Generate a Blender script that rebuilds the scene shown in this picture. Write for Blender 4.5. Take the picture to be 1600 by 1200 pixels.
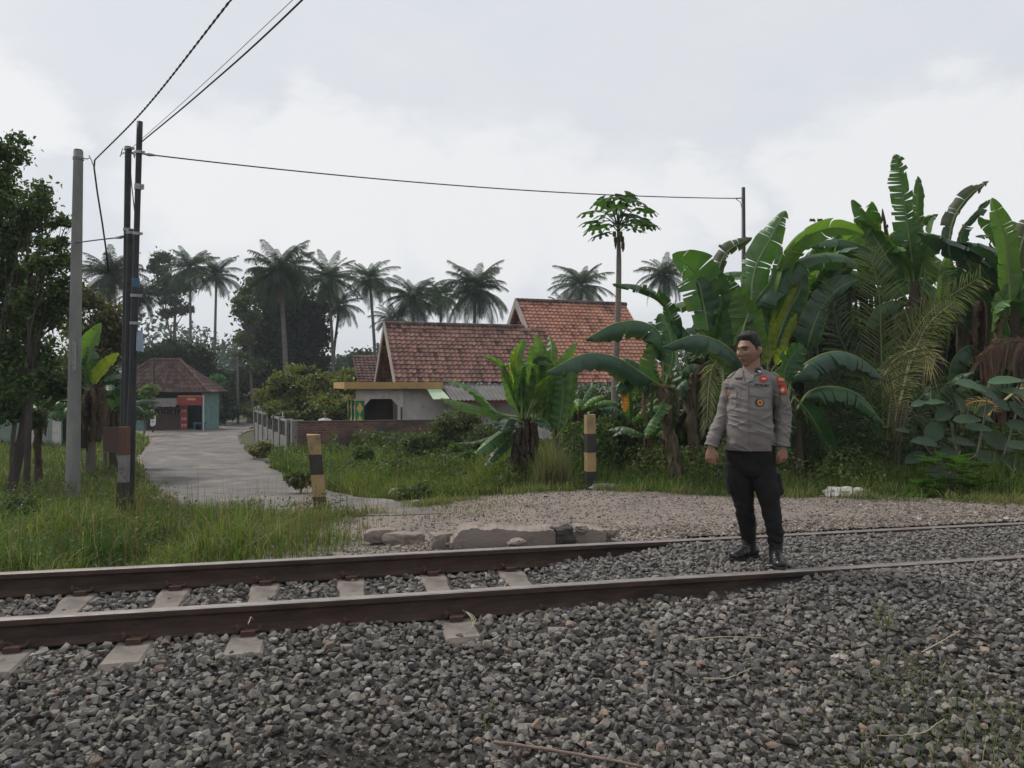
import bpy, math, random
import numpy as np
from math import sin, cos, pi, radians
for o in list(bpy.data.objects): bpy.data.objects.remove(o)
SC = bpy.context.scene
COL = SC.collection
R = np.random.RandomState(7)
random.seed(5)
CAMZ = 1.28; F = 1200.0
# ------------------------------------------------ camera
cd = bpy.data.cameras.new('camera'); cam = bpy.data.objects.new('camera', cd); COL.objects.link(cam)
cam.location = (0, 0, CAMZ); cam.rotation_euler = (radians(90), 0, 0)
cd.sensor_width = 36; cd.lens = 36 * F / 1600; cd.clip_end = 5000; cd.clip_start = .05
SC.camera = cam
# ------------------------------------------------ world
SUN_EL, SUN_AZ = 50.0, -55.0      # azimuth clockwise from +Y (camera looks along +Y)
w = bpy.data.worlds.new('World'); SC.world = w; w.use_nodes = True
nt = w.node_tree; nt.nodes.clear(); N = nt.nodes.new; L = nt.links.new
out = N('ShaderNodeOutputWorld'); bg = N('ShaderNodeBackground')
sky = N('ShaderNodeTexSky'); sky.sky_type = 'NISHITA'; sky.sun_disc = False
sky.sun_elevation = radians(SUN_EL); sky.sun_rotation = radians(SUN_AZ)
sky.air_density = 1.0; sky.dust_density = 3.0; sky.ozone_density = 1.0
tc = N('ShaderNodeTexCoord'); sep = N('ShaderNodeSeparateXYZ'); L(tc.outputs['Generated'], sep.inputs[0])
# cloud deck: project the direction on a plane above
def math_n(op, a, b=None, c=None, clamp=False):
    m = N('ShaderNodeMath'); m.operation = op; m.use_clamp = clamp
    for i, v in enumerate((a, b, c)):
        if v is None: continue
        if isinstance(v, (int, float)): m.inputs[i].default_value = v
        else: L(v, m.inputs[i])
    return m.outputs[0]
mp = N('ShaderNodeMapping'); mp.inputs['Scale'].default_value = (1, 1, 2.2); L(tc.outputs['Generated'], mp.inputs[0])
n1 = N('ShaderNodeTexNoise'); n1.inputs['Scale'].default_value = 2.1; n1.inputs['Detail'].default_value = 5; n1.inputs['Roughness'].default_value = .5; L(mp.outputs[0], n1.inputs['Vector'])
n2 = N('ShaderNodeTexNoise'); n2.inputs['Scale'].default_value = 9; n2.inputs['Detail'].default_value = 9; n2.inputs['Roughness'].default_value = .6; L(mp.outputs[0], n2.inputs['Vector'])
# cumulus banks: soft lumps in given directions with noisy rims
def direction(px, py):
    v = np.array([(px-800)/F, 1, (600-py)/F]); return v/np.linalg.norm(v)
banks = [(485,215,.075),(440,245,.06),(560,240,.07),(640,275,.08),(760,275,.08),(860,285,.085),(905,300,.06),(1080,300,.06),(1120,320,.06),(1500,190,.075),(1440,205,.07),(1560,215,.08),(1370,260,.08),(1270,270,.07),(1590,260,.09),(20,150,.07),(-60,170,.09),(60,180,.05),(330,290,.12),(520,330,.15),(740,350,.15),(950,370,.14),(1400,330,.17),(1540,320,.12)]
warp = N('ShaderNodeVectorMath'); warp.operation = 'SCALE'; warp.inputs['Scale'].default_value = .13
sub = N('ShaderNodeVectorMath'); sub.operation = 'SUBTRACT'; sub.inputs[1].default_value = (.5,.5,.5)
L(n2.outputs['Color'], sub.inputs[0]); L(sub.outputs[0], warp.inputs[0])
wad = N('ShaderNodeVectorMath'); wad.operation = 'ADD'; L(tc.outputs['Generated'], wad.inputs[0]); L(warp.outputs[0], wad.inputs[1])
acc = None
for px, py, r in banks:
    dd = N('ShaderNodeVectorMath'); dd.operation = 'DISTANCE'; L(wad.outputs[0], dd.inputs[0]); dd.inputs[1].default_value = direction(px, py)
    mr = N('ShaderNodeMapRange'); mr.interpolation_type = 'SMOOTHSTEP'; L(dd.outputs['Value'], mr.inputs[0])
    mr.inputs[1].default_value = r*1.05; mr.inputs[2].default_value = r*.45; mr.inputs[3].default_value = 0; mr.inputs[4].default_value = 1
    acc = mr.outputs[0] if acc is None else math_n('MAXIMUM', acc, mr.outputs[0])
deck = N('ShaderNodeMapRange'); L(math_n('ADD', math_n('MULTIPLY', n1.outputs[0], .68), math_n('MULTIPLY', n2.outputs[0], .32)), deck.inputs[0]); deck.inputs[1].default_value = .42; deck.inputs[2].default_value = .62
mixc = N('ShaderNodeMixRGB'); L(deck.outputs[0], mixc.inputs[0])
mixc.inputs[1].default_value = (6.15, 6.4, 6.78, 1)     # thin blue-grey veil (radiance, before strength)
mixc.inputs[2].default_value = (6.65, 6.8, 7.02, 1)     # white cloud
mixd = N('ShaderNodeMixRGB'); L(math_n('MULTIPLY', acc, .85), mixd.inputs[0]); L(mixc.outputs[0], mixd.inputs[1]); mixd.inputs[2].default_value = (7.6, 7.62, 7.66, 1)
mix2 = N('ShaderNodeMixRGB'); mix2.inputs[0].default_value = .93
L(sky.outputs[0], mix2.inputs[1]); L(mixd.outputs[0], mix2.inputs[2])
L(mix2.outputs[0], bg.inputs['Color']); bg.inputs['Strength'].default_value = .12
L(bg.outputs[0], out.inputs[0])
# ------------------------------------------------ sun
sd = bpy.data.lights.new('sun', 'SUN'); sd.energy = 2.5; sd.angle = radians(10); sd.color = (1, .95, .87)
so = bpy.data.objects.new('sun', sd); COL.objects.link(so)
so.rotation_euler = (radians(90-SUN_EL), 0, radians(180-SUN_AZ)); so.location = (0, 0, 30)
SC.view_settings.view_transform = 'Standard'; SC.view_settings.look = 'None'
SC.view_settings.exposure = 0.0; SC.view_settings.gamma = 1
SC.cycles.max_bounces = 6; SC.cycles.transparent_max_bounces = 8; SC.cycles.use_denoising = True
SC.cycles.diffuse_bounces = 2; SC.cycles.volume_bounces = 0
# ------------------------------------------------ helpers
def P(px, py, d): return np.array([(px-800)/F*d, d, CAMZ+(600-py)/F*d])
A13 = radians(13.06); CA, SA_ = cos(A13), sin(A13)
def uv(x, y): return x*CA+y*SA_, -x*SA_+y*CA
def xy(u, v): return u*CA-v*SA_, u*SA_+v*CA
V1, V2 = 4.715, 5.851
def ss(a, b, t):
    t = np.clip((t-a)/(b-a), 0, 1); return t*t*(3-2*t)
YL = [-50, 6.3, 8, 9.4, 12, 16, 20, 29, 48, 80, 200, 900]; ZL = [-.2, -.2, -.25, -.33, -.55, -.9, -1.0, -1.2, -1.6, -1.9, -2, -2]
YR = [-50, 6.5, 9, 10.5, 13, 18, 29, 48, 80, 200, 900]; ZR = [-.05, -.05, -.12, -.2, -.35, -.6, -1.15, -1.6, -1.9, -2, -2]
def gz(x, y):
    x = np.asarray(x, float); y = np.asarray(y, float)
    u, v = uv(x, y)
    t = ss(-2.6, .8, x)
    far = np.interp(y, YL, ZL)*(1-t)+np.interp(y, YR, ZR)*t
    far = far + .03*np.sin(x*1.3+y*.7)*np.sin(y*.9-x*.4)*ss(7, 9, v)
    inside = -.185+.055*ss(1.5, 1.8, u)+.10*ss(1.9, 3.05, u)
    outb = -.175+.027*ss(.95, 1.35, u)+.123*ss(2.45, 3.7, u)+.035*np.exp(-((u-.123)/.22)**2-((v-4.4)/.25)**2)+.018*np.exp(-((u+.477)/.2)**2-((v-4.3)/.15)**2)
    slope = -.16*np.clip(4.45-v, 0, 10)-.03*ss(-1, -3.5, u)
    near = outb+np.maximum(slope, -.42-.04*np.clip(4-v, 0, 8))
    k1 = ss(V1-.12, V1+.12, v)
    z = near*(1-k1)+inside*k1
    k2 = ss(V2+.1, V2+.45, v)
    return z*(1-k2)+far*k2
def G(px, d, dz=0):
    x = (px-800)/F*d; return np.array([x, d, float(gz(x, d))+dz])
W = {}
class MB:
    def __init__(s): s.V=[]; s.F=[]; s.n=0
    def add(s, V, Fc, mi=0, col=None, smooth=False):
        V = np.asarray(V, float).reshape(-1, 3)
        if len(V) == 0: return s
        if col is None: col = (1, 1, 1)
        col = np.asarray(col, float)
        if col.ndim == 1: col = np.tile(col, (len(V), 1))
        groups = {}
        if isinstance(Fc, np.ndarray): groups[Fc.shape[1]] = Fc
        else:
            for f in Fc: groups.setdefault(len(f), []).append(f)
        s.V.append((V, col))
        for k, f in groups.items(): s.F.append((np.asarray(f, int)+s.n, mi, smooth))
        s.n += len(V); return s
    def build(s, name, mats, parent=None, loc=None):
        if not isinstance(mats, (list, tuple)): mats = [mats]
        V = np.concatenate([a for a, b in s.V]); C = np.concatenate([b for a, b in s.V])
        off = np.zeros(3)
        if parent is not None: off = W[parent.name]
        elif loc is not None: off = np.array(loc, float)
        me = bpy.data.meshes.new(name)
        V2_ = V-off
        me.vertices.add(len(V2_)); me.vertices.foreach_set('co', V2_.astype(np.float32).ravel())
        loops = np.concatenate([f.ravel() for f, m, q in s.F]); tot = np.concatenate([np.full(len(f), f.shape[1]) for f, m, q in s.F])
        mi = np.concatenate([np.full(len(f), m) for f, m, q in s.F]); sm = np.concatenate([np.full(len(f), q) for f, m, q in s.F])
        me.loops.add(len(loops)); me.loops.foreach_set('vertex_index', loops.astype(np.int32))
        me.polygons.add(len(tot)); st = np.concatenate([[0], np.cumsum(tot)[:-1]])
        me.polygons.foreach_set('loop_start', st.astype(np.int32))
        try: me.polygons.foreach_set('loop_total', tot.astype(np.int32))
        except Exception: pass
        for m in mats: me.materials.append(m)
        me.polygons.foreach_set('material_index', mi.astype(np.int32))
        me.polygons.foreach_set('use_smooth', sm.astype(bool))
        at = me.color_attributes.new('tint', 'FLOAT_COLOR', 'POINT')
        c4 = np.ones((len(C), 4), np.float32); c4[:, :3] = C; at.data.foreach_set('color', c4.ravel())
        me.update(calc_edges=True); me.validate()
        o = bpy.data.objects.new(name, me); COL.objects.link(o)
        if parent is not None: o.parent = parent; W[o.name] = off
        else: o.location = off; W[o.name] = off
        return o
def tag(o, label=None, cat=None, group=None, kind=None):
    if label: o['label'] = label
    if cat: o['category'] = cat
    if group: o['group'] = group
    if kind: o['kind'] = kind
    return o
def empty(name, loc, label, cat, group=None):
    o = bpy.data.objects.new(name, None); COL.objects.link(o); o.location = loc; o.empty_display_size = .2
    W[o.name] = np.array(loc, float); return tag(o, label, cat, group)
def box(c, s, rz=0):
    x, y, z = s[0]/2, s[1]/2, s[2]/2
    V = np.array([(a*x, b*y, e*z) for e in (-1, 1) for a, b in ((-1,-1),(1,-1),(1,1),(-1,1))])
    V = V@np.array([[cos(rz), sin(rz), 0],[-sin(rz), cos(rz), 0],[0,0,1]])+np.asarray(c, float)
    return V, [(3,2,1,0),(4,5,6,7),(0,1,5,4),(1,2,6,5),(2,3,7,6),(3,0,4,7)]
def hexa(p):   # 8 points: bottom 4 then top 4
    return np.array(p, float), [(3,2,1,0),(4,5,6,7),(0,1,5,4),(1,2,6,5),(2,3,7,6),(3,0,4,7)]
def frames(pts):
    pts = np.asarray(pts, float); T = np.gradient(pts, axis=0); T /= np.linalg.norm(T, axis=1)[:, None]+1e-9
    ref = np.array([0, 0, 1.]) if abs(T[0, 2]) < .9 else np.array([1., 0, 0])
    A = []; a = np.cross(T[0], ref); a /= np.linalg.norm(a)
    for t in T:
        a = a-t*np.dot(a, t); a /= np.linalg.norm(a)+1e-9; A.append(a.copy())
    A = np.array(A); B = np.cross(T, A); return T, A, B
def tube(pts, rad, n=8, cap=True):
    pts = np.asarray(pts, float); rad = np.broadcast_to(np.asarray(rad, float), (len(pts),))
    T, A, B = frames(pts); th = np.arange(n)/n*2*pi
    V = (pts[:, None]+rad[:, None, None]*(np.cos(th)[None, :, None]*A[:, None]+np.sin(th)[None, :, None]*B[:, None])).reshape(-1, 3)
    Fc = [(i*n+j, i*n+(j+1) % n, (i+1)*n+(j+1) % n, (i+1)*n+j) for i in range(len(pts)-1) for j in range(n)]
    if cap: Fc += [tuple(range(n-1, -1, -1)), tuple((len(pts)-1)*n+j for j in range(n))]
    return V, Fc
def spline(ctrl, n):
    c = np.asarray(ctrl, float); k = len(c)
    if k == 2: return c[0]+(c[1]-c[0])*np.linspace(0, 1, n)[:, None]
    d = np.concatenate([[0], np.cumsum(np.linalg.norm(np.diff(c, axis=0), axis=1)**.5)]); t = np.linspace(0, d[-1], n)
    m = np.gradient(c, d, axis=0)
    i = np.clip(np.searchsorted(d, t, side='right')-1, 0, k-2); h = (d[i+1]-d[i]); s = ((t-d[i])/h)[:, None]; h = h[:, None]
    return (2*s**3-3*s**2+1)*c[i]+(s**3-2*s**2+s)*h*m[i]+(-2*s**3+3*s**2)*c[i+1]+(s**3-s**2)*h*m[i+1]
def rotmats(n, rng, tilt=None):
    q = rng.randn(n, 4); q /= np.linalg.norm(q, axis=1)[:, None]; a, b, c, d = q.T
    return np.stack([np.stack([a*a+b*b-c*c-d*d, 2*(b*c-a*d), 2*(b*d+a*c)], -1), np.stack([2*(b*c+a*d), a*a-b*b+c*c-d*d, 2*(c*d-a*b)], -1), np.stack([2*(b*d-a*c), 2*(c*d+a*b), a*a-b*b-c*c+d*d], -1)], 1)
def inst(mb, tv, tf, Rm, T, S, col, mi=0, smooth=False):
    """many transformed copies of one little template gathered in one mesh"""
    tv = np.asarray(tv, float); tf = np.asarray(tf, int); n = len(T)
    if n == 0: return
    S = np.asarray(S, float)
    if S.ndim == 1: S = S[:, None]
    loc = tv[None]*S[:, None, :]
    V = np.einsum('nij,nkj->nki', Rm, loc)+T[:, None, :]
    Fa = (tf[None]+(np.arange(n)*len(tv))[:, None, None]).reshape(-1, tf.shape[1])
    C = np.repeat(col, len(tv), axis=0)
    mb.add(V.reshape(-1, 3), Fa, mi, C, smooth)
def vnoise(p, scale, seed=0):
    """cheap smooth value noise on points (n,3)->(n,) in 0..1"""
    seed = int(seed); q = np.asarray(p, float)*scale; i = np.floor(q).astype(np.int64); f = q-i; f = f*f*(3-2*f); r = 0
    def h(a, b, c):
        n = (a*73856093) ^ (b*19349663) ^ (c*83492791) ^ ((seed*26544357) & 0x7fffffff)
        n = (n ^ (n >> 13))*1274126177 & 0x7fffffff; return ((n ^ (n >> 16)) & 0xffff)/65535.
    for dx in (0, 1):
        for dy in (0, 1):
            for dz in (0, 1):
                wgt = (f[:, 0] if dx else 1-f[:, 0])*(f[:, 1] if dy else 1-f[:, 1])*(f[:, 2] if dz else 1-f[:, 2])
                r = r+wgt*h(i[:, 0]+dx, i[:, 1]+dy, i[:, 2]+dz)
    return r
# ------------------------------------------------ materials
def mat(name, c1, c2=None, scale=4, rough=.8, bump=0, bscale=40, tint=False, transl=0, spec=.3, metal=0, coord='Object', detail=6, contrast=(.35,.65), stretch=None, c3=None, s3=1.0):
    m = bpy.data.materials.new(name); m.use_nodes = True; t = m.node_tree; nn = t.nodes.new; ll = t.links.new
    b = t.nodes['Principled BSDF']; b.inputs['Roughness'].default_value = rough; b.inputs['Specular IOR Level'].default_value = spec; b.inputs['Metallic'].default_value = metal
    co = nn('ShaderNodeTexCoord').outputs[coord]
    if stretch:
        mpn = nn('ShaderNodeMapping'); mpn.inputs['Scale'].default_value = stretch; ll(co, mpn.inputs[0]); co = mpn.outputs[0]
    col = nn('ShaderNodeRGB').outputs[0]; col.default_value = (*c1, 1)
    if c2 is not None:
        nz = nn('ShaderNodeTexNoise'); nz.inputs['Scale'].default_value = scale; nz.inputs['Detail'].default_value = detail; nz.inputs['Roughness'].default_value = .62; ll(co, nz.inputs['Vector'])
        mr = nn('ShaderNodeMapRange'); ll(nz.outputs[0], mr.inputs[0]); mr.inputs[1].default_value, mr.inputs[2].default_value = contrast
        mx = nn('ShaderNodeMixRGB'); ll(mr.outputs[0], mx.inputs[0]); ll(col, mx.inputs[1]); mx.inputs[2].default_value = (*c2, 1); col = mx.outputs[0]
    if c3 is not None:
        nz = nn('ShaderNodeTexNoise'); nz.inputs['Scale'].default_value = s3; nz.inputs['Detail'].default_value = 8; nz.inputs['Roughness'].default_value = .7; ll(co, nz.inputs['Vector'])
        mr = nn('ShaderNodeMapRange'); ll(nz.outputs[0], mr.inputs[0]); mr.inputs[1].default_value, mr.inputs[2].default_value = (.52, .68)
        mx = nn('ShaderNodeMixRGB'); ll(mr.outputs[0], mx.inputs[0]); ll(col, mx.inputs[1]); mx.inputs[2].default_value = (*c3, 1); col = mx.outputs[0]
    if tint:
        at = nn('ShaderNodeAttribute'); at.attribute_name = 'tint'
        mx = nn('ShaderNodeMixRGB'); mx.blend_type = 'MULTIPLY'; mx.inputs[0].default_value = 1; ll(col, mx.inputs[1]); ll(at.outputs['Color'], mx.inputs[2]); col = mx.outputs[0]
    ll(col, b.inputs['Base Color'])
    if bump:
        nz = nn('ShaderNodeTexNoise'); nz.inputs['Scale'].default_value = bscale; nz.inputs['Detail'].default_value = 8; ll(co, nz.inputs['Vector'])
        bp = nn('ShaderNodeBump'); bp.inputs['Strength'].default_value = bump; bp.inputs['Distance'].default_value = .02; ll(nz.outputs[0], bp.inputs['Height']); ll(bp.outputs[0], b.inputs['Normal'])
    if transl:
        tr = nn('ShaderNodeBsdfTranslucent'); g = nn('ShaderNodeMixRGB'); g.blend_type = 'MULTIPLY'; g.inputs[0].default_value = 1; ll(col, g.inputs[1]); g.inputs[2].default_value = (1.5, 1.7, .6, 1); ll(g.outputs[0], tr.inputs[0])
        ms = nn('ShaderNodeMixShader'); ms.inputs[0].default_value = transl; ll(b.outputs[0], ms.inputs[1]); ll(tr.outputs[0], ms.inputs[2]); ll(ms.outputs[0], t.nodes['Material Output'].inputs[0])
    m.diffuse_color = (*c1, 1)
    return m
# ================================================ materials in use
m_soil = mat('soil_grass', (.045,.05,.022), (.075,.07,.035), 1.5, .95, .6, 18, c3=(.035,.06,.015), s3=.35)
m_road = mat('road_asphalt', (.10,.097,.096), (.175,.16,.15), 1.1, .9, .6, 45, c3=(.27,.225,.19), s3=.9)
m_verge = mat('verge_dirt', (.175,.145,.127), (.23,.192,.168), 2.2, .95, .7, 35, c3=(.12,.11,.10), s3=1.6)
m_bed = mat('ballast_bed_dirt', (.032,.028,.024), (.065,.056,.048), 9, .95, .8, 60)
m_stone = mat('crushed_stone', (1,1,1), (.72,.72,.74), 40, .82, .35, 120, tint=True, spec=.3)
m_rail_side = mat('rail_rust', (.042,.028,.023), (.085,.052,.040), 7, .85, .5, 70, stretch=(.6,.6,3), c3=(.035,.026,.024), s3=3)
m_rail_top = mat('rail_steel', (.36,.33,.31), (.22,.19,.17), 14, .42, .08, 60, metal=.5, stretch=(.4,3,3))
m_conc = mat('sleeper_concrete', (.24,.21,.185), (.155,.135,.12), 7, .9, .4, 90, c3=(.13,.11,.095), s3=5)
m_clip = mat('clip_rust', (.06,.032,.025), (.09,.05,.035), 30, .8, .3, 90)
m_grass = mat('grass_blades', (1,1,1), None, tint=True, rough=.65, transl=.35, spec=.25)
m_leaf = mat('tree_leaves', (1,1,1), None, tint=True, rough=.55, transl=.3, spec=.3)
m_far_leaf = mat('far_leaves', (1,1,1), None, tint=True, rough=.7, transl=.2, spec=.15)
m_bark = mat('tree_bark', (.10,.085,.07), (.16,.14,.12), 6, .95, .7, 40, stretch=(1,1,.3))
m_palmbark = mat('palm_bark', (.17,.155,.14), (.10,.09,.08), 3, .95, .6, 30, stretch=(1,1,4))
# ================================================ setting: ground
def axis(a, b, fine, gaps):
    r = list(np.arange(a, b+1e-6, fine))
    for g in gaps: r.append(r[-1]+g)
    for g in gaps: r.insert(0, r[0]-g)
    return np.array(r)
gx = axis(-16, 16, .25, [.5]*20+[1]*20+[3]*10+[10]*8+[40]*8+[100]*5)
gy = np.array(list(np.arange(-6, 22, .2))+list(np.arange(22, 60, .5))+list(np.arange(60, 120, 4))+[130,150,200,260,340,450,600,800,1100])
gy = np.concatenate([[-900, -300, -100, -40, -20, -10], gy])
X, Y = np.meshgrid(gx, gy); Z = gz(X, Y)-.03
uu, vv = uv(X, Y)
mb = MB(); nx = len(gx); ny = len(gy)
idx = np.arange(nx*ny).reshape(ny, nx)
Fq = np.stack([idx[:-1,:-1], idx[:-1,1:], idx[1:,1:], idx[1:,:-1]], -1).reshape(-1, 4)
mb.add(np.stack([X, Y, Z], -1), Fq, 0, smooth=True)
tag(mb.build('ground', m_soil), kind='structure')
def sheet(name, rows, m, off, ncol=14, sub_=6, jit=0.0):
    """rows: list of (left xy, right xy); draped on the terrain"""
    rows = np.array(rows, float); k = len(rows)
    t = np.linspace(0, k-1, (k-1)*sub_+1); Lp = np.stack([np.interp(t, range(k), rows[:, 0, c]) for c in (0, 1)], -1); Rp = np.stack([np.interp(t, range(k), rows[:, 1, c]) for c in (0, 1)], -1)
    s = np.linspace(0, 1, ncol)[None, :, None]
    g = Lp[:, None]*(1-s)+Rp[:, None]*s
    if jit:
        nse = (vnoise(np.c_[Lp, np.zeros(len(Lp))], 1.7, 3)-.5)*jit; g[:, 0, 0] += nse
        nse = (vnoise(np.c_[Rp, np.zeros(len(Lp))], 1.7, 4)-.5)*jit; g[:, -1, 0] += nse
    z = gz(g[..., 0], g[..., 1])+off
    ii = np.arange(g.shape[0]*ncol).reshape(-1, ncol)
    Fq = np.stack([ii[:-1,:-1], ii[:-1,1:], ii[1:,1:], ii[1:,:-1]], -1).reshape(-1, 4)
    b = MB(); b.add(np.dstack([g, z]), Fq, smooth=True); return tag(b.build(name, m), kind='structure')
def depth_at(px, py):
    for d in np.arange(6.6, 120, .02):
        if CAMZ+(600-py)/F*d <= gz((px-800)/F*d, d): return d
    return 120
def rowpx(py, l, r):
    a, b = depth_at(l, py), depth_at(r, py)
    return [((l-800)/F*a, a), ((r-800)/F*b, b)]
road_rows = [rowpx(py, l, r) for py, l, r in [(806,330,690),(790,285,640),(775,253,540),(760,238,482),(740,226,437),(720,224,405),(700,235,380),(688,246,372),(677,262,372),(670,285,390),(663,330,402),(657,372,412)]]
road = sheet('road', road_rows, m_road, .03, 16, 8, .25)
verge_rows = [rowpx(py, l, r) for py, l, r in [(826,300,740),(812,260,720),(800,225,650),(775,243,546),(760,229,485),(740,217,440),(720,215,407),(700,224,382),(688,235,374),(677,190,375),(671,190,400)]]
sheet('road_edge_dirt', verge_rows, m_verge, .012, 16, 8, .35)
# gravel service path beyond the far rail
rows = []
for x in np.arange(-2.2, 14.01, .5):
    n = V2+.15; y0 = (n+x*SA_)/CA
    yb = np.interp(x, [-2.2,-.8,0,1,2,4,5.9,8,14], [8.9,9.9,10.3,10.45,10.4,9.7,8.95,9.0,9.9])
    y0 = min(y0, yb-.1)
    rows.append([(x, yb), (x, y0)])
sheet('gravel_path', rows, m_verge, .022, 20, 4)
# ballast bed
rows = [[xy(u_, 5.99), xy(u_, 1.2)] for u_ in np.arange(-9, 13, .5)]
sheet('track_bed', rows, m_bed, .006, 40, 4)
# hills far away
mb = MB(); hx = np.linspace(-900, 900, 160); p = np.c_[hx, hx*0, hx*0]
hz = 6+14*vnoise(p, .006, 5)+9*vnoise(p, .03, 6)+3*vnoise(p, .15, 7)+1.2*vnoise(p, .5, 9)
hy = 620+60*vnoise(p, .01, 8)
Vh = np.concatenate([np.c_[hx, hy, hz*0-3], np.c_[hx, hy+90, hz]]); n = len(hx)
mb.add(Vh, [(i, i+1, n+i+1, n+i) for i in range(n-1)], smooth=True)
tag(mb.build('hills', mat('hill_forest', (.04,.06,.045), (.06,.085,.055), .05, .95)), kind='structure')
# ================================================ stones
def hull_rock(rng, n=13):
    import bmesh
    bm = bmesh.new(); p = rng.randn(n, 3); p /= np.linalg.norm(p, axis=1)[:, None]; p *= rng.uniform(.8, 1.08, (n, 1)); p *= (1, rng.uniform(.62, .95), rng.uniform(.45, .8))
    for q in p: bm.verts.new(q*.5)
    r = bmesh.ops.convex_hull(bm, input=bm.verts); bmesh.ops.delete(bm, geom=[e for e in r['geom_interior'] if isinstance(e, bmesh.types.BMVert)], context='VERTS')
    bmesh.ops.triangulate(bm, faces=bm.faces); bm.verts.index_update()
    V = np.array([v.co[:] for v in bm.verts]); Fc = np.array([[v.index for v in f.verts] for f in bm.faces]); bm.free(); return V, Fc
ROCKS = [hull_rock(R, R.randint(11, 19)) for _ in range(28)]
def stones(mb, pts, size, col, rng, flat=.75, sm=False):
    n = len(pts); Rm = rotmats(n, rng)
    # mostly lying flat: limit the tilt by squashing the random vertical axis
    which = rng.randint(0, len(ROCKS), n)
    az = rng.uniform(0, 2*pi, n); c, s = np.cos(az), np.sin(az); Z0 = np.zeros(n); O = np.ones(n)
    Rz = np.stack([np.stack([c,-s,Z0],-1), np.stack([s,c,Z0],-1), np.stack([Z0,Z0,O],-1)], 1)
    ax = rng.normal(0, .42, n); c, s = np.cos(ax), np.sin(ax); Rx = np.stack([np.stack([O,Z0,Z0],-1), np.stack([Z0,c,-s],-1), np.stack([Z0,s,c],-1)], 1)
    Rr = np.einsum('nij,njk->nik', Rz, Rx); fl = rng.rand(n) < .3; Rr[fl] = Rm[fl]
    for k, (tv, tf) in enumerate(ROCKS):
        m_ = which == k; inst(mb, tv, tf, Rr[m_], pts[m_], size[m_], col[m_], 0, sm)
def stone_cols(n, rng, base=.15):
    pal = np.array([(1.0,.95,.89),(.80,.79,.79),(1.15,1.07,.97),(1.3,1.2,1.08),(.52,.50,.49),(1.75,1.7,1.6),(1.45,1.12,.92),(1.0,.98,.90)])
    pr = np.array([.20,.13,.2,.17,.12,.07,.035,.08]); c = pal[rng.choice(len(pal), n, p=pr/pr.sum())]*base
    return c*rng.uniform(.55, 1.5, (n, 1))*np.array([1.03,1.0,.955])
def visible(x, y, z, mx=110, top=-60, bot=1290):
    d = np.maximum(y, .1); px = 800+x/d*F; py = 600-(z-CAMZ)/d*F
    return (px > -mx) & (px < 1600+mx) & (py > top) & (py < bot) & (y > .5)
def jgrid(u0, u1, v0, v1, sp, rng):
    a = np.arange(u0, u1, sp); b = np.arange(v0, v1, sp*.87); A_, B_ = np.meshgrid(a, b); A_ = A_+(np.arange(len(b)) % 2)[:, None]*sp/2
    return (A_+rng.uniform(-.45, .45, A_.shape)*sp).ravel(), (B_+rng.uniform(-.45, .45, A_.shape)*sp).ravel()
RAILPX = []
SLEEP_U = .723+.6*np.arange(-12, 5)
mb = MB()
for layer, (sp, lo, hi, keep, dz) in enumerate([(.031, .034, .060, 1.0, -.010), (.040, .03, .072, .85, .012), (.085, .055, .09, .33, .018)]):
    u_, v_ = jgrid(-6.5, 9.5, 1.9, 5.97, sp, R)
    x, y = xy(u_, v_); z = gz(x, y)
    ok = visible(x, y, z) & (R.rand(len(x)) < keep)
    inr1 = np.abs(v_-V1) < np.where(u_ > 1.8, .055, .085); inr2 = np.abs(v_-V2) < np.where(u_ > 1.6, .055, .085)
    ok &= ~inr1 & ~inr2
    # sleepers stay bare where the ballast is low
    du = np.min(np.abs(u_[:, None]-SLEEP_U[None]), axis=1)
    onS = (du < .115) & (v_ > V1-.44) & (v_ < V2+.3)
    sleeper_top = -.150
    bare = onS & (z < np.where(v_ > V1, -.165, -.160)) & (R.rand(len(x)) < .985)
    ok &= ~(bare & ~((v_ < V1-.36) & (R.rand(len(x)) < .5)))
    x, y, z, u_, v_ = (a[ok] for a in (x, y, z, u_, v_)); n = len(x)
    size = R.uniform(lo, hi, n)*(1+.12*(R.rand(n) < .08))
    # finer, dustier patch in the middle foreground
    fx = np.exp(-(((x+.62)/.42)**2+((y-3.25)/.28)**2)*1.3)+np.exp(-(((x+1.0)/.5)**2+((y-2.9)/.25)**2)*1.3)
    sw = np.clip(fx, 0, 1)*(.55+.45*R.rand(n)); size *= 1-.5*sw
    # smaller stones away to the right, between the rails
    inn = (v_ > V1+.08) & (u_ > 1.3); size = np.where(inn, size*.9, size)
    rr = ss(2.6, 5, u_); size *= 1-.22*rr
    z = z+dz+size*.12+R.uniform(-.006, .010, n)
    z = np.where((np.abs(v_-V1) < .13) | (np.abs(v_-V2) < .13), np.minimum(z, -.022), z)
    col = stone_cols(n, R); dust = (.8*ss(1.5, 4.5, u_)*(v_ > V1-.8))[:, None]; dust = np.maximum(dust, (inn*.75)[:, None])
    col = col*(1-dust)+dust*np.array([.23,.215,.2])*R.uniform(.6, 1.2, (n, 1))
    dd = (np.clip(fx, 0, 1)*.5)[:, None]; col = col*(1-dd)+dd*np.array([.06,.053,.045])
    stones(mb, np.c_[x, y, z], size, col, R)
print('ballast verts', mb.n)
tag(mb.build('ballast_stones', m_stone), 'grey crushed stone ballast heaped around and in front of the rails', 'ballast', kind='stuff')
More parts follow.
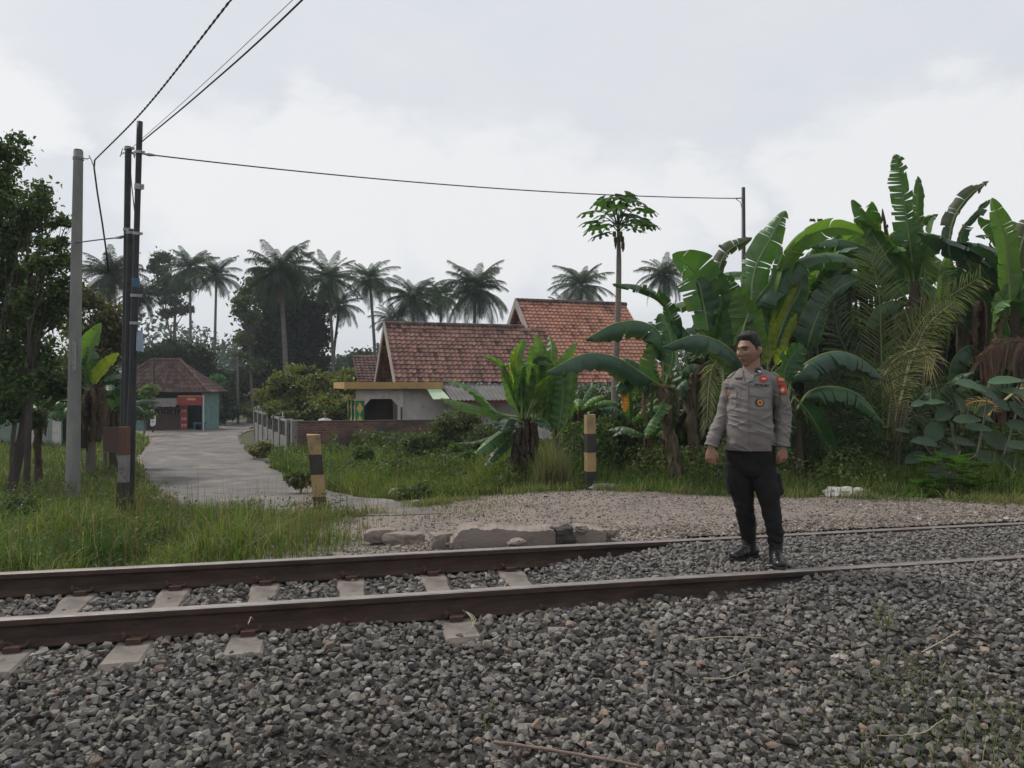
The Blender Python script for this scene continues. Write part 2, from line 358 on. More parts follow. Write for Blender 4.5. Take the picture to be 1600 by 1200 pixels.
# fine gravel on the path
mb = MB()
n = 30000
x = R.uniform(-2.4, 9, n*2); y = R.uniform(5.8, 10.6, n*2); u_, v_ = uv(x, y)
yb = np.interp(x, [-2.2,-.8,0,1,2,4,5.9,8,14], [8.9,9.9,10.3,10.45,10.4,9.7,8.95,9.0,9.9])
den = np.where(v_ < V2+.9, 1, .35)*ss(-2.2, -.6, x)
den = np.maximum(den, .9*ss(2.5, 4.5, x))
ok = (v_ > V2+.1) & (y < yb+.1) & (R.rand(len(x)) < den) & visible(x, y, 0*x)
x, y, u_, v_ = x[ok], y[ok], u_[ok], v_[ok]; n = len(x)
size = R.uniform(.012, .034, n)*np.where(R.rand(n) < .05, 1.7, 1); size = np.where(v_ < V2+.8, size*1.35, size)
c = stone_cols(n, R, .20)*np.array([1.08,1.0,.94])
stones(mb, np.c_[x, y, gz(x, y)+.022+size*.1], size, c, R)
tag(mb.build('path_gravel', m_stone), 'small pinkish grey gravel scattered over the dirt path behind the rails', 'gravel', kind='stuff')
# ================================================ rails
def rail_profile():
    # (across, up) top at 0 ; R54-like
    h = .152
    half = [(0,0),(.026,-.001),(.033,-.006),(.0345,-.014),(.034,-.036),(.018,-.043),(.0095,-.055),(.008,-.085),(.0105,-.118),(.022,-.134),(.066,-.143),(.067,-h)]
    return half+[(-a, b) for a, b in half[::-1][:-1]]
prof = rail_profile()
for nm, vv_, lab in (('rail', V1, 'nearer rusty steel rail with worn shiny top, lowest across the picture'), ('rail', V2, 'farther rusty steel rail with bright top, on the grass side of the track')):
    us = np.concatenate([[-30, -20, -12], np.arange(-7, 12, .5), [14, 18, 25, 40, 70]]); k = len(prof); V = []
    for a in us:
        cx, cy = xy(a, vv_)
        # the tracks is straight; tiny level wander
        for (s_, h_) in prof: V.append((cx-s_*SA_, cy+s_*CA, h_+.0015*sin(a*1.7+vv_)))
    top = []; side = []
    for i in range(len(us)-1):
        for j in range(k):
            f = (i*k+j, (i+1)*k+j, (i+1)*k+(j+1) % k, i*k+(j+1) % k)
            (top if (j in (0, 1) or j in (k-1, k-2)) else side).append(f)
    root = empty(nm, (*xy(1.0, vv_), -.152), lab, 'rail', 'rails of the railway track')
    MB().add(V, side, 0).build('rail_web_and_foot', m_rail_side, root)
    Vn = np.array(V); MB().add(Vn, top, 0, smooth=False).build('running_surface', m_rail_top, root)
# ================================================ sleepers with clips
def sleeper_mesh(u0):
    b = MB(); L_ = 2.0; c_v = (V1+V2)/2; V = []
    secs = [(-1.0, .075, .105, -.20), (-.97, .095, .125, -.158), (-.36, .095, .125, -.157), (-.25, .085, .115, -.175), (.25, .085, .115, -.175), (.36, .095, .125, -.157), (.97, .095, .125, -.158), (1.0, .075, .105, -.20)]
    for s_, wt, wb, zt in secs:
        for du, z_ in ((-wb, -.36), (wb, -.36), (wt+.008, zt-.012), (wt-.006, zt), (-wt+.006, zt), (-wt-.008, zt-.012)):
            px_, py_ = xy(u0+du, c_v+s_); V.append((px_, py_, z_))
    k = 6; Fc = [(i*k+j, i*k+(j+1) % k, (i+1)*k+(j+1) % k, (i+1)*k+j) for i in range(len(secs)-1) for j in range(k)]+[tuple(range(k-1,-1,-1)), tuple((len(secs)-1)*k+j for j in range(k))]
    b.add(V, Fc); return b
base_u = SLEEP_U[6]; sx, sy = xy(base_u, (V1+V2)/2)
sl = empty('sleeper', (sx, sy, -.36), 'concrete railway sleeper under the rails', 'sleeper', 'concrete sleepers under the rails')
sleeper_mesh(base_u).build('concrete_beam', m_conc, sl)
for vv_ in (V1, V2):
    for sgn in (-1, 1):
        b = MB(); pts = []
        for a, z_, s_ in [(-.055,-.128,.085),(-.05,-.118,.062),(-.035,-.125,.052),(-.012,-.132,.062),(.0,-.133,.092),(.02,-.132,.105),(.045,-.132,.095),(.06,-.13,.075),(.062,-.118,.055)]:
            px_, py_ = xy(base_u+a, vv_+sgn*s_); pts.append((px_, py_, z_))
        b.add(*tube(spline(pts, 22), .0095, 7), smooth=True)
        px_, py_ = xy(base_u+.0, vv_+sgn*.1); b.add(*box((px_, py_, -.143), (.08, .05, .03), A13))
        px_, py_ = xy(base_u-.058, vv_+sgn*.078)
        b.add(*tube([(px_, py_, -.15), (px_, py_, -.115), xy(base_u-.066, vv_+sgn*.066)+(-.10,)], [.011, .010, .009], 7), smooth=True)
        b.build('rail_clip', m_clip, sl)
sleeper_lab = {}
def copy_tree(o, parent=None):
    c = o.copy(); COL.objects.link(c); c.parent = parent; W[c.name] = W.get(o.name, np.zeros(3))
    for ch in list(o.children): copy_tree(ch, c)
    return c
ordn = ['first','second','third','fourth','fifth','sixth','seventh','eighth','ninth','tenth','eleventh']
vis = []
for i, u0 in enumerate(SLEEP_U):
    x, y = xy(u0, V1-.1); px = 800+x/y*F
    x2, y2 = xy(u0, V2); px2 = 800+x2/y2*F
    if px < -60 or u0 > 3.0: continue
    vis.append((u0, px, px2))
print('sleepers', [(round(a,2), int(b), int(c)) for a, b, c in vis])
for i, (u0, px, px2) in enumerate(vis):
    o = sl if abs(u0-base_u) < 1e-6 else copy_tree(sl)
    d = u0-base_u; o.location = (sx+d*CA, sy+d*SA_, -.36)
    extra = 'bare between the rails' if 200 < px2 < 830 else ('mostly buried in ballast' if px2 >= 830 else 'with its blunt end showing in front')
    o['label'] = f'concrete railway sleeper, {ordn[i]} counted from the left edge, {extra}'
# ================================================ buildings
m_plaster = mat('plaster_white', (.56,.54,.51), (.46,.44,.42), 2.5, .9, .25, 30, c3=(.24,.22,.20), s3=1.1)
m_fascia = mat('fascia_ochre', (.47,.30,.12), (.40,.25,.10), 3, .85, .2, 30, c3=(.26,.20,.13), s3=2.5)
m_tile_brown = mat('roof_tile_old', (.245,.135,.11), (.17,.092,.076), 3, .85, .4, 50, tint=True, c3=(.10,.06,.05), s3=1.3)
m_tile_red = mat('roof_tile_red', (.36,.175,.125), (.29,.14,.10), 3, .85, .3, 50, tint=True, c3=(.26,.11,.075), s3=.9)
m_wood = mat('weathered_board', (.36,.32,.29), (.25,.22,.20), 3, .9, .4, 30, stretch=(1,1,.3))
m_wood_dk = mat('dark_timber', (.11,.075,.055), (.07,.05,.04), 5, .9, .3, 30)
m_asb = mat('corrugated_grey', (.17,.16,.155), (.12,.115,.11), 2.5, .95, .3, 20, c3=(.2,.19,.175), s3=2)
m_green_sheet = mat('pale_green_sheet', (.42,.52,.38), (.34,.43,.3), 3, .6)
m_cement = mat('cement_grey', (.24,.235,.225), (.17,.165,.155), 2.2, .95, .4, 30, c3=(.10,.10,.09), s3=1.2)
m_iron = mat('black_iron', (.03,.03,.032), (.045,.042,.04), 10, .6)
def brick_mat(name, c1, c2, mortar, scale=1.0, dirty=(.05,.045,.04)):
    m = bpy.data.materials.new(name); m.use_nodes = True; t = m.node_tree; nn = t.nodes.new; ll = t.links.new; b = t.nodes['Principled BSDF']; b.inputs['Roughness'].default_value = .95
    co = nn('ShaderNodeTexCoord'); sp = nn('ShaderNodeSeparateXYZ'); ll(co.outputs['Object'], sp.inputs[0]); cb = nn('ShaderNodeCombineXYZ'); ad = nn('ShaderNodeMath'); ll(sp.outputs[0], ad.inputs[0]); ll(sp.outputs[1], ad.inputs[1]); ll(ad.outputs[0], cb.inputs[0]); ll(sp.outputs[2], cb.inputs[1])
    br = nn('ShaderNodeTexBrick'); ll(cb.outputs[0], br.inputs[0]); br.inputs['Color1'].default_value = (*c1, 1); br.inputs['Color2'].default_value = (*c2, 1); br.inputs['Mortar'].default_value = (*mortar, 1)
    br.inputs['Scale'].default_value = scale; br.inputs['Brick Width'].default_value = .22; br.inputs['Row Height'].default_value = .075; br.inputs['Mortar Size'].default_value = .010; br.inputs['Mortar Smooth'].default_value = .3
    nz = nn('ShaderNodeTexNoise'); nz.inputs['Scale'].default_value = 1.3; nz.inputs['Detail'].default_value = 9; ll(co.outputs['Object'], nz.inputs[0]); mr = nn('ShaderNodeMapRange'); ll(nz.outputs[0], mr.inputs[0]); mr.inputs[1].default_value = .42; mr.inputs[2].default_value = .7
    mx = nn('ShaderNodeMixRGB'); ll(mr.outputs[0], mx.inputs[0]); ll(br.outputs[0], mx.inputs[1]); mx.inputs[2].default_value = (*dirty, 1); ll(mx.outputs[0], b.inputs['Base Color'])
    bp = nn('ShaderNodeBump'); bp.inputs['Distance'].default_value = .02; bp.inputs['Strength'].default_value = .8; bp.invert = True; ll(br.outputs['Fac'], bp.inputs['Height']); ll(bp.outputs[0], b.inputs['Normal']); return m
m_brick = brick_mat('garden_brick', (.24,.105,.075), (.12,.055,.045), (.20,.17,.15))
m_brick2 = brick_mat('porch_brick', (.17,.075,.055), (.13,.06,.045), (.10,.085,.075))
TH = radians(19); HA = np.array([cos(TH), sin(TH), 0]); HB = np.array([-sin(TH), cos(TH), 0])
H0 = np.array([-3.94, 26.0, 0])
def H(a, b, z): return H0+HA*a+HB*b+np.array([0, 0, z])
def hbox(mb, a0, a1, b0, b1, z0, z1, mi=0):
    V = [H(a, b, z) for z in (z0, z1) for a, b in ((a0,b0),(a1,b0),(a1,b1),(a0,b1))]; mb.add(*hexa(V), mi); return mb
def tiled_slope(mb, O, U, Vd, lu, lv, tw=.19, tl=.215, col=(1,1,1), seed=0, var=.3):
    """pantile relief: U unit along the eave, Vd unit up the slope"""
    U = np.asarray(U, float); Vd = np.asarray(Vd, float); Nn = np.cross(U, Vd); Nn /= np.linalg.norm(Nn)
    nu = max(1, int(round(lu/tw))); nv = max(1, int(round(lv/tl))); rng = np.random.RandomState(seed)
    pu = np.array([0, .12, .25, .38, .5, .62, .75, .88, 1.0]); hu = .028*np.array([.9, 1, .75, .3, 0, -.05, 0, .45, .9]); tw = lu/nu; tl = lv/nv
    for r_ in range(nv):
        for c in range(nu):
            tilt = .016+rng.uniform(-.004, .006); sl = rng.uniform(-.012, .012)
            k = rng.uniform(1-var, 1+var) * (.5 if rng.rand() < .07 else 1); cc = np.array(col)*k*np.array([1, rng.uniform(.93, 1.05), rng.uniform(.9, 1.05)])
            u = (c+pu*1.02)*tw
            a = O+U*u[:, None]+Vd*(r_*tl-.03+sl)+Nn*(hu+.020+tilt)[:, None]
            b = O+U*u[:, None]+Vd*((r_+1)*tl+.0+sl)+Nn*(hu+.0)[:, None]
            e = O+U*u[:, None]+Vd*(r_*tl-.03+sl)+Nn*(hu-.012)[:, None]
            n = len(pu); V = np.concatenate([a, b, e])
            mb.add(V, [(i, i+1, n+i+1, n+i) for i in range(n-1)]+[(2*n+i, 2*n+i+1, i+1, i) for i in range(n-1)], 0, cc)
house = empty('brick_house', tuple(H0+np.array([0, 0, -1.2])), 'long house with two tiled gable roofs and an ochre edged porch', 'house')
# wing 1 roof
ez, rz_ = 1.36, 3.47; w1, L1 = 2.12, 6.2
def slopevec(half, rise): v = HB*half+np.array([0, 0, rise]); return v/np.linalg.norm(v), np.linalg.norm(v)
vd, ll_ = slopevec(w1, rz_-ez)
b = MB(); tiled_slope(b, H(0, 0, ez), HA, vd, L1, ll_, col=(1,1,1), seed=1, var=.35)
vb, _ = slopevec(-w1, rz_-ez)
tiled_slope(b, H(L1, 2*w1, ez), -HA, vb, L1, ll_, seed=2)
roof1 = b.build('roof', m_tile_brown, house); roof1['label'] = 'low brown tiled gable roof, left wing'
def ridge(mb, p, q, r=.11, n=22, rng=R, col=(1,1,1)):
    p = np.array(p, float); q = np.array(q, float); d = (q-p)/n
    for i in range(n):
        a = p+d*i; e = p+d*(i+1.12); k = rng.uniform(.65, 1.15); mb.add(*tube([a, e], [r*1.05, r*.93], 8), 0, np.array(col)*k)
b = MB(); ridge(b, H(-.02, w1, rz_+.02), H(5.35, w1, rz_+.02), .09); b.build('ridge_tiles', mat('ridge_weathered', (.14,.10,.085), (.08,.06,.055), 4, .9, tint=True), roof1)
def rake(mb, p, q, th=.05, dep=.24):
    p = np.array(p); q = np.array(q); o = -HA*th; dn = np.array([0, 0, -dep]); V = [p+dn, q+dn, q+dn+o, p+dn+o, p+.05*np.array([0,0,1]), q+.05*np.array([0,0,1]), q+o+.05*np.array([0,0,1]), p+o+.05*np.array([0,0,1])]; mb.add(*hexa(V))
b = MB(); rake(b, H(-.01, -.12, ez-.08), H(-.01, w1, rz_+.05)); b.build('bargeboard', m_wood, roof1)
b = MB(); rake(b, H(-.01, 2*w1+.12, ez-.08), H(-.01, w1+.012, rz_+.05)); b.build('bargeboard', m_wood, roof1)
b = MB(); b.add([H(.75, .35, ez-.1), H(.75, 2*w1-.35, ez-.1), H(.75, w1, rz_-.36)], [(0, 2, 1)]); 
for kk in np.arange(.2, .95, .13): hbox(b, .70, .72, w1-(w1-.3)*(1-kk), w1+(w1-.3)*(1-kk), ez-.1+kk*(rz_-ez-.35), ez-.08+kk*(rz_-ez-.35)+.02)
b.build('gable_boards', m_wood_dk, house)
# wing 2
a2 = 5.6; w2, L2 = 3.6, 4.9; e2, r2 = 1.34, 4.66
o2 = H(a2, 0, 0); o2b = H(a2, 0, 0)
vd2, l2 = slopevec(w2, r2-e2)
b = MB(); tiled_slope(b, H(a2, 0, e2), HA, vd2, L2, l2, col=(1,1,1), seed=3, var=.22)
vb2, _ = slopevec(-w2, r2-e2); tiled_slope(b, H(a2+L2, 2*w2, e2), -HA, vb2, L2, l2, seed=4)
roof2 = b.build('roof', m_tile_red, house); roof2['label'] = 'taller orange red tiled gable roof, right wing'
b = MB(); ridge(b, H(a2-.02, w2, r2+.02), H(a2+L2+.05, w2, r2+.02), .10); b.build('ridge_tiles', bpy.data.materials['ridge_weathered'], roof2)
b = MB(); rake(b, H(a2-.01, -.15, e2-.1), H(a2-.01, w2, r2+.05), .06, .3); b.build('bargeboard', m_wood, roof2)
b = MB(); rake(b, H(a2-.01, 2*w2+.1, e2-.1), H(a2-.01, w2+.012, r2+.05), .06, .3); b.build('bargeboard', m_wood, roof2)
b = MB(); b.add([H(a2+.6, .5, e2-.1), H(a2+.6, 2*w2-.5, e2-.1), H(a2+.6, w2, r2-.55)], [(0, 2, 1)]); b.build('gable_boards', m_wood_dk, house)
# walls
b = MB(); hbox(b, .25, 11.0, .1, 6.4, -1.3, 1.115); b.build('wall', m_plaster, house)
b = MB(); hbox(b, -1.1, .248, 1.9, 2.0, -1.3, 1.11); b.build('brick_wall', m_brick2, house)
# porch: slab, corner beam with chamfered bracket, pillars
b = MB(); hbox(b, -1.75, 1.55, -.35, 3.0, 1.12, 1.345); b.build('porch_fascia', m_fascia, house)
b = MB(); hbox(b, -1.33, .248, -.05, .08, .78, 1.118)
V = [H(-.35, -.05, .5), H(-.2, -.05, .78), H(-.42, -.05, .78), H(-.35, .08, .5), H(-.2, .08, .78), H(-.42, .08, .78)]; 
b.add([H(-1.05,-.045,.55), H(-.85,-.045,.778), H(-1.05,-.045,.778), H(-1.05,.075,.55), H(-.85,.075,.778), H(-1.05,.075,.778)], [(0,1,2),(5,4,3),(0,3,4,1),(1,4,5,2),(2,5,3,0)])
b.add([H(.1,-.045,.5), H(-.15,-.045,.778), H(.1,-.045,.778), H(.1,.075,.5), H(-.15,.075,.778), H(.1,.075,.778)], [(2,1,0),(3,4,5),(1,4,3,0),(2,5,4,1),(0,3,5,2)])
hbox(b, .07, .249, -.05, .09, -1.3, .78)
b.build('porch_arch', m_plaster, house)
b = MB(); hbox(b, .16, .22, -.065, -.052, -1.3, .5); b.build('door_jamb', m_wood_dk, house)
m_green = mat('pillar_green', (.03,.22,.11), (.025,.17,.09), 4, .6); m_yel = mat('pillar_yellow', (.62,.47,.16), (.52,.38,.12), 4, .7)
for a0, bb in ((-1.35, -.03), (-1.35, .9), (-1.35, 1.8)):
    b = MB(); hbox(b, a0, a0+.29, bb, bb+.29, -1.3, .72); pil = b.build('pillar', m_green, house)
    b = MB(); hbox(b, a0-.03, a0+.32, bb-.03, bb+.32, .722, .776)
    for zc in (-.55, .02, .47):
        for sx_ in (0,):
            h_ = .24 if zc < .4 else .2
            b.add([H(a0+.145, bb-.006, zc-h_), H(a0+.26, bb-.006, zc), H(a0+.145, bb-.006, zc+h_), H(a0+.03, bb-.006, zc)], [(0,1,2,3)])
            b.add([H(a0-.006, bb+.15, zc-h_), H(a0-.006, bb+.02, zc), H(a0-.006, bb+.15, zc+h_), H(a0-.006, bb+.28, zc)], [(0,1,2,3)])
    hbox(b, a0-.012, a0-.007, bb, bb+.02, -1.3, .72)
    b.build('diamond_trim', m_yel, pil)
# lean-to roof with corrugations
b = MB(); nn_ = 90; t = np.linspace(0, 1, nn_)
za = .035*np.sin(t*2*pi*22)
top = np.array([H(1.56+t[i]*3.3, -.02, 1.28+za[i]*.5) for i in range(nn_)]); bot = np.array([H(1.66+t[i]*3.3, -1.2, .74+za[i]*.5) for i in range(nn_)])
b.add(np.concatenate([bot, top]), [(i, i+1, nn_+i+1, nn_+i) for i in range(nn_-1)]); lt = b.build('lean_to_roof', m_asb, house)
b = MB(); hbox(b, 1.7, 4.9, -1.14, -1.06, .60, .70); b.build('lean_to_beam', mat('red_beam', (.14,.04,.035), None, rough=.8), house)
b = MB(); b.add(*hexa([H(1.07,-1.0,.78)+(0,0,-.02), H(1.62,-1.05,.80)+(0,0,-.02), H(1.5,-.36,1.11)+(0,0,-.02), H(1.0,-.36,1.11)+(0,0,-.02), H(1.07,-1.0,.78), H(1.62,-1.05,.80), H(1.5,-.36,1.11), H(1.0,-.36,1.11)])); b.build('awning_sheet', m_green_sheet, house)
# house behind with a hipped brown roof
hb_ = empty('rear_house', (*P(575, 600, 34)[:2], -1.3), 'brown roofed house mostly hidden behind the porch of the long house', 'house')
b = MB(); O = P(560, 601, 33); tiled_slope(b, O, HA, slopevec(2.0, 1.35)[0], 3.6, 2.4, seed=9, var=.3, col=(.45,.45,.5))
b.add([O+(0,0,-.03), O+HA*3.6+(0,0,-.03), O+HA*3.6+HB*2+(0,0,1.25), O+HB*2+(0,0,1.25)], [(0,3,2,1)]); b.build('roof', m_tile_brown, hb_)
b = MB(); V = [O+HA*.3+HB*.4, O+HA*3.3+HB*.4, O+HA*3.3+HB*3, O+HA*.3+HB*3]; b.add(*hexa([v*(1,1,0)+(0,0,-1.4) for v in V]+[v*(1,1,0)+(0,0,O[2]) for v in V])); b.build('wall', m_plaster, hb_)
# ------------------------------------------------ brick garden wall
g0, g1 = G(457, 23), G(720, 24.3)
d = (g1-g0)*(1,1,0); Lw = np.linalg.norm(d); d /= Lw; nrm = np.array([-d[1], d[0], 0])
bw = empty('brick_garden_wall', tuple(g0*(1,1,0)+(0,0,-1.2)), 'weathered low red brick wall in front of the long house, beside the grey corner post', 'wall')
def wbox(mb, s0, s1, t0, t1, z0, z1): mb.add(*hexa([g0*(1,1,0)+d*s+nrm*t_+(0,0,z) for z in (z0, z1) for s, t_ in ((s0,t0),(s1,t0),(s1,t1),(s0,t1))])); return mb
wbox(MB(), .14, Lw, 0, .14, -1.3, .13).build('brickwork', m_brick, bw)
wbox(MB(), .14, Lw, -.012, .152, .13, .165).build('wall_coping', mat('coping_dark', (.07,.06,.052), (.11,.095,.08), 5, .95), bw)
for s in (2.55, 5.0): wbox(MB(), s, s+.2, -.02, .16, -1.3, .128).build('pier', mat('pier_cement', (.10,.095,.088), (.07,.065,.06), 4, .95), bw)
# ------------------------------------------------ grey panel fence along the road
f0 = G(457, 23)*(1,1,0); f1 = G(396, 34)*(1,1,0); fd = f1-f0; Lf = np.linalg.norm(fd); fd /= Lf; fn = np.array([fd[1], -fd[0], 0])
fe = empty('panel_fence', (f0[0], f0[1], -1.2), 'grey cement fence with upright ribs and dark barred gaps running along the road', 'fence')
def fbox(mb, s0, s1, t0, t1, z0, z1):
    mb.add(*hexa([f0+fd*s+fn*t_+(0,0,z) for z in (z0, z1) for s, t_ in ((s0,t0),(s1,t0),(s1,t1),(s0,t1))])); return mb
fbox(MB(), 0, .26, -.02, .34, -1.4, .19).build('corner_post', m_cement, fe)
gate = MB()
for s in np.arange(.32, 1.1, .11): fbox(gate, s, s+.025, .05, .075, -1.12, .10)
fbox(gate, .3, 1.1, .045, .08, -1.14, -1.08); fbox(gate, .3, 1.1, .045, .08, .06, .12); fbox(gate, .3, 1.1, .055, .07, -.9, -.1); gate.build('iron_gate', m_iron, fe)
fbox(MB(), 1.14, 1.5, -.02, .2, -1.4, .17).build('post', m_cement, fe)
nb = 6; seg = (Lf-1.5)/nb
for i in range(nb):
    s = 1.5+i*seg; drop = -.0*i
    m_ = fbox(MB(), s, s+seg, .03, .13, -1.75, -.42); fbox(m_, s, s+seg, .03, .13, .06, .12); m_.build('cement_panel', m_cement, fe)
    m_ = MB()
    for q in np.arange(s+.12, s+seg-.1, .16): fbox(m_, q, q+.03, .07, .09, -.42, .06)
    fbox(m_, s+.1, s+seg-.1, .075, .082, -.42, .058); m_.build('barred_opening', m_iron, fe)
    fbox(MB(), s+seg-.12, s+seg+.12, -.0, .18, -1.8, .17).build('post', m_cement, fe)
b = MB(); b.add(*tube([f0+fd*4.2+fn*.25+(0,0,-1.3), f0+fd*4.2+fn*.25+(0,0,.30)], .02, 6)); b.build('white_pipe', mat('pvc_white', (.6,.6,.58), None, rough=.5), fe)
b = MB(); gp = G(418, 24.4, .04); b.add(*box(gp+(.55,-.2,0), (1.5,1.0,.08), .9)); tag(b.build('culvert_slab', mat('pale_concrete', (.30,.28,.25), (.24,.22,.2), 4, .95), loc=gp), 'pale concrete slab bridging the verge at the gate of the grey fence', 'slab')
# ------------------------------------------------ shop at the bend
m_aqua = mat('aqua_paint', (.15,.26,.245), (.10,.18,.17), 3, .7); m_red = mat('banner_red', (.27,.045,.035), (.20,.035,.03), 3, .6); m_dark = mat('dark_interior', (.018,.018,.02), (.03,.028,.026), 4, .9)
sp0 = P(275, 672, 48); Sx = lambda px, y=48: (px-800)/F*y
shop = empty('corner_shop', (Sx(275), 48, -1.6), 'small roadside shop with hipped dark tiled roof and red awning at the bend', 'shop')
zb = -1.66; ze = .78; zr = 2.78
def roofpoly(mb, pts, tw=.24, tl=.3, seed=0, col=(1,1,1)):
    """tiles laid on a trapezoid/triangle: pts = eave left, eave right, ridge right, ridge left"""
    a, b_, c, d_ = [np.array(p, float) for p in pts]; rng = np.random.RandomState(seed); nv = int(np.linalg.norm((c+d_)/2-(a+b_)/2)/tl)
    Nn = np.cross(b_-a, (d_ if np.linalg.norm(d_-a) > 1e-6 else c)-a); Nn /= np.linalg.norm(Nn)
    for r_ in range(nv):
        t0, t1 = r_/nv, (r_+1)/nv; l0, r0 = a+(d_-a)*t0, b_+(c-b_)*t0; l1, r1 = a+(d_-a)*t1, b_+(c-b_)*t1
        nu = max(1, int(np.linalg.norm(r0-l0)/tw))
        for k in range(nu):
            p0, p1 = l0+(r0-l0)*k/nu, l0+(r0-l0)*(k+1)/nu; q0, q1 = l1+(r1-l1)*k/nu, l1+(r1-l1)*(k+1)/nu; pm, qm = (p0+p1)/2, (q0+q1)/2
            kk = rng.uniform(.6, 1.3)*(2.2 if rng.rand() < .035 else 1); mb.add([p0+Nn*.03, pm+Nn*.075, p1+Nn*.03, q0, qm+Nn*.04, q1, p0-Nn*.02, p1-Nn*.02], [(0,1,4,3),(1,2,5,4),(6,7,2,1),(6,1,0)], 0, np.array(col)*kk)
m_tile_dk = mat('roof_tile_dark', (.115,.065,.055), (.07,.045,.042), 2, .9, .3, 30, tint=True, c3=(.16,.12,.10), s3=2)
el, er = np.array([Sx(165, 47.3), 47.3, ze]), np.array([Sx(326, 47.3), 47.3, ze-.02]); bl, br_ = np.array([Sx(165, 47.3), 50.6, ze]), np.array([Sx(326, 47.3), 50.6, ze])
rl, rr_ = np.array([Sx(236, 48.9), 48.9, zr]), np.array([Sx(282, 48.9), 48.9, zr])
b = MB(); roofpoly(b, (el, er, rr_, rl), seed=3); roofpoly(b, (er, br_, rr_, rr_), seed=4); roofpoly(b, (bl, el, rl, rl), seed=5); roofpoly(b, (br_, bl, rl, rr_), seed=6)
sr = b.build('roof', m_tile_dk, shop)
b = MB()
for p_, q_ in ((rl, rr_), (rl, el), (rr_, er)): ridge(b, np.array(p_)+(0,-.03,.07), np.array(q_)+(0,-.03,.07), .07, 14, col=(1.6,1.5,1.45))
b.build('ridge_tiles', m_tile_dk, sr)
def zbox(mb, px0, px1, y0, y1, z0, z1, yref=48): mb.add(*hexa([(Sx(px, yref), y, z) for z in (z0, z1) for px, y in ((px0,y0),(px1,y0),(px1,y1),(px0,y1))])); return mb
zbox(MB(), 205, 226, 47.9, 50, zb, ze-.02).build('wall', m_aqua, shop)
b = zbox(MB(), 319, 323, 47.7, 50.0, zb, ze-.02); zbox(b, 306, 319, 48.9, 49.0, zb, ze-.02); b.build('wall', m_aqua, shop)
b = zbox(MB(), 309, 317, 48.84, 48.9, -.9, .3); b.build('window', mat('window_glass_dull', (.10,.2,.19), None, rough=.25), shop)
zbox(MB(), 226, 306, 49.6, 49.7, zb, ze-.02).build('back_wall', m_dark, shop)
b = zbox(MB(), 233, 281, 48.4, 49.1, zb, -.62); c_ = b.build('counter', m_wood_dk, shop)
m_goods = [mat('packet_'+n_, c_, None, rough=.6) for n_, c_ in (('blue', (.08,.12,.22)), ('tan', (.25,.18,.12)), ('pale', (.3,.3,.3)), ('red', (.22,.06,.05)), ('green', (.06,.14,.08)))]
for i in range(24):
    px_ = 236+(i//3)*5.2+R.rand()*1.2; zz = [-.6, -.25, .1][i % 3]; zbox(MB(), px_, px_+R.uniform(1.5, 3.4), 48.6, 48.8, zz, zz+R.uniform(.1, .26)).build('packet', m_goods[R.randint(5)], shop)
for z_ in (-.28, .07): zbox(MB(), 234, 280, 48.55, 48.85, z_, z_+.03).build('shelf', m_wood_dk, shop)
b = MB(); b.add(*hexa([(Sx(243),46.7,-.02),(Sx(289),46.7,-.02),(Sx(289),47.9,.38),(Sx(243),47.9,.38),(Sx(243),46.7,.02),(Sx(289),46.7,.02),(Sx(289),47.9,.42),(Sx(243),47.9,.42)]))
zbox(b, 243, 289, 46.68, 46.70, 0.02-.12, .40); b.build('awning', mat('grey_awning', (.25,.235,.22), (.19,.18,.17), 3, .9), shop)
b = zbox(MB(), 289, 328, 46.9, 46.96, -.02, .58); bn = b.build('banner', m_red, shop)
b = zbox(MB(), 304, 317, 46.88, 46.895, .28, .42); zbox(b, 290, 327.5, 46.88, 46.895, .52, .57); b.build('banner_print', mat('banner_print', (.48,.22,.12), None, rough=.6), bn)
b = zbox(MB(), 287, 298, 47.5, 47.56, zb, -.03); pn = b.build('door_banner', m_red, shop)
b = MB()
for pz in (-.45, -.95, -1.35):
    for pp in (289.5, 293.8): zbox(b, pp, pp+2.2, 47.485, 47.497, pz, pz+.16)
b.build('banner_print', mat('banner_print_pale', (.55,.32,.28), None, rough=.6), pn)
b = zbox(MB(), 308, 324, 47.4, 47.9, -1.2, -1.1); zbox(b, 309, 311, 47.4, 47.8, -1.66, -1.2); zbox(b, 321, 323, 47.4, 47.8, -1.66, -1.2); b.build('bench', mat('blue_bench', (.04,.09,.14), None, rough=.7), shop)
b = zbox(MB(), 329, 330.5, 46.8, 46.86, zb, .6); b.build('awning_pole', mat('pale_pole', (.45,.5,.5), None), shop)
# shop sign board on the verge
sg = G(238, 44); sgn = empty('sign_board', tuple(sg), 'small white notice board on a dark post at the lawn edge near the shop', 'sign')
b = MB(); cx, cz = sg[0], 1.28+(600-653)/F*44
pts = [(-.16,.48),(.05,.5),(.12,.2),(.2,.05),(.17,-.4),(-.02,-.5),(-.13,-.42),(-.1,-.1),(-.18,.15)]
V = [(cx+a, 44, cz+c) for a, c in pts]+[(cx+a, 44.04, cz+c) for a, c in pts]; k = len(pts); b.add(V, [tuple(range(k-1,-1,-1)), tuple(range(k, 2*k))]+[(i, (i+1)%k, k+(i+1)%k, k+i) for i in range(k)])
bd = b.build('board', mat('board_white', (.62,.62,.6), None, rough=.7), sgn)
b = MB()
for i, zz in enumerate((.28, .12, -.05, -.22)): b.add(*box((cx+.02, 43.99, cz+zz), (.17-.02*i, .01, .05)))
b.build('board_print', m_iron, bd)
b = MB(); b.add(*tube([(cx, 44.06, sg[2]-.1), (cx, 44.06, cz+.3)], .05, 7)); b.build('post', m_iron, sgn)
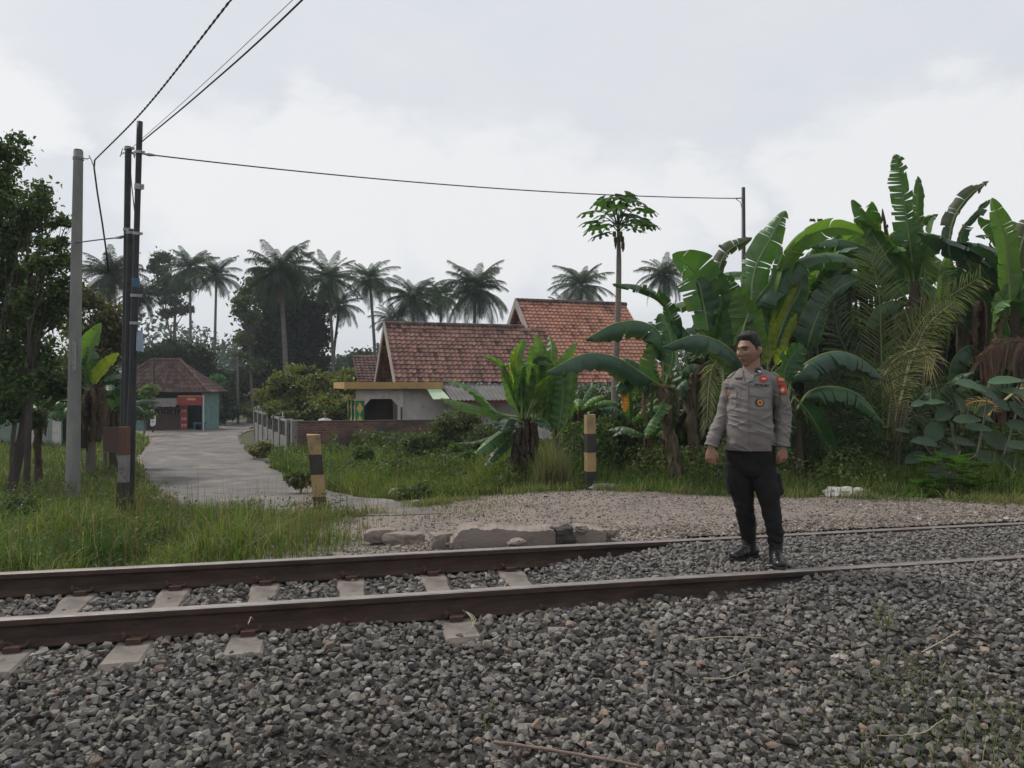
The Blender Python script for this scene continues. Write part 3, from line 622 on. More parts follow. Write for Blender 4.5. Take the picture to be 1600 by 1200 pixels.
# house on the left, behind the trees
hw = empty('white_house', (*G(70, 30)[:2], -1.2), 'small white house with railing, half hidden behind the left trees', 'house'); Y0 = 30
def lbox(mb, px0, px1, y0, y1, z0, z1): return zbox(mb, px0, px1, y0, y1, z0, z1, 30)
b = lbox(MB(), -60, 63, 31.4, 34, -1.4, 1.2); b.build('wall', mat('mint_wall', (.26,.33,.27), (.2,.26,.21), 2, .8), hw)
lbox(MB(), 48, 53, 30, 30.2, -1.4, 1.0).build('pillar', m_plaster, hw); b = lbox(MB(), 81, 92, 30, 30.15, -1.4, .15); b.build('pillar', m_plaster, hw)
b = MB()
for px_ in np.arange(49, 82, 2.6): lbox(b, px_, px_+.5, 30.05, 30.07, -1.1, -.1)
lbox(b, 48, 82, 30.04, 30.09, -.12, -.07); b.build('railing', mat('rail_paint', (.4,.45,.43), None), hw)
lbox(MB(), 63, 81, 31.5, 31.7, -1.4, 1.1).build('door', m_dark, hw)
b = MB(); A_ = np.array([Sx(-70, 30), 29.6, 1.05]); b_ = np.array([Sx(98, 30), 29.6, 1.05]); c_ = np.array([Sx(90, 30), 33, 2.5]); d_ = np.array([Sx(-70, 30), 33, 2.5]); roofpoly(b, (A_, b_, c_, d_), seed=8); b.build('roof', m_tile_dk, hw)
b = MB(); b.add(*hexa([(Sx(52,29.5),29.5,1.25),(Sx(66,29.5),29.5,.85),(Sx(66,29.5),29.56,.85),(Sx(52,29.5),29.56,1.25),(Sx(52,29.5),29.5,1.5),(Sx(66,29.5),29.5,1.1),(Sx(66,29.5),29.56,1.1),(Sx(52,29.5),29.56,1.5)])); b.build('bargeboard', m_plaster, hw)
# tiny far houses beyond the fence
def far_house(px, py_e, py_b, wpx, d, wall, roof, lab, rise=1.3):
    zb_, ze_ = CAMZ+(600-py_b)/F*d, CAMZ+(600-py_e)/F*d; x0, x1 = (px-wpx/2-800)/F*d, (px+wpx/2-800)/F*d
    o = empty('far_house', ((x0+x1)/2, d, zb_), lab, 'house'); b = MB(); b.add(*hexa([(x, y, z) for z in (zb_, ze_) for x, y in ((x0,d),(x1,d),(x1,d+5),(x0,d+5))])); b.build('wall', wall, o)
    b = MB(); a_ = .5; roofpoly(b, ((x0-a_, d-a_, ze_), (x1+a_, d-a_, ze_), (x1-.6, d+2.5, ze_+rise), (x0+.6, d+2.5, ze_+rise)), .5, .5, seed=2); b.add([(x0-a_,d+5+a_,ze_),(x1+a_,d+5+a_,ze_),(x1-.6,d+2.5,ze_+rise),(x0+.6,d+2.5,ze_+rise)], [(0,3,2,1)]); b.build('roof', roof, o)
    b = MB(); b.add(*box(((x0+x1)/2-.6, d-.03, (zb_+ze_)/2), (.7, .05, (ze_-zb_)*.4))); b.build('window', m_dark, o); return o
far_house(397, 622, 648, 22, 72, m_plaster, m_tile_brown, 'distant house with a steep orange brown roof above the far end of the grey fence', 3.0)
far_house(410, 640, 655, 12, 60, mat('pale_blue_wall', (.35,.45,.5), None), mat('white_sheet', (.6,.62,.62), None), 'distant tiny pale blue and white gabled shelter just past the grey fence', 1.0)
# parked car-like pale mound at the far road bend
# ================================================ poles, wires, posts
m_pole_c = mat('pole_concrete', (.235,.235,.22), (.15,.155,.145), 5, .9, .35, 60, stretch=(1,1,.25), c3=(.12,.125,.105), s3=1.6)
m_pole_i = mat('pole_black_paint', (.022,.023,.026), (.035,.034,.035), 8, .55, .2, 40, c3=(.05,.045,.042), s3=3)
m_wire = mat('cable_black', (.02,.02,.022), None, rough=.6)
m_galv = mat('galvanised', (.35,.35,.35), (.25,.25,.25), 20, .5, metal=.5)
dP = 11.6
base = G(113, dP); pole = empty('concrete_pole', tuple(base), 'round grey concrete utility pole standing in the grass at the left', 'pole')
zt = P(0, 236, dP)[2]; xt = P(122.5, 0, dP)[0]
hz_ = np.linspace(base[2]-.3, zt, 24)
b = MB(); b.add(*tube([(base[0]+(xt-base[0])*((z-base[2])/(zt-base[2])), dP, z) for z in hz_], np.linspace(.105, .066, 24), 24), smooth=True); shaft = b.build('shaft', m_pole_c, pole)
b = MB(); b.add(*tube([(xt, dP, zt-.005), (xt, dP, zt+.02)], .058, 20)); b.build('pole_cap', mat('pole_core', (.12,.12,.11), None), pole)
b = MB(); 
for dz_ in (.10, .13): b.add(*tube([(xt+.074*cos(t), dP+.074*sin(t), zt-dz_+.005*sin(3*t)) for t in np.linspace(0, 2*pi, 20)], .006, 5))
b.add(*tube([(xt+.07, dP-.02, zt-.11), (xt+.14, dP-.03, zt-.13), (xt+.19, dP-.03, zt-.11)], .009, 5)); b.build('wire_band', m_galv, pole)
pb0, pb1 = P(117, 533, dP-.1), P(117, 578, dP-.1); b = MB(); b.add(*tube([pb0, pb1], .014, 6)); b.add(*tube([P(114, 531, dP-.11), P(114.5, 580, dP-.11)], .008, 6)); b.build('steel_strip', m_galv, pole)
def iron_pole(pxt, pyt, pxb, d, r0, r1, label, bands=(), steps=()):
    base = G(pxb, d); T = P(pxt, pyt, d); o = empty('iron_pole', tuple(base), label, 'pole', 'black iron poles by the sign')
    b = MB(); n = 30; t = np.linspace(0, 1, n); pts = np.array([base+(T-base)*q for q in t]); pts[0, 2] -= .25
    rad = r0+(r1-r0)*t
    for s_, v_ in steps: rad = np.where(t > s_, v_, rad)
    b.add(*tube(pts, rad, 14), smooth=True); b.build('shaft', m_pole_i, o)
    for py in bands:
        q = (P(0, py, d)[2]-base[2])/(T[2]-base[2]); c = base+(T-base)*q; r_ = np.interp(q, t, rad)+.008
        b = MB(); b.add(*tube([c-(0,0,.018), c+(0,0,.018)], r_, 14)); b.add(*box(c+(r_+.012, 0, 0), (.035, .02, .03))); b.build('clamp_band', m_galv, o)
    return o
pA = iron_pole(218.5, 190, 201, 9.6, .062, .028, 'tallest black iron pole, with the blue tape and the long wire across the sky', (238, 290, 294, 365, 462, 505), ((.30,.045),(.62,.036)))
b = MB(); c0, c1 = P(212, 449, 9.6), P(212.4, 435, 9.6); b.add(*tube([c0, c1], .047, 14)); b.build('blue_tape', mat('tape_blue', (.04,.11,.19), None, rough=.5), pA)
pB = iron_pole(200.5, 229, 192, 9.85, .055, .034, 'middle black iron pole with frayed wires at its top', (232, 359), ((.35,.040),))
b = MB()
for i in range(16): a = R.uniform(0, 6.3); c = P(201, 232+R.uniform(0, 8), 9.85); b.add(*tube([c+(.04*cos(a), .04*sin(a), 0), c+(.08*cos(a), .07*sin(a), R.uniform(-.03,.03)), c+(.11*cos(a), .08*sin(a), R.uniform(-.07,.02))], .005, 4))
b.build('wire_ends', m_wire, pB)
pC = iron_pole(203.5, 359, 196, 9.75, .050, .042, 'shortest black iron pole, squeezed between the two taller ones', (364,))
# red and white striped stub pole with brown sign plate
st = empty('striped_signal_post', tuple(G(192, 9.35)), 'stub post painted red over white, standing against the black iron poles', 'post')
m_sred = mat('faded_red', (.13,.062,.052), (.10,.052,.045), 6, .85, .3, 40); m_swh = mat('dirty_white', (.22,.21,.205), (.15,.145,.14), 6, .85, .3, 40, c3=(.09,.07,.06), s3=6)
def sq(pz0, pz1, px0, px1, w_, m, nm): 
    a, c = P(px0, pz0, 9.35), P(px1, pz1, 9.35); b = MB(); b.add(*hexa([a+(-w_,-w_,0), a+(w_,-w_,0), a+(w_,w_,0), a+(-w_,w_,0), c+(-w_,-w_,0), c+(w_,-w_,0), c+(w_,w_,0), c+(-w_,w_,0)])); b.build(nm, m, st)
sq(808, 753, 191, 193, .056, m_pole_i, 'black_foot'); sq(753, 711, 193, 194, .050, m_swh, 'white_section'); sq(711, 667, 194, 194.8, .050, m_sred, 'red_section')
m_plate = mat('brown_plate', (.075,.045,.04), (.06,.037,.033), 3, .7, .2, 30)
b = MB(); pl = [P(160, 668, 9.5), P(187, 667, 9.4), P(187, 709, 9.4), P(161, 705, 9.5)]; b.add(*hexa([pl[3]+(0,.03,0), pl[2]+(0,.03,0), pl[1]+(0,.03,0), pl[0]+(0,.03,0), pl[3], pl[2], pl[1], pl[0]])); b.build('back_of_sign', m_plate, st)
b = MB(); b.add(*tube([P(177, 706, 9.45), P(185, 735, 9.45), P(187, 760, 9.45)], .012, 6)); b.build('plate_strut', m_pole_i, st)
# meter bag hanging on the pole
b = MB(); c = P(218.5, 532, 9.6); b.add(*hexa([c+(-.03,-.04,-.13), c+(.035,-.04,-.14), c+(.035,.04,-.14), c+(-.03,.04,-.13), c+(-.025,-.03,.11), c+(.022,-.03,.12), c+(.022,.03,.12), c+(-.025,.03,.11)]))
tag(b.build('plastic_cover', mat('pale_blue_plastic', (.26,.31,.40), (.2,.25,.33), 8, .4), loc=c-(0,0,.14)), 'pale bluish plastic cover hanging on the tallest black pole', 'cover')
def catenary(p, q, sag, n=40):
    p, q = np.array(p, float), np.array(q, float); t = np.linspace(0, 1, n)[:, None]; r_ = p+(q-p)*t; r_[:, 2] -= sag*4*(t*(1-t))[:, 0]; return r_
def wire(name, pts, r, label, extra=None, mats=m_wire):
    b = MB(); b.add(*tube(pts, r, 6), smooth=True)
    if extra: extra(b)
    return tag(b.build(name, mats, loc=pts[0]), label, 'cable')
dR = 13.5
pr = P(1152, 310, dR); pl_ = P(228, 241, 9.55)
# long wire between tallest pole and right pole
mid = catenary(pl_, pr, .12, 60)
wire('overhead_wire', mid, .0085, 'thin black wire strung across the sky from the tallest black pole to the right pole')
b = MB(); b.add(*tube([P(221, 240, 9.6), P(228, 241, 9.55), P(233, 241.5, 9.56), P(245, 243, 9.6)], [.008, .014, .022, .009], 7), smooth=True); b.build('wire_anchor', m_galv, pA)
# right pole
bR = G(1163.5, dR); TR = P(1161.5, 293, dR); rp = empty('black_pole', tuple(bR), 'thin black pole rising out of the banana leaves at the right', 'pole')
b = MB(); b.add(*tube([bR-(0,0,.2), (bR+TR)/2, TR], [.05,.042,.032], 12), smooth=True); b.build('shaft', m_pole_i, rp)
b = MB(); b.add(*tube([P(1150, 310, dR), P(1157, 309.5, dR), P(1162, 309, dR)], .012, 6)); b.add(*tube([P(1150, 311, dR-.05), P(1157, 316, dR-.05), P(1160, 330, dR-.05), P(1160.5, 370, dR-.05)], .007, 5)); b.build('wire_bracket', m_galv, rp)
# thick twisted cable towards the viewer
def seg3(*c): return spline(c, 60)
A0 = P(148, 250, 11.3); A1 = P(362, -2, 6.6); A2 = A1+(A1-A0)/np.linalg.norm(A1-A0)*14*np.array([1, 1, 0])+(0, 0, .6)
tw = seg3(A0, A0+(A1-A0)*.5-(0, 0, .09), A1, A1+(A2-A1)*.4, A2); b = MB()
s = np.cumsum(np.r_[0, np.linalg.norm(np.diff(tw, axis=0), axis=1)]); tt = np.linspace(0, s[-1], 700); P2 = np.stack([np.interp(tt, s, tw[:, i]) for i in range(3)], -1)
for ph in (0, pi): b.add(*tube(P2+np.stack([.0*tt, .006*np.cos(tt*26+ph), .007*np.sin(tt*26+ph)], -1), .0065, 5), smooth=True)
b.add(*tube([A0, P(147, 262, 11.3), P(152, 300, 11.25), P(160, 350, 11.3), P(165, 385, 11.4), P(170, 425, 11.6)], .012, 6), smooth=True)
b.add(*tube([P(139, 243, 11.5), P(143, 251, 11.4), P(147, 262, 11.3)], .007, 5))
tag(b.build('twisted_cable', m_wire, loc=A0), 'thick twisted black cable from the concrete pole up over the viewer', 'cable')
B0 = P(222, 221, 9.6); B1 = P(474, -2, 5.8); B2 = B1+(B1-B0)*np.array([1, 1, 0])*3+(0, 0, .5); wire('overhead_cable', spline([B0, (B0+B1)/2-(0,0,.03), B1, B2], 60), .008, 'smooth black cable rising to the top edge right of the twisted one')
B0 = P(207, 230, 9.85); B1 = P(474, -16, 6.1); B2 = B1+(B1-B0)*np.array([1, 1, 0])*3+(0, 0, .5); wire('thin_overhead_cable', spline([B0, (B0+B1)/2-(0,0,.02), B1, B2], 60), .003, 'very thin black cable just above the smooth one')
wire('service_wire', spline([P(203, 238, 9.85), P(205, 280, 9.8), P(208, 310, 9.7), P(211, 340, 9.65), P(211.5, 365, 9.6)], 30), .006, 'short drooping wire between the middle and tallest black poles')
wire('side_wire', spline([P(187, 371, 9.8), P(160, 374, 10.4), P(105, 381, 12)], 20), .009, 'thin wire from the middle black pole left into the big tree')
b = MB(); b.add(*tube([P(197, 368, 9.85), P(188, 371, 9.8), P(178, 372, 9.95)], [.012,.022,.010], 6)); b.build('wire_grip', m_galv, pB)
# striped wooden guard posts
def guard(px0, py0, px1, py1, d, w_, bands, label, chips):
    base = G(px1, d); top = P(px0, py0, d); o = empty('striped_guard_post', tuple(base), label, 'post', 'yellow and black striped crossing posts')
    m_y = bpy.data.materials.get('post_yellow') or mat('post_yellow', (.36,.25,.125), (.28,.195,.10), 7, .85, .35, 50, c3=(.10,.09,.07), s3=5, stretch=(1,1,.5)); m_k = bpy.data.materials.get('post_black') or mat('post_black', (.024,.023,.022), (.045,.042,.038), 8, .7, .3, 50)
    ax = (top-base); ax = ax/ (top[2]-base[2])
    base[2] -= .0
    prev = base-ax*.25; seq = [(-.25, 0)]+[(q, None) for q in bands]
    zs = [-.25]+list(bands); H_ = top[2]-base[2]
    for i in range(len(zs)-1):
        a, c = base+ax*zs[i]*(1 if zs[i] < 0 else H_), base+ax*zs[i+1]*H_; ang = radians(14)
        ww = w_*1.0; cs = [np.array([cos(ang+q), sin(ang+q), 0])*ww*.7071*1 for q in (radians(225), radians(315), radians(45), radians(135))]
        jag = R.uniform(-.012, .012, 4) if i == len(zs)-2 else np.zeros(4)
        b = MB(); n_ = 6; V = []
        for k in range(n_+1):
            p = a+(c-a)*k/n_
            for q_, cc in enumerate(cs): V.append(p+cc*(1+R.uniform(-.02,.02))+(0,0,jag[q_] if k == n_ else 0))
        Fc = [(k*4+j, k*4+(j+1)%4, (k+1)*4+(j+1)%4, (k+1)*4+j) for k in range(n_) for j in range(4)]+[(3,2,1,0), tuple(n_*4+j for j in range(4))]
        b.add(V, Fc); b.build('black_band' if i % 2 == 0 else 'yellow_band', m_k if i % 2 == 0 else m_y, o)
    return o
gA = guard(489.5, 679, 502, 806, 9.4, .155, (.24, .51, .76, 1.0), 'leaning yellow and black striped post at the road edge, in the tall grass', 0)
gB = guard(921.5, 648, 922.5, 762, 10.9, .13, (.25, .5, .75, 1.0), 'upright yellow and black striped post in front of the banana plants', 0)
# ================================================ rubble, rocks, litter, sticks
m_slab = mat('broken_concrete', (.27,.225,.195), (.21,.175,.15), 4, .95, .5, 30, c3=(.16,.13,.11), s3=3); m_rock = mat('pale_rock', (.36,.34,.31), (.24,.22,.2), 5, .95, .6, 20)
def lump(c, s, rz=0, seed=0, n=5, rough=.12):
    """eroded block: cube-sphere style grid pushed by noise"""
    g = np.linspace(-1, 1, n*2+1); V = []; Fc = []
    for axis_ in range(3):
        for sg_ in (-1, 1):
            A_, B_ = np.meshgrid(g, g); q = np.zeros(A_.shape+(3,)); q[..., axis_] = sg_; q[..., (axis_+1) % 3] = A_; q[..., (axis_+2) % 3] = B_; q = q.reshape(-1, 3)
            o_ = len(V); V += list(q); m_ = len(g)
            for i in range(m_-1):
                for j in range(m_-1):
                    f = (o_+i*m_+j, o_+i*m_+j+1, o_+(i+1)*m_+j+1, o_+(i+1)*m_+j); Fc.append(f if sg_ > 0 else f[::-1])
    V = np.array(V); r_ = np.linalg.norm(V, axis=1)[:, None]; V = V/r_*(r_**.45)
    V = V*(1+rough*2*(vnoise(V+seed*7.3, 1.3, seed)[:, None]-.5)+rough*(vnoise(V+seed*3.1, 3.4, seed)[:, None]-.5)); V = V*np.array(s)/2
    V = V@np.array([[cos(rz), sin(rz), 0],[-sin(rz), cos(rz), 0],[0,0,1]])+np.asarray(c, float); return V, Fc
def rubble(name, px, py, d, s, rz, label, m=m_slab, seed=0, rough=.14, cat='rubble', group=None):
    c = P(px, py, d); b = MB(); b.add(*lump(c, s, rz, seed, 6, rough), smooth=False); return tag(b.build(name, m, loc=c), label, cat, group)
# long curved slab edges just behind the far rail
b = MB(); pts = [(706,848),(722,838),(742,833),(775,830),(800,834),(840,836),(862,834)]
def slab_strip(px_top, d, depth, thick):
    q_ = np.array(px_top, float); t_ = np.linspace(0, len(q_)-1, 44); px_top = [[np.interp(a, range(len(q_)), q_[:, c])+R.normal(0, (.5, .55, .004)[c]) for c in range(3)] for a in t_]
    V = []; n = len(px_top)
    for (px, py, hh) in px_top:
        a = P(px, py, d); a2 = a+np.array([-.02, depth, .012]); V += [a-(0, 0, hh), a, a2, a2-(0, 0, hh)]
    Fc = [(i*4+j, i*4+(j+1)%4, (i+1)*4+(j+1)%4, (i+1)*4+j) for i in range(n-1) for j in range(4)]+[(3,2,1,0), tuple((n-1)*4+j for j in range(4))]; return V, Fc
dS = 6.35
s1 = [(703,852,.08),(712,838,.16),(722,828,.2),(742,825,.2),(758,829,.2),(775,826,.2),(800,829,.2),(840,831,.2),(862,828,.18),(868,832,.15)]
b = MB(); b.add(*slab_strip(s1, dS, .22, .1)); sl_m = b
tag(sl_m.build('broken_kerb_slab', m_slab, loc=P(780, 850, dS)), 'longest broken brown concrete slab lying along the far rail', 'slab')
b = MB(); b.add(*slab_strip([(892,832,.15),(905,828,.16),(930,827,.15),(948,833,.1)], 6.45, .2, .1)); tag(b.build('broken_kerb_slab', m_slab, loc=P(920, 850, 6.45)), 'short broken concrete slab right of the dark clod behind the far rail', 'slab')
rubble('dirt_clod', 880, 838, 6.4, (.19,.16,.17), .3, 'dark dirt clod between two broken slabs behind the far rail', mat('clod', (.07,.06,.055), (.05,.043,.04), 9, .95, .8, 30), 3, .3, 'clod')
rubble('concrete_chunk', 632, 842, 6.75, (.36,.2,.13), -.25, 'flat pale concrete chunk at the end of the tall grass', m_slab, 4)
rubble('concrete_chunk', 597, 836, 6.8, (.3,.16,.13), .1, 'concrete chunk half swallowed by the tall grass', m_slab, 5)
rubble('concrete_chunk', 684, 846, 6.4, (.13,.14,.16), .5, 'small tilted concrete chunk just left of the longest slab', m_slab, 6)
rubble('concrete_chunk', 697, 840, 6.7, (.15,.12,.1), .5, 'small square concrete chunk behind the tilted one', m_slab, 7)
rubble('concrete_chunk', 801, 828, 7.0, (.26,.16,.07), .1, 'low flat concrete chunk behind the longest slab', m_slab, 8)
for i, (px, py, s_, lab) in enumerate([(745,824,.09,'reddish stone lying above the left end of the longest slab'),(763,827,.07,'brown stone on the notch of the longest slab'),(905,826,.11,'dark stone on top of the short slab'),(951,832,.10,'rounded brown stone at the right end of the short slab'),(807,849,.10,'pale stone in front of the longest slab by the rail')]):
    rubble('loose_stone', px, py, 6.5 if py < 840 else 6.25, (s_*1.4, s_, s_*.7), i, lab, m_slab, 20+i, .25, 'stone')
rubble('white_boulder', 1322, 774, 9.95, (.50,.3,.20), -.3, 'pale pointed boulder at the grass edge right of the man', mat('boulder_pale', (.5,.48,.44), (.28,.26,.24), 6, .95, .6, 20), 41, .38, 'boulder')
rubble('pale_stone', 1296, 778, 10.0, (.2,.15,.07), 0, 'flat pale stone leaning on the left of the pale boulder', m_rock, 32, .2, 'stone')
rubble('old_kerb', 628, 771, 12.6, (.42,.2,.2), .05, 'pale old kerb block in the grass edge, left one', m_rock, 33, .2, 'kerb')
rubble('old_kerb', 712, 774, 12.3, (1.1,.16,.1), .03, 'long low pale kerb strip at the grass edge in front of the bushes', m_rock, 34, .15, 'kerb')
rubble('old_kerb', 943, 762, 10.8, (.38,.15,.12), .03, 'low kerb stone just right of the upright striped post', m_rock, 35, .2, 'kerb')
rubble('white_litter', 867, 781, 10.15, (.10,.08,.045), .3, 'small crumpled white plastic litter on the dirt path', mat('litter_white', (.8,.8,.8), None, rough=.6), 36, .3, 'litter')
rubble('pale_stone', 650, 784, 10.6, (.09,.06,.05), .3, 'small white stone on the path below the left kerb block', m_rock, 37, .3, 'stone')
m_stick = mat('dry_stick', (.25,.185,.145), (.17,.12,.1), 20, .9, .3, 60); m_straw = mat('dry_straw', (.42,.36,.26), (.3,.25,.18), 20, .9)
def stick(ctrl, r0, r1, label, name='dry_stick', m=m_stick, cat='stick', n=20):
    pts = []
    for px, py, up in ctrl:
        d = 3.2
        for d in np.arange(2.6, 11, .01):
            if CAMZ+(600-py)/F*d <= gz((px-800)/F*d, d)+up: break
        pts.append(P(px, py, d))
    b = MB(); b.add(*tube(spline(pts, n)+R.normal(0, .0012, (n, 3)), np.linspace(r0, r1, n), 6), smooth=True); return tag(b.build(name, m, loc=pts[0]), label, cat)
stick([(772,1159,.05),(850,1170,.055),(935,1184,.055),(1005,1198,.045)], .008, .006, 'long straight brown stick lying on the stones at the bottom of the picture')
stick([(1075,1000,.055),(1130,995,.06),(1200,997,.055)], .004, .002, 'thin straw lying on the ballast below the man, nearer the rail', 'dry_straw', m_straw, 'straw')
stick([(1100,1060,.05),(1135,1060,.06),(1165,1048,.07),(1175,1044,.08)], .004, .002, 'bent pale straw lying on the ballast lower right of centre', 'dry_straw', m_straw, 'straw')
stick([(1440,1019,.05),(1470,1003,.06),(1500,985,.07)], .004, .003, 'thin straight twig pointing up right on the right ballast', 'dry_twig', m_straw, 'twig')
stick([(765,940,.02),(785,920,.05),(795,905,.08)], .005, .004, 'short stick leaning against the far rail clip', 'dry_twig', m_straw, 'twig')
stick([(388,975,.10),(392,965,.12),(398,972,.06)], .004, .003, 'tiny twig caught on the near rail clip at left', 'dry_twig', m_straw, 'twig')
for i in range(4):
    stick([(716,951,.05),(733,958+i,.07),(744-2*i,970+3*i,.06),(735-4*i,985+i*2,.04)], .0025, .0015, 'tangle of dry grass stalks curling over the bare sleeper end by the near rail', 'dry_straw', m_straw, 'straw')['group'] = 'dry stalks tangled at the sleeper end'
stick([(1360,1150,.03),(1440,1145,.06),(1475,1123,.08)], .003, .002, 'thin straw in the weeds at the lower right', 'dry_straw', m_straw, 'straw')
# ================================================ vegetation builders
def blades(mb, p, h, w_, bend, col, rng, fan=None):
    n = len(p)
    if n == 0: return
    az = rng.uniform(0, 2*pi, n); d = np.stack([np.cos(az), np.sin(az), 0*az], -1); fa = az+pi/2+rng.normal(0, .5, n); sd_ = np.stack([np.cos(fa), np.sin(fa), 0*fa], -1)
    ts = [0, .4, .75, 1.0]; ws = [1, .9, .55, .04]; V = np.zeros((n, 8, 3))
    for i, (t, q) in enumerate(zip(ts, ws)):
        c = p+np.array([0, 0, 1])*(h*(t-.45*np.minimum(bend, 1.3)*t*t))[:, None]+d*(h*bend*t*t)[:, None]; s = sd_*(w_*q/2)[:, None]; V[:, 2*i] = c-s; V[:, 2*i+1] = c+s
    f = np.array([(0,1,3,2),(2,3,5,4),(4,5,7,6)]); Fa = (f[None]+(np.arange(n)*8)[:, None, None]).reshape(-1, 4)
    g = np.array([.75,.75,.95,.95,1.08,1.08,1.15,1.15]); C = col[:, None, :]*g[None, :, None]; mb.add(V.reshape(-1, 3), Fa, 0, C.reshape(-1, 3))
def gcol(p, rng, a, b_, dry=.06, seed=1):
    n = len(p); t = (vnoise(p*(1,1,0), 1.1, seed)*.6+vnoise(p*(1,1,0), 4, seed+1)*.4)[:, None]; t = np.clip((t-.3)/.4, 0, 1); c = np.array(a)*(1-t)+np.array(b_)*t
    c = c*rng.uniform(.65, 1.35, (n, 1)); k = rng.rand(n) < dry; c[k] = np.array([.26,.22,.12])*rng.uniform(.6, 1.2, (k.sum(), 1)); return c
def inpoly(x, y, poly):
    poly = np.array(poly); r = np.zeros(len(x), bool); j = len(poly)-1
    for i in range(len(poly)):
        a, b_ = poly[i], poly[j]; c = ((a[1] > y) != (b_[1] > y)) & (x < (b_[0]-a[0])*(y-a[1])/(b_[1]-a[1]+1e-12)+a[0]); r ^= c; j = i
    return r
road_poly = [r[0] for r in road_rows]+[r[1] for r in road_rows[::-1]]
def scatter(poly, n, rng, road=True):
    poly = np.array(poly, float); lo, hi = poly.min(0), poly.max(0); x = rng.uniform(lo[0], hi[0], n*3); y = rng.uniform(lo[1], hi[1], n*3); k = inpoly(x, y, poly)
    if road: k &= ~inpoly(x, y, road_poly)
    x, y = x[k][:n], y[k][:n]; return x, y
rg = np.random.RandomState(11)
# tall roadside grass, left foreground
mb = MB()
polyA = [(-9, 5.2), (-6.2, 4.9), (-3.9, 5.25), (-2.4, 5.62), (-1.35, 5.95), (-1.05, 6.4), (-1.2, 7.2), (-1.6, 8.2), (-1.85, 9.0), (-2.35, 9.8), (-3.3, 9.7), (-4.4, 10.6), (-5.5, 12), (-14, 12), (-14, 5.2)]
x, y = scatter(polyA, 60000, rg, False); z = gz(x, y); ok = visible(x, y, z, 160) & (uv(x, y)[1] > V2+.22); x, y = x[ok], y[ok]; p = np.c_[x, y, gz(x, y)-.02]
clump = np.clip(vnoise(p*(1,1,0), 2.3, 21)*1.5-.25, .12, 1.15); edge = ss(V2+.1, V2+.9, uv(x, y)[1])*.6+.4
rt = ss(-.9, -2.2, x)*.75+.25; fary = 1-.5*ss(8.0, 9.6, y)
h = .36*clump*edge*rt*fary*rg.uniform(.6, 1.3, len(x))+.05
keep = rg.rand(len(x)) < (.55+.45*rt); x, y, p, h = x[keep], y[keep], p[keep], h[keep]
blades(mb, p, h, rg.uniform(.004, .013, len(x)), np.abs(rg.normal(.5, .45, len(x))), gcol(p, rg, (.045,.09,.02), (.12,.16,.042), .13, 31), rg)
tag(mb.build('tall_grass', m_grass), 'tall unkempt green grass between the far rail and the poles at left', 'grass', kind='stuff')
# seed stalks
mb = MB(); n = 420; x = rg.uniform(-4.2, -1.2, n); y = 6.1+rg.rand(n)*2.6; ok = uv(x, y)[1] > V2+.35; p = np.c_[x, y, gz(x, y)][ok]; n = len(p)
blades(mb, p, rg.uniform(.35, .75, n), np.full(n, .004), np.abs(rg.normal(.2, .2, n)), np.tile((.16,.11,.07), (n, 1))*rg.uniform(.6, 1.3, (n, 1)), rg)
tag(mb.build('seed_stalks', m_grass), 'thin brown seed stalks above the tall grass at the road edge', 'grass', kind='stuff')
# lawn left of the road
mb = MB()
polyB = [(-3.2, 9.6), (-5, 12), (-7.5, 17), (-11.8, 24), (-16, 34), (-23, 45), (-40, 45), (-20, 12), (-13, 9.2), (-5, 8.8)]
x, y = scatter(polyB, 60000, rg); z = gz(x, y); ok = visible(x, y, z, 100); p = np.c_[x, y, z-.02][ok]; x, y = x[ok], y[ok]
h = (.10+.16*vnoise(p*(1,1,0), 1.2, 41))*rg.uniform(.6, 1.3, len(x))*(.75+y/30)
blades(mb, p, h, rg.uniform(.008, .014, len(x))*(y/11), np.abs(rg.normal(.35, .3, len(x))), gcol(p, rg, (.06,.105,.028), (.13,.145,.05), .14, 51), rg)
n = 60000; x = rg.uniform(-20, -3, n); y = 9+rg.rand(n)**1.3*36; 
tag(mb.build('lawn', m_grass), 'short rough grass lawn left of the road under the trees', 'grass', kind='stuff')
# meadow between wall, bananas and path
mb = MB()
pm = [G(a, b_)[:2] for a, b_ in ((545, 12.3), (600, 11.9), (700, 11.6), (800, 11.15), (900, 10.8), (1000, 10.7), (1100, 10.6), (1200, 10.45), (1300, 10.2), (1400, 9.9), (1500, 9.45), (1640, 8.95), (1700, 10.5), (1500, 12), (1300, 13), (1100, 15), (900, 20), (760, 24.0), (455, 23), (425, 22.5), (418, 19.5), (455, 16), (500, 13.6))]
x, y = scatter(pm, 90000, rg); z = gz(x, y); ok = visible(x, y, z, 100); ok &= (rg.rand(len(x)) < np.clip(14/np.maximum(y, 9), .3, 1)**1.2); p = np.c_[x, y, z-.02][ok]; x, y = x[ok], y[ok]
def edge_dist(x, y):
    q = np.array(pm[:12]); yb = np.interp(x, q[:, 0], q[:, 1]); return y-yb
ed = edge_dist(x, y); h = (.10+.30*ss(.1, 1.4, ed))*(.35+1.3*vnoise(p*(1,1,0), 1.1, 61))*rg.uniform(.6, 1.3, len(x))
h = np.where(x > 1.2, np.maximum(h, .16*rg.uniform(.5, 1.6, len(x))), h)
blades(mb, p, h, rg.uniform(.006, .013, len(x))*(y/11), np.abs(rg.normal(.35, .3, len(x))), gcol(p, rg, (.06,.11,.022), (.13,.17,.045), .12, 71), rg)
tag(mb.build('meadow_grass', m_grass), 'bright green knee-high grass between the brick wall, the bananas and the dirt path', 'grass', kind='stuff')
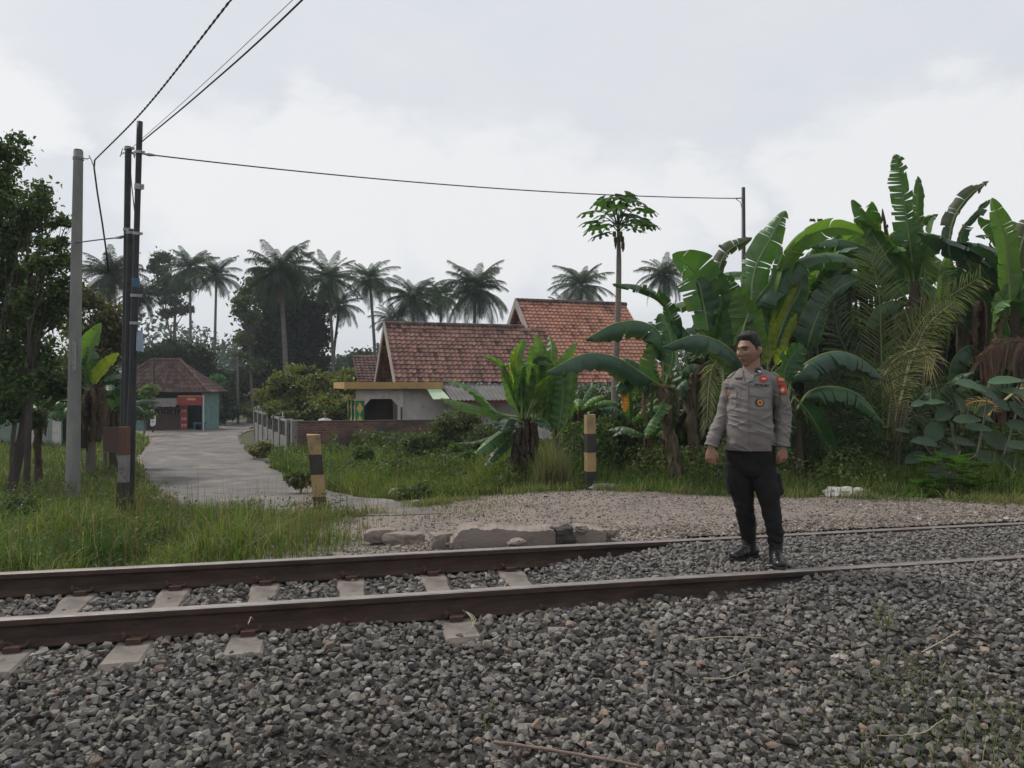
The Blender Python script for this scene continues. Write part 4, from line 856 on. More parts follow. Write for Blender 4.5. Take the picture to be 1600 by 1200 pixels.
# low weeds on ballast and verge tufts
mb = MB()
for px, py, n, h_, sp in [(1385,985,26,.16,.035),(1420,1060,60,.06,.13),(1450,1130,200,.06,.26),(1500,1165,300,.065,.34),(1400,1175,120,.05,.25),(1575,1180,160,.07,.2),(1300,1180,50,.06,.16),(1560,1110,60,.05,.2),(770,1125,22,.035,.05),(1010,1188,26,.04,.1),(330,880,30,.09,.12),(345,905,30,.07,.12),(490,868,12,.1,.06)]:
    d = 3
    for d in np.arange(2.5, 9, .01):
        if CAMZ+(600-py)/F*d <= gz((px-800)/F*d, d)+.01: break
    c = P(px, py, d); q = np.c_[c[0]+rg.normal(0, sp, n), c[1]+rg.normal(0, sp, n)]; p = np.c_[q, gz(q[:, 0], q[:, 1])+.025]
    blades(mb, p, h_*rg.uniform(.5, 1.5, n), rg.uniform(.003, .006, n), np.abs(rg.normal(.6, .5, n)), gcol(p, rg, (.08,.13,.035), (.15,.15,.07), .3, 5), rg)
n = 9000; x = rg.uniform(-2.2, 9, n); yb_ = np.interp(x, [-2.2,-.8,0,1,2,4,5.9,8,14], [8.9,9.9,10.3,10.45,10.4,9.7,8.95,9.0,9.9]); y = yb_+rg.normal(-.05, .16, n)-.35*(vnoise(np.c_[x, x*0, x*0], 1.6, 77) > .62)*rg.rand(n); ok = vnoise(np.c_[x, y, 0*x], 3.2, 78) > .42; p = np.c_[x, y, gz(x, y)+.01][ok]; n = len(p)
blades(mb, p, rg.uniform(.05, .2, n), rg.uniform(.005, .010, n), np.abs(rg.normal(.6, .4, n)), gcol(p, rg, (.07,.115,.03), (.15,.16,.055), .22, 6), rg)
n = 1500; x = rg.uniform(-1.5, .5, n); y = rg.uniform(6.6, 9.8, n); den = vnoise(np.c_[x, y, 0*x], 2.0, 15); ok = (den > .6) & (uv(x, y)[1] > V2+.3); p = np.c_[x, y, gz(x, y)][ok]; n = len(p)
blades(mb, p, rg.uniform(.05, .16, n), rg.uniform(.004, .008, n), np.abs(rg.normal(.5, .4, n)), gcol(p, rg, (.08,.11,.035), (.17,.15,.08), .3, 5), rg)
tag(mb.build('weeds', m_grass), 'sparse low weeds growing through the ballast and at the path edge', 'weeds', kind='stuff')
# ------------------------------------------------ leafy crowns
m_bark_dk = mat('dark_bark', (.05,.042,.035), (.08,.07,.06), 6, .95, .7, 40, stretch=(1,1,.3))
LT = np.array([(0,0,0),(.5,.28,.06),(1,0,-.05),(.5,-.28,.06)]); LF = np.array([(0,1,2,3)])
def leaves(mb, c, size, col, rng, droop=.25):
    n = len(c); Rm = rotmats(n, rng); inst(mb, LT-(.5,0,0), LF, Rm, c, size, col)
def crown_pts(blobs, n, rng, clump=.22, sub_n=9):
    """blobs (cx,cy,cz,rx,ry,rz); leaves gather in clumps near each blob's surface"""
    clump *= 1.45; sub_n *= 1.7; n = int(n*1.7)
    B_ = np.array(blobs, float); vol = (B_[:, 3]*B_[:, 4]*B_[:, 5])**.67; cnt = np.maximum(1, (n*vol/vol.sum()).astype(int)); out_, cc = [], []
    for b_, k in zip(B_, cnt):
        m_ = max(6, int(sub_n*(b_[3]*b_[5])**.5/ .8)); d = rng.randn(m_, 3); d /= np.linalg.norm(d, axis=1)[:, None]; r_ = rng.uniform(.35, 1.0, (m_, 1))
        ctr = b_[:3]+d*r_*b_[3:]; w_ = rng.randint(0, m_, k); sz = rng.uniform(.6, 1.4, m_)*clump*b_[3:].mean(); o_ = rng.randn(k, 3)*sz[w_][:, None]*(1,1,.7); out_.append(ctr[w_]+o_); cc.append(rng.uniform(.6, 1.35, m_)[w_])
    return np.concatenate(out_), np.concatenate(cc)
def tree(name, label, cat, base, blobs, n, leaf, c1, c2, trunk=(.12,.05), rng=None, m=m_leaf, group=None, clump=.22, limbs=True, sub_n=9, trunk_top=None, bark=m_bark):
    rng = rng or np.random.RandomState(int(abs(base[0]*97+base[1]*13)) % 9999)
    o = empty(name, tuple(base), label, cat, group); base = np.array(base, float); B_ = np.array(blobs, float); cen = B_[:, :3].mean(0) if trunk_top is None else np.array(trunk_top)
    b = MB(); mid = (base+cen)/2+rng.normal(0, .05, 3)*(1,1,0)*np.linalg.norm(cen-base); sp_ = spline([base-(0,0,.3), mid, cen], 12); b.add(*tube(sp_, np.linspace(trunk[0], trunk[1], 12), 9), smooth=True)
    if limbs:
        for q in B_:
            s_ = sp_[rng.randint(5, 11)]; e = q[:3]; mm = (s_+e)/2+rng.normal(0, .08, 3)*np.linalg.norm(e-s_); b.add(*tube(spline([s_, mm, e], 7), np.linspace(trunk[1]*.7, trunk[1]*.2, 7), 5), smooth=True)
            for _ in range(3):
                e2_ = q[:3]+rng.uniform(-.8, .8, 3)*q[3:]; b.add(*tube(spline([mm, (mm+e2_)/2+rng.normal(0,.05,3), e2_], 5), np.linspace(trunk[1]*.35, trunk[1]*.1, 5), 4), smooth=True)
    b.build('trunk', bark, o)
    p, k = crown_pts(blobs, n, rng, clump, sub_n); nn_ = len(p); t = rng.rand(nn_, 1)*.6+.4*vnoise(p, .8/leaf*.1, 3)[:, None]; c = np.array(c1)*(1-t)+np.array(c2)*t; c = c*k[:, None]*rng.uniform(.75, 1.25, (nn_, 1))
    b = MB(); leaves(b, p, rng.uniform(.6, 1.3, nn_)*leaf, c, rng); b.build('crown', m, o); return o
def bl(px, py, d, rx, ry=None, rd=None):   # blob from pixel centre and pixel radii
    ry = ry or rx; s = d/F; rd = rd or (rx+ry)/2; return (*P(px, py, d), rx*s, rd*s, ry*s)
DG = (.035,.06,.024); MG = (.065,.11,.035); YG = (.16,.20,.04)
rt_ = np.random.RandomState(3)
# undergrowth: broad-leaved weeds in drifts
def drift(name, label, poly, n, leaf, h, c1, c2, seed, thr=.5, road=True):
    rng = np.random.RandomState(seed); x, y = scatter(poly, n, rng, road); d_ = vnoise(np.c_[x, y, 0*x], .9, seed)*.6+vnoise(np.c_[x, y, 0*x], 3, seed+1)*.4; ok = (d_ > thr) & visible(x, y, 0*x, 80); x, y, d_ = x[ok], y[ok], d_[ok]
    z = gz(x, y)+(rng.rand(len(x))**.8)*h*np.clip((d_-thr)*6, .15, 1.2); p = np.c_[x, y, z]; b = MB(); t = vnoise(p, 2.5, seed+2)[:, None]; c = (np.array(c1)*(1-t)+np.array(c2)*t)*rng.uniform(.6, 1.35, (len(x), 1)); leaves(b, p, rng.uniform(.5, 1.3, len(x))*leaf*(y/12)**.5, c, rng)
    tag(b.build(name, m_leaf), label, 'weeds', kind='stuff')
drift('meadow_weeds', 'messy broad-leaved weeds growing in drifts through the meadow grass', pm, 75000, .06, .5, (.045,.075,.022), (.12,.15,.045), 5, .44)
drift('wall_weeds', 'climbing weeds along the foot of the brick wall', [G(a, b_)[:2] for a, b_ in ((455,22.9),(800,23.6),(800,19.5),(640,19.5),(520,21),(455,21.5))], 12000, .09, .8, (.045,.075,.025), (.11,.14,.045), 15, .42)
drift('thicket_floor', 'dark undergrowth on the ground below the banana plants', [G(a, b_)[:2] for a, b_ in ((880,12.2),(1000,11.9),(1200,11.6),(1400,11.2),(1640,10.6),(1700,14),(1300,15.5),(900,16.5))], 60000, .09, .8, (.04,.068,.024), (.095,.135,.04), 25, .36)
drift('lawn_weeds', 'low broad-leaved weeds in the left lawn', polyB, 30000, .07, .22, (.045,.075,.025), (.11,.14,.045), 35, .5)
drift('verge_weeds', 'leafy weeds mixed in the tall grass beside the rail', polyA, 30000, .045, .30, (.05,.08,.025), (.12,.15,.05), 45, .52, False)
# big tree on the left edge
tree('big_tree', 'big dense dark tree filling the left edge behind the concrete pole', 'tree', G(12, 13.6),
     [bl(5,240,13.2,38,34),bl(-50,260,13.5,50,60),bl(-10,310,13.3,48,44),bl(20,370,13,44,40),bl(-40,400,13.5,60,60),bl(15,440,13.4,55,40),bl(30,500,13.3,60,48),bl(-30,540,13.6,60,50),bl(25,580,13.8,52,40),bl(50,500,12.6,30,26),bl(58,560,13.9,40,34),bl(10,620,13.5,44,34),bl(5,560,12.6,40,34),bl(35,600,12.4,30,26),bl(-40,640,13.5,50,50),bl(40,650,14,26,24)],
     19000, .10, (.035,.065,.025), (.085,.13,.04), (.09,.06), rt_, sub_n=16, clump=.17, trunk_top=P(-5, 330, 13.4), bark=m_bark_dk)
tree('airy_tree', 'airy tree with small loose leaves beside the concrete pole, sky showing through', 'tree', G(40, 12.6),
     [bl(62,300,12.4,24,16),bl(75,330,12.4,18,14),bl(40,330,12.6,26,22),bl(88,345,12.5,16,14),bl(80,385,12.4,26,18),bl(60,410,12.3,34,22),bl(98,410,12.5,18,20),bl(80,450,12.4,30,26),bl(50,470,12.6,30,24),bl(95,490,12.6,24,20),bl(104,350,12.5,12,10)],
     3300, .085, (.05,.085,.03), (.10,.14,.045), (.055,.03), rt_, sub_n=9, clump=.24, trunk_top=P(45, 400, 12.5), bark=m_bark_dk)
tree('dry_tree', 'half dry brownish green tree between the concrete pole and the black poles', 'tree', G(140, 19),
     [bl(140,470,19,24,20),bl(165,500,19,28,22),bl(130,520,19,26,26),bl(180,530,19.4,26,24),bl(150,555,19,34,24)],
     6000, .12, (.06,.075,.035), (.14,.12,.06), (.14,.05), rt_, sub_n=11, clump=.22)
tree('dark_shrubbery', 'dark shrubbery under the trees left of the concrete pole', 'shrub', G(20, 15),
     [bl(15,600,15,34,30),bl(-25,620,15,40,40),bl(55,590,16,30,22),bl(95,600,15,24,26)], 6000, .12, (.03,.05,.022), (.055,.085,.03), (.06,.03), rt_, sub_n=12)
tree('dark_shrubbery', 'dark bushes behind the black poles left of the shop', 'shrub', G(165, 21),
     [bl(150,600,21,30,26),bl(180,620,21,22,30),bl(130,640,21,28,24),bl(160,655,21,30,18)], 5000, .14, (.022,.035,.018), (.045,.06,.025), (.06,.03), rt_, sub_n=12)
tree('leafy_shrub', 'light green leafy shrub in front of the left end of the shop', 'shrub', G(222, 40),
     [bl(222,622,40,14,12),bl(232,615,40,12,10),bl(218,645,40,10,16),bl(228,650,40,9,12)], 1600, .22, (.08,.14,.04), (.14,.2,.06), (.07,.03), rt_)
# tangle of dark stems between the poles (old banana trunks)
# trees behind the shop
for i, (lab, bls) in enumerate([
    ('dark round trees close behind the shop roof, left part', [bl(235,560,60,24,22),bl(262,552,60,22,22),bl(250,580,60,26,18)]),
    ('dark tree mass behind the right slope of the shop roof', [bl(290,565,60,24,26),bl(318,570,60,22,24),bl(335,595,60,20,24),bl(305,595,60,20,20)]),
    ('small round bright green tree behind the right roof corner of the shop', [bl(337,598,54,13,10),bl(342,604,54,11,8)]),
    ('very dark thicket at the right of the shop beside the road', [bl(345,625,55,16,20),bl(358,640,55,14,16),bl(362,615,58,14,20),bl(372,600,62,12,18),bl(350,650,53,14,10)]),
    ('bushes at the far road bend left of the grey fence', [bl(385,640,58,14,9),bl(398,646,56,12,8),bl(378,628,62,12,12),bl(405,630,66,14,14)])]):
    g_ = G(0, bls[0][1]); dk = (i in (0, 1, 3)); gr = i == 2
    tree('bushy_tree', lab, 'tree', (bls[0][0], bls[0][1]+.5, g_[2]), bls, 4200 if i != 2 else 1500, .34, (.022,.038,.022) if dk else ((.05,.13,.05) if gr else (.07,.10,.04)), (.045,.07,.035) if dk else ((.07,.17,.06) if gr else (.13,.15,.06)), (.2,.08), rt_, m_far_leaf, sub_n=5)
# flat spreading tree left of the palms
tree('spreading_tree', 'thin flat-topped spreading tree with layered twigs left of the pale slender palm', 'tree', G(275, 78),
     [bl(255,402,78,16,3),bl(250,420,78,14,3),bl(262,438,78,22,4),bl(248,455,78,16,3),bl(275,450,78,18,5),bl(268,470,78,16,3),bl(240,408,78,8,2),bl(262,490,78,12,4),bl(290,485,78,12,3)],
     3400, .42, (.045,.07,.04), (.07,.10,.055), (.25,.10), rt_, m_far_leaf, clump=.35, trunk_top=P(275, 460, 78))
# big dark tree behind the tall palm
tree('dense_tree', 'very large dense dark tree behind the tallest palm', 'tree', G(452, 62),
     [bl(430,470,62,34,36),bl(465,480,62,34,40),bl(485,520,62,26,40),bl(415,520,62,30,36),bl(450,550,62,50,36),bl(440,590,61,44,26),bl(485,580,62,28,32),bl(412,580,61,26,26),bl(400,550,62,18,20),bl(455,440,62,22,18)],
     17000, .42, (.018,.032,.02), (.036,.058,.030), (.5,.2), rt_, m_far_leaf, sub_n=5, clump=.2)
tree('sparse_tree', 'pale sparse tree with open twigs at the left side of the dense dark tree', 'tree', G(395, 58),
     [bl(395,440,58,9,9),bl(380,470,58,14,10),bl(372,490,58,12,8),bl(392,500,58,13,10),bl(382,530,58,13,8),bl(372,555,58,8,5),bl(402,425,58,8,7),bl(388,455,58,8,6),bl(396,570,58,14,10)],
     2100, .32, (.07,.10,.045), (.12,.15,.07), (.14,.05), rt_, m_far_leaf, clump=.32, sub_n=4)
# yellow-green bushes in front of it
for i, (lab, bls) in enumerate([
    ('yellow green leafy tree behind the grey fence, left one', [bl(440,600,34,24,16),bl(425,620,34,18,16),bl(455,625,34,22,18),bl(440,640,33,24,14)]),
    ('yellow green leafy tree behind the brick wall, middle one', [bl(480,590,35,24,16),bl(500,600,34,26,18),bl(475,615,34,22,20),bl(505,630,33,26,16)]),
    ('yellow green leafy tree beside the porch pillars', [bl(530,600,33,18,18),bl(522,628,32,22,18),bl(545,590,36,18,14),bl(538,635,31,16,14)])]):
    g_ = G(0, 34); tree('fruit_tree', lab, 'tree', (bls[0][0], bls[0][1], g_[2]), bls, 6500, .19, (.06,.085,.03), (.16,.165,.04), (.12,.05), rt_, m_leaf, group='fruit trees behind the walls', sub_n=9, clump=.2)
tree('hedge', 'dark green hedge on the far side of the brick wall', 'shrub', G(500, 27.5), [bl(440,655,28,18,14),bl(480,655,28,24,12),bl(520,655,27.5,24,10)], 3500, .16, (.035,.055,.022), (.08,.10,.035), (.05,.02), rt_)
for i, (px, dd, s_) in enumerate([(560,85,30),(590,80,24),(640,90,30),(545,88,26)]):
    tree('bushy_tree', ['distant dark bush left of the young palm','distant dark bush above the brick house ridge','distant dark bush behind the paired palms','distant dark bush by the two palm trunks'][i], 'tree', G(px, dd), [bl(px, 575, dd, s_, 16), bl(px+12, 560, dd, s_*.6, 12)], 1800, .45, (.03,.05,.033), (.05,.075,.045), (.3,.1), rt_, m_far_leaf, sub_n=4)
# distant wood line
mb = MB(); n = 26000; x = rt_.uniform(-130, 130, n); y = 135+rt_.rand(n)*30; hmax = 5+9*vnoise(np.c_[x, x*0, x*0], .12, 4)+3*vnoise(np.c_[x, x*0, x*0], .5, 5); z = -2+rt_.rand(n)**.7*hmax
leaves(mb, np.c_[x, y, z], rt_.uniform(.6, 1.5, n), np.array([.045,.07,.05])*rt_.uniform(.6, 1.3, (n, 1)), rt_); tag(mb.build('distant_wood', m_far_leaf), 'distant low wood along the horizon', 'wood', kind='stuff')
# ------------------------------------------------ coconut palms
def frond(mb, p0, az, el, L_, droop, rng, col, nl=34, lw=.045, ll=.55, hang=.6, mi=0):
    """one feather frond: rachis arc + hanging leaflets"""
    t = np.linspace(0, 1, 15); d = np.array([cos(az), sin(az), 0]); e = el-droop*t**1.3; seg = L_/14
    pts = np.array(p0)+np.concatenate([[np.zeros(3)], np.cumsum([(d*cos(a)+np.array([0,0,1])*sin(a))*seg for a in e[:-1]], axis=0)])
    mb.add(*tube(pts, np.linspace(.035, .006, 15)*(L_/3.2), 4), mi, np.array(col)*1.5)
    s = np.linspace(.1, .99, nl); sd_ = np.array([-sin(az), cos(az), 0]); V = []; Fc = []; C = []
    for q in s:
        c = np.array([np.interp(q, t, pts[:, i]) for i in range(3)]); a = np.interp(q, t, e); tg = d*cos(a)+np.array([0,0,1])*sin(a); up = -d*sin(a)+np.array([0,0,1])*cos(a)
        l_ = ll*L_/3.2*(.5+1.6*q*(1-q)*1.6)*(1-.35*q)
        for sg in (-1, 1):
            dr = tg*(.55+.4*q)+sd_*sg*.85+up*.15; dr = dr/np.linalg.norm(dr); h_ = hang*rng.uniform(.5, 1.4); mid = c+dr*l_*.5+np.array([0,0,-.12])*h_*l_; tip = c+dr*l_*.9+np.array([0,0,-.62])*h_*l_
            w_ = tg*lw*L_/3.2*.5; k = len(V); V += [c-w_*.6, c+w_*.6, mid+w_, mid-w_, tip+w_*.15, tip-w_*.15]; Fc += [(k, k+1, k+2, k+3), (k+3, k+2, k+4, k+5)]; cc = np.array(col)*rng.uniform(.7, 1.3); C += [cc]*6
    mb.add(np.array(V), Fc, mi, np.array(C))
def palm(label, px, py, d, rpx, tpx, seed, lean=None, nf=24, up=1.1, dead=3, green=(.035,.065,.035), trunk=True, tr=.13, hang=.7, group='coconut palms on the skyline', top_up=0):
    rng = np.random.RandomState(seed); c = P(px, py, d); g = G(tpx, d); o = empty('coconut_palm', tuple(g), label, 'palm tree', group); L_ = rpx/F*d*1.22; nf = int(nf*1.75)
    b = MB(); mid = (g+c)/2+np.array([(g[0]-c[0])*.25, 0, 0]); pts = spline([g-(0,0,.3), mid, c-(0,0,.2)], 16); b.add(*tube(pts, np.r_[tr*1.5, np.linspace(tr*1.15, tr*.75, 15)], 9), smooth=True); b.build('trunk', m_palmbark, o)
    b = MB()
    for i in range(nf):
        q = (i+.5)/nf; az = i*2.39996+rng.uniform(-.35, .35); el = min(1.12, up+.1-q*1.95+rng.normal(0, .12)); frond(b, c+(0,0,.1*(1-q)), az, el, L_*rng.uniform(.72, 1.12)*(1 if q > .2 else .85+top_up), (.75+.35*q+rng.uniform(-.2,.3)), rng, np.array(green)*rng.uniform(.75, 1.3), 44, .058, .88, hang*1.45)
    b.build('crown', m_far_leaf, o)
    if dead:
        b = MB()
        for i in range(dead): frond(b, c-(0,0,.15), rng.uniform(0, 6.3), -1.0, L_*.75, .5, rng, (.13,.10,.06), 20, .07, .5, 1.0)
        b.build('dry_fronds', m_far_leaf, o)
    for i in range(6):
        a = rng.uniform(0, 6.3); q = c+np.array([.28*cos(a), .28*sin(a), -.25-.12*rng.rand()]); b = MB(); b.add(*lump(q, (.24,.24,.28), 0, i, 2, .05), smooth=True)
        b.build('coconut', bpy.data.materials.get('coconut_husk') or mat('coconut_husk', (.10,.10,.04), (.14,.09,.04), 4, .7), o)
    return o
PG = (.034,.066,.030)
palm('tall drooping palm directly behind the black poles, left side', 172, 430, 50, 50, 165, 1, nf=30, green=(.03,.05,.028), dead=8, tr=.16)
palm('dark palm just right of the black poles with fronds hanging low', 218, 462, 52, 36, 190, 2, nf=22, green=(.025,.045,.028), dead=2)
palm('slender pale trunked palm, left one of the neighbouring pair left of the dense tree', 297, 420, 72, 42, 298, 3, green=PG, dead=3)
palm('palm with star shaped crown, right one of the neighbouring pair left of the dense tree', 338, 432, 70, 38, 335, 4, nf=20, green=PG, up=1.25, dead=1)
palm('tallest palm of the skyline, with grey curved trunk in front of the dense dark tree', 437, 428, 50, 50, 448, 5, nf=30, green=(.035,.06,.035), dead=6, tr=.16, hang=.9, top_up=.2)
palm('bushy palm just right of the dense dark tree', 513, 436, 60, 46, 522, 6, nf=26, green=PG, dead=4, top_up=.2)
palm('short dark palm behind the bushy one right of the dense tree', 530, 478, 66, 34, 517, 26, nf=20, green=(.03,.05,.032), dead=3)
palm('palm with a slanting bare trunk above the left end of the brown roof', 578, 437, 58, 38, 588, 7, nf=24, green=PG, dead=2, top_up=.1)
palm('wide palm above the brown roof, left one of the group', 645, 466, 62, 46, 648, 8, nf=28, green=PG, dead=3)
palm('small palm between the two wide ones above the brown roof', 688, 462, 68, 36, 690, 9, nf=22, green=PG, dead=1)
palm('widest palm above the right end of the brown roof', 742, 452, 58, 52, 740, 10, nf=32, green=(.035,.06,.036), dead=6, top_up=.15)
palm('lowest partly hidden palm above the middle of the brown roof', 612, 500, 64, 34, 610, 14, nf=18, green=(.03,.055,.033), dead=0)
palm('lone palm above the orange roof, left of the papaya tree', 908, 447, 66, 44, 908, 11, nf=24, green=PG, dead=1, up=1.2)
palm('low palm peeping over the orange roof ridge', 880, 482, 80, 32, 880, 12, nf=16, green=PG, dead=0)
palm('palm rising behind the banana plants, right of the papaya tree', 1038, 430, 48, 40, 1040, 13, nf=26, green=(.04,.065,.042), dead=4)
palm('tiny far palm above the road bend', 366, 558, 90, 20, 366, 15, nf=16, green=(.05,.075,.05), dead=0)
# young stemless palm near the brick house
o = empty('young_palm', tuple(G(566, 44)), 'young stemless palm left of the brown roof gable', 'palm'); b = MB(); rg2 = np.random.RandomState(5)
for i in range(18): frond(b, P(566, 588, 44)+(0,0,-.2), i*2.4, 1.35-.05*i, 2.1, .9, rg2, (.04,.065,.045), 26, .07, .6, .5)
b.build('fronds', m_far_leaf, o)
# utility pole in the distance
g = G(372, 56); o = empty('far_pole', tuple(g), 'thin distant utility pole beside the road bend', 'pole'); b = MB(); b.add(*tube([g, P(371, 556, 56)], [.11,.08], 8)); b.build('shaft', mat('far_pole_grey', (.13,.12,.11), None), o); b = MB(); b.add(*tube([P(366,562,56), P(377,562,56)], .03, 5)); b.build('crossarm', m_wire, o)
g = G(240, 49); o = empty('far_pole', (P(240,600,48.5)[0], 46.5, -1.6), 'thin dark pole in front of the shop roof', 'pole'); b = MB(); b.add(*tube([(P(240,600,46.5)[0], 46.5, -1.7), P(241, 556, 46.5)], [.06,.05], 8)); b.build('shaft', m_iron, o)
# ================================================ papaya tree
m_ptrunk = mat('papaya_bark', (.25,.215,.175), (.19,.165,.14), 4, .85, .3, 20, stretch=(1,1,3))
dPp = 16.5; pb = G(960, dPp); pc = P(966, 348, dPp); pap = empty('papaya_tree', tuple(pb), 'tall slender papaya tree with an umbrella of lobed leaves in front of the orange roof', 'papaya tree')
b = MB(); pts = spline([pb-(0,0,.2), P(961,600,dPp), P(966,470,dPp), P(967,400,dPp), pc], 30); b.add(*tube(pts, np.r_[np.linspace(.085,.055,24), np.linspace(.05,.03,6)], 12), smooth=True); b.build('trunk', m_ptrunk, pap)
rp_ = np.random.RandomState(8)
def papaya_leaf(c, az, el, s, col):
    """palmate leaf with deep lobes, drooping lobes"""
    V = [(0,0,0)]; Fc = []; n = 9
    for i in range(n):
        a = -2.3+4.6*i/(n-1); L_ = s*(1.0-.10*abs(a)/2.3)*rp_.uniform(.85,1.1); dr = np.array([cos(a), sin(a), 0]); nn_ = np.array([-sin(a), cos(a), 0]); k = len(V)
        w_ = .13*s; V += [dr*.3*L_-nn_*w_*.7, dr*.3*L_+nn_*w_*.7, dr*.62*L_+nn_*w_*1.5+(0,0,-.05*s), dr*.66*L_+nn_*w_*.6+(0,0,-.06*s), dr*1.0*L_+(0,0,-.22*s), dr*.66*L_-nn_*w_*.6+(0,0,-.06*s), dr*.62*L_-nn_*w_*1.5+(0,0,-.05*s), dr*.84*L_+nn_*w_*.9+(0,0,-.16*s), dr*.84*L_-nn_*w_*.9+(0,0,-.16*s)]
        Fc += [(0,k,k+1), (k,k+5,k+3,k+1), (k+1,k+3,k+2), (k,k+6,k+5), (k+5,k+4,k+3), (k+3,k+7,k+4), (k+4,k+8,k+5)]
    V = np.array([np.array(v, float) for v in V]); ce, se = cos(el), sin(el); Rm = np.array([[ce,0,-se],[0,1,0],[se,0,ce]]); ca, sa = cos(az), sin(az); Rz = np.array([[ca,-sa,0],[sa,ca,0],[0,0,1]]); V = V@Rm.T@Rz.T+c
    return V, Fc
m_pap = mat('papaya_leaf', (.04,.085,.03), (.055,.11,.035), 3, .6, transl=.35)
targets = [(925,330,-.9),(935,352,.5),(943,312,.6),(958,308,-.5),(978,306,.3),(992,312,-.6),(1008,326,.2),(1002,345,.7),(930,345,-.4),(950,335,-1.2),(985,335,-1.1),(962,320,1.0),(968,325,-1.2),(1012,350,-.4),(975,350,-1.3),(940,365,-.6),(990,358,-.8)]
for i, (px, py, dy) in enumerate(targets):
    c = P(px, py, dPp+dy*.55); b = MB(); v = c-pc; az = math.atan2(v[1], v[0]); b.add(*tube(spline([pc-(0,0,.05+.01*i), (pc+c)/2+(0,0,.08), c], 8), [.013]*4+[.009]*4, 5), 0)
    b.add(*papaya_leaf(c, az, rp_.uniform(-.5,-.1), .38*rp_.uniform(.8,1.15), None), 0); b.build('leaf', m_pap, pap)
m_fruit = mat('papaya_fruit', (.17,.15,.06), (.25,.16,.06), 6, .6); m_dead = mat('dead_leaf_brown', (.19,.13,.08), (.11,.075,.05), 12, .9, .3, 60)
for i in range(5):
    a = i*1.3; c = P(966, 364+R.rand()*12, dPp)+np.array([.09*cos(a), .09*sin(a), 0]); b = MB(); b.add(*lump(c, (.08,.08,.13), 0, i, 3, .08), smooth=True); b.build('fruit', m_fruit, pap)
for px, py in ((961.5,380),(972.5,381),(974,386)):
    c = P(px, py, dPp-.1); b = MB(); b.add(*lump(c, (.045,.04,.2), 0, px, 3, .5), smooth=False); b.build('withered_leaf', m_dead, pap)
# ================================================ bananas
def leafmat(name, c1, c2, rough=.42, transl=.25, brown=None, spec=.45):
    m = mat(name, c1, c2, 2.2, rough, .25, 30, tint=True, transl=transl, spec=spec, c3=brown, s3=2.6); return m
m_b = {'dark': leafmat('banana_leaf_dark', (.036,.088,.04), (.05,.115,.045)), 'mid': leafmat('banana_leaf_mid', (.055,.13,.036), (.075,.165,.045)), 'light': leafmat('banana_leaf_light', (.10,.19,.045), (.13,.22,.05), transl=.4), 'yellow': leafmat('banana_leaf_yellow', (.34,.38,.035), (.26,.34,.035), transl=.5), 'blue': leafmat('banana_leaf_glossy', (.034,.08,.052), (.05,.10,.06), .36), 'torn': leafmat('banana_leaf_torn', (.04,.08,.035), (.06,.08,.03), .6, brown=(.13,.085,.05)), 'brown': leafmat('banana_leaf_dry', (.17,.11,.065), (.10,.065,.045), .9, .15), 'red': leafmat('banana_leaf_rust', (.20,.10,.06), (.14,.08,.055), .8, .2), 'orange': leafmat('banana_leaf_orange', (.55,.22,.04), (.45,.17,.03), .8, .3)}
m_rib = mat('banana_midrib', (.20,.26,.09), (.15,.21,.07), 4, .5); m_stem = mat('banana_stem', (.14,.105,.065), (.07,.055,.04), 4, .85, .4, 20, stretch=(1,1,.25), c3=(.25,.19,.13), s3=4); m_stem_g = mat('banana_stem_green', (.11,.14,.05), (.08,.10,.04), 4, .7, .3, 20, stretch=(1,1,.25)); m_stem_d = mat('banana_stem_dark', (.05,.04,.03), (.085,.065,.05), 6, .95, .6, 20, stretch=(1,1,.3))
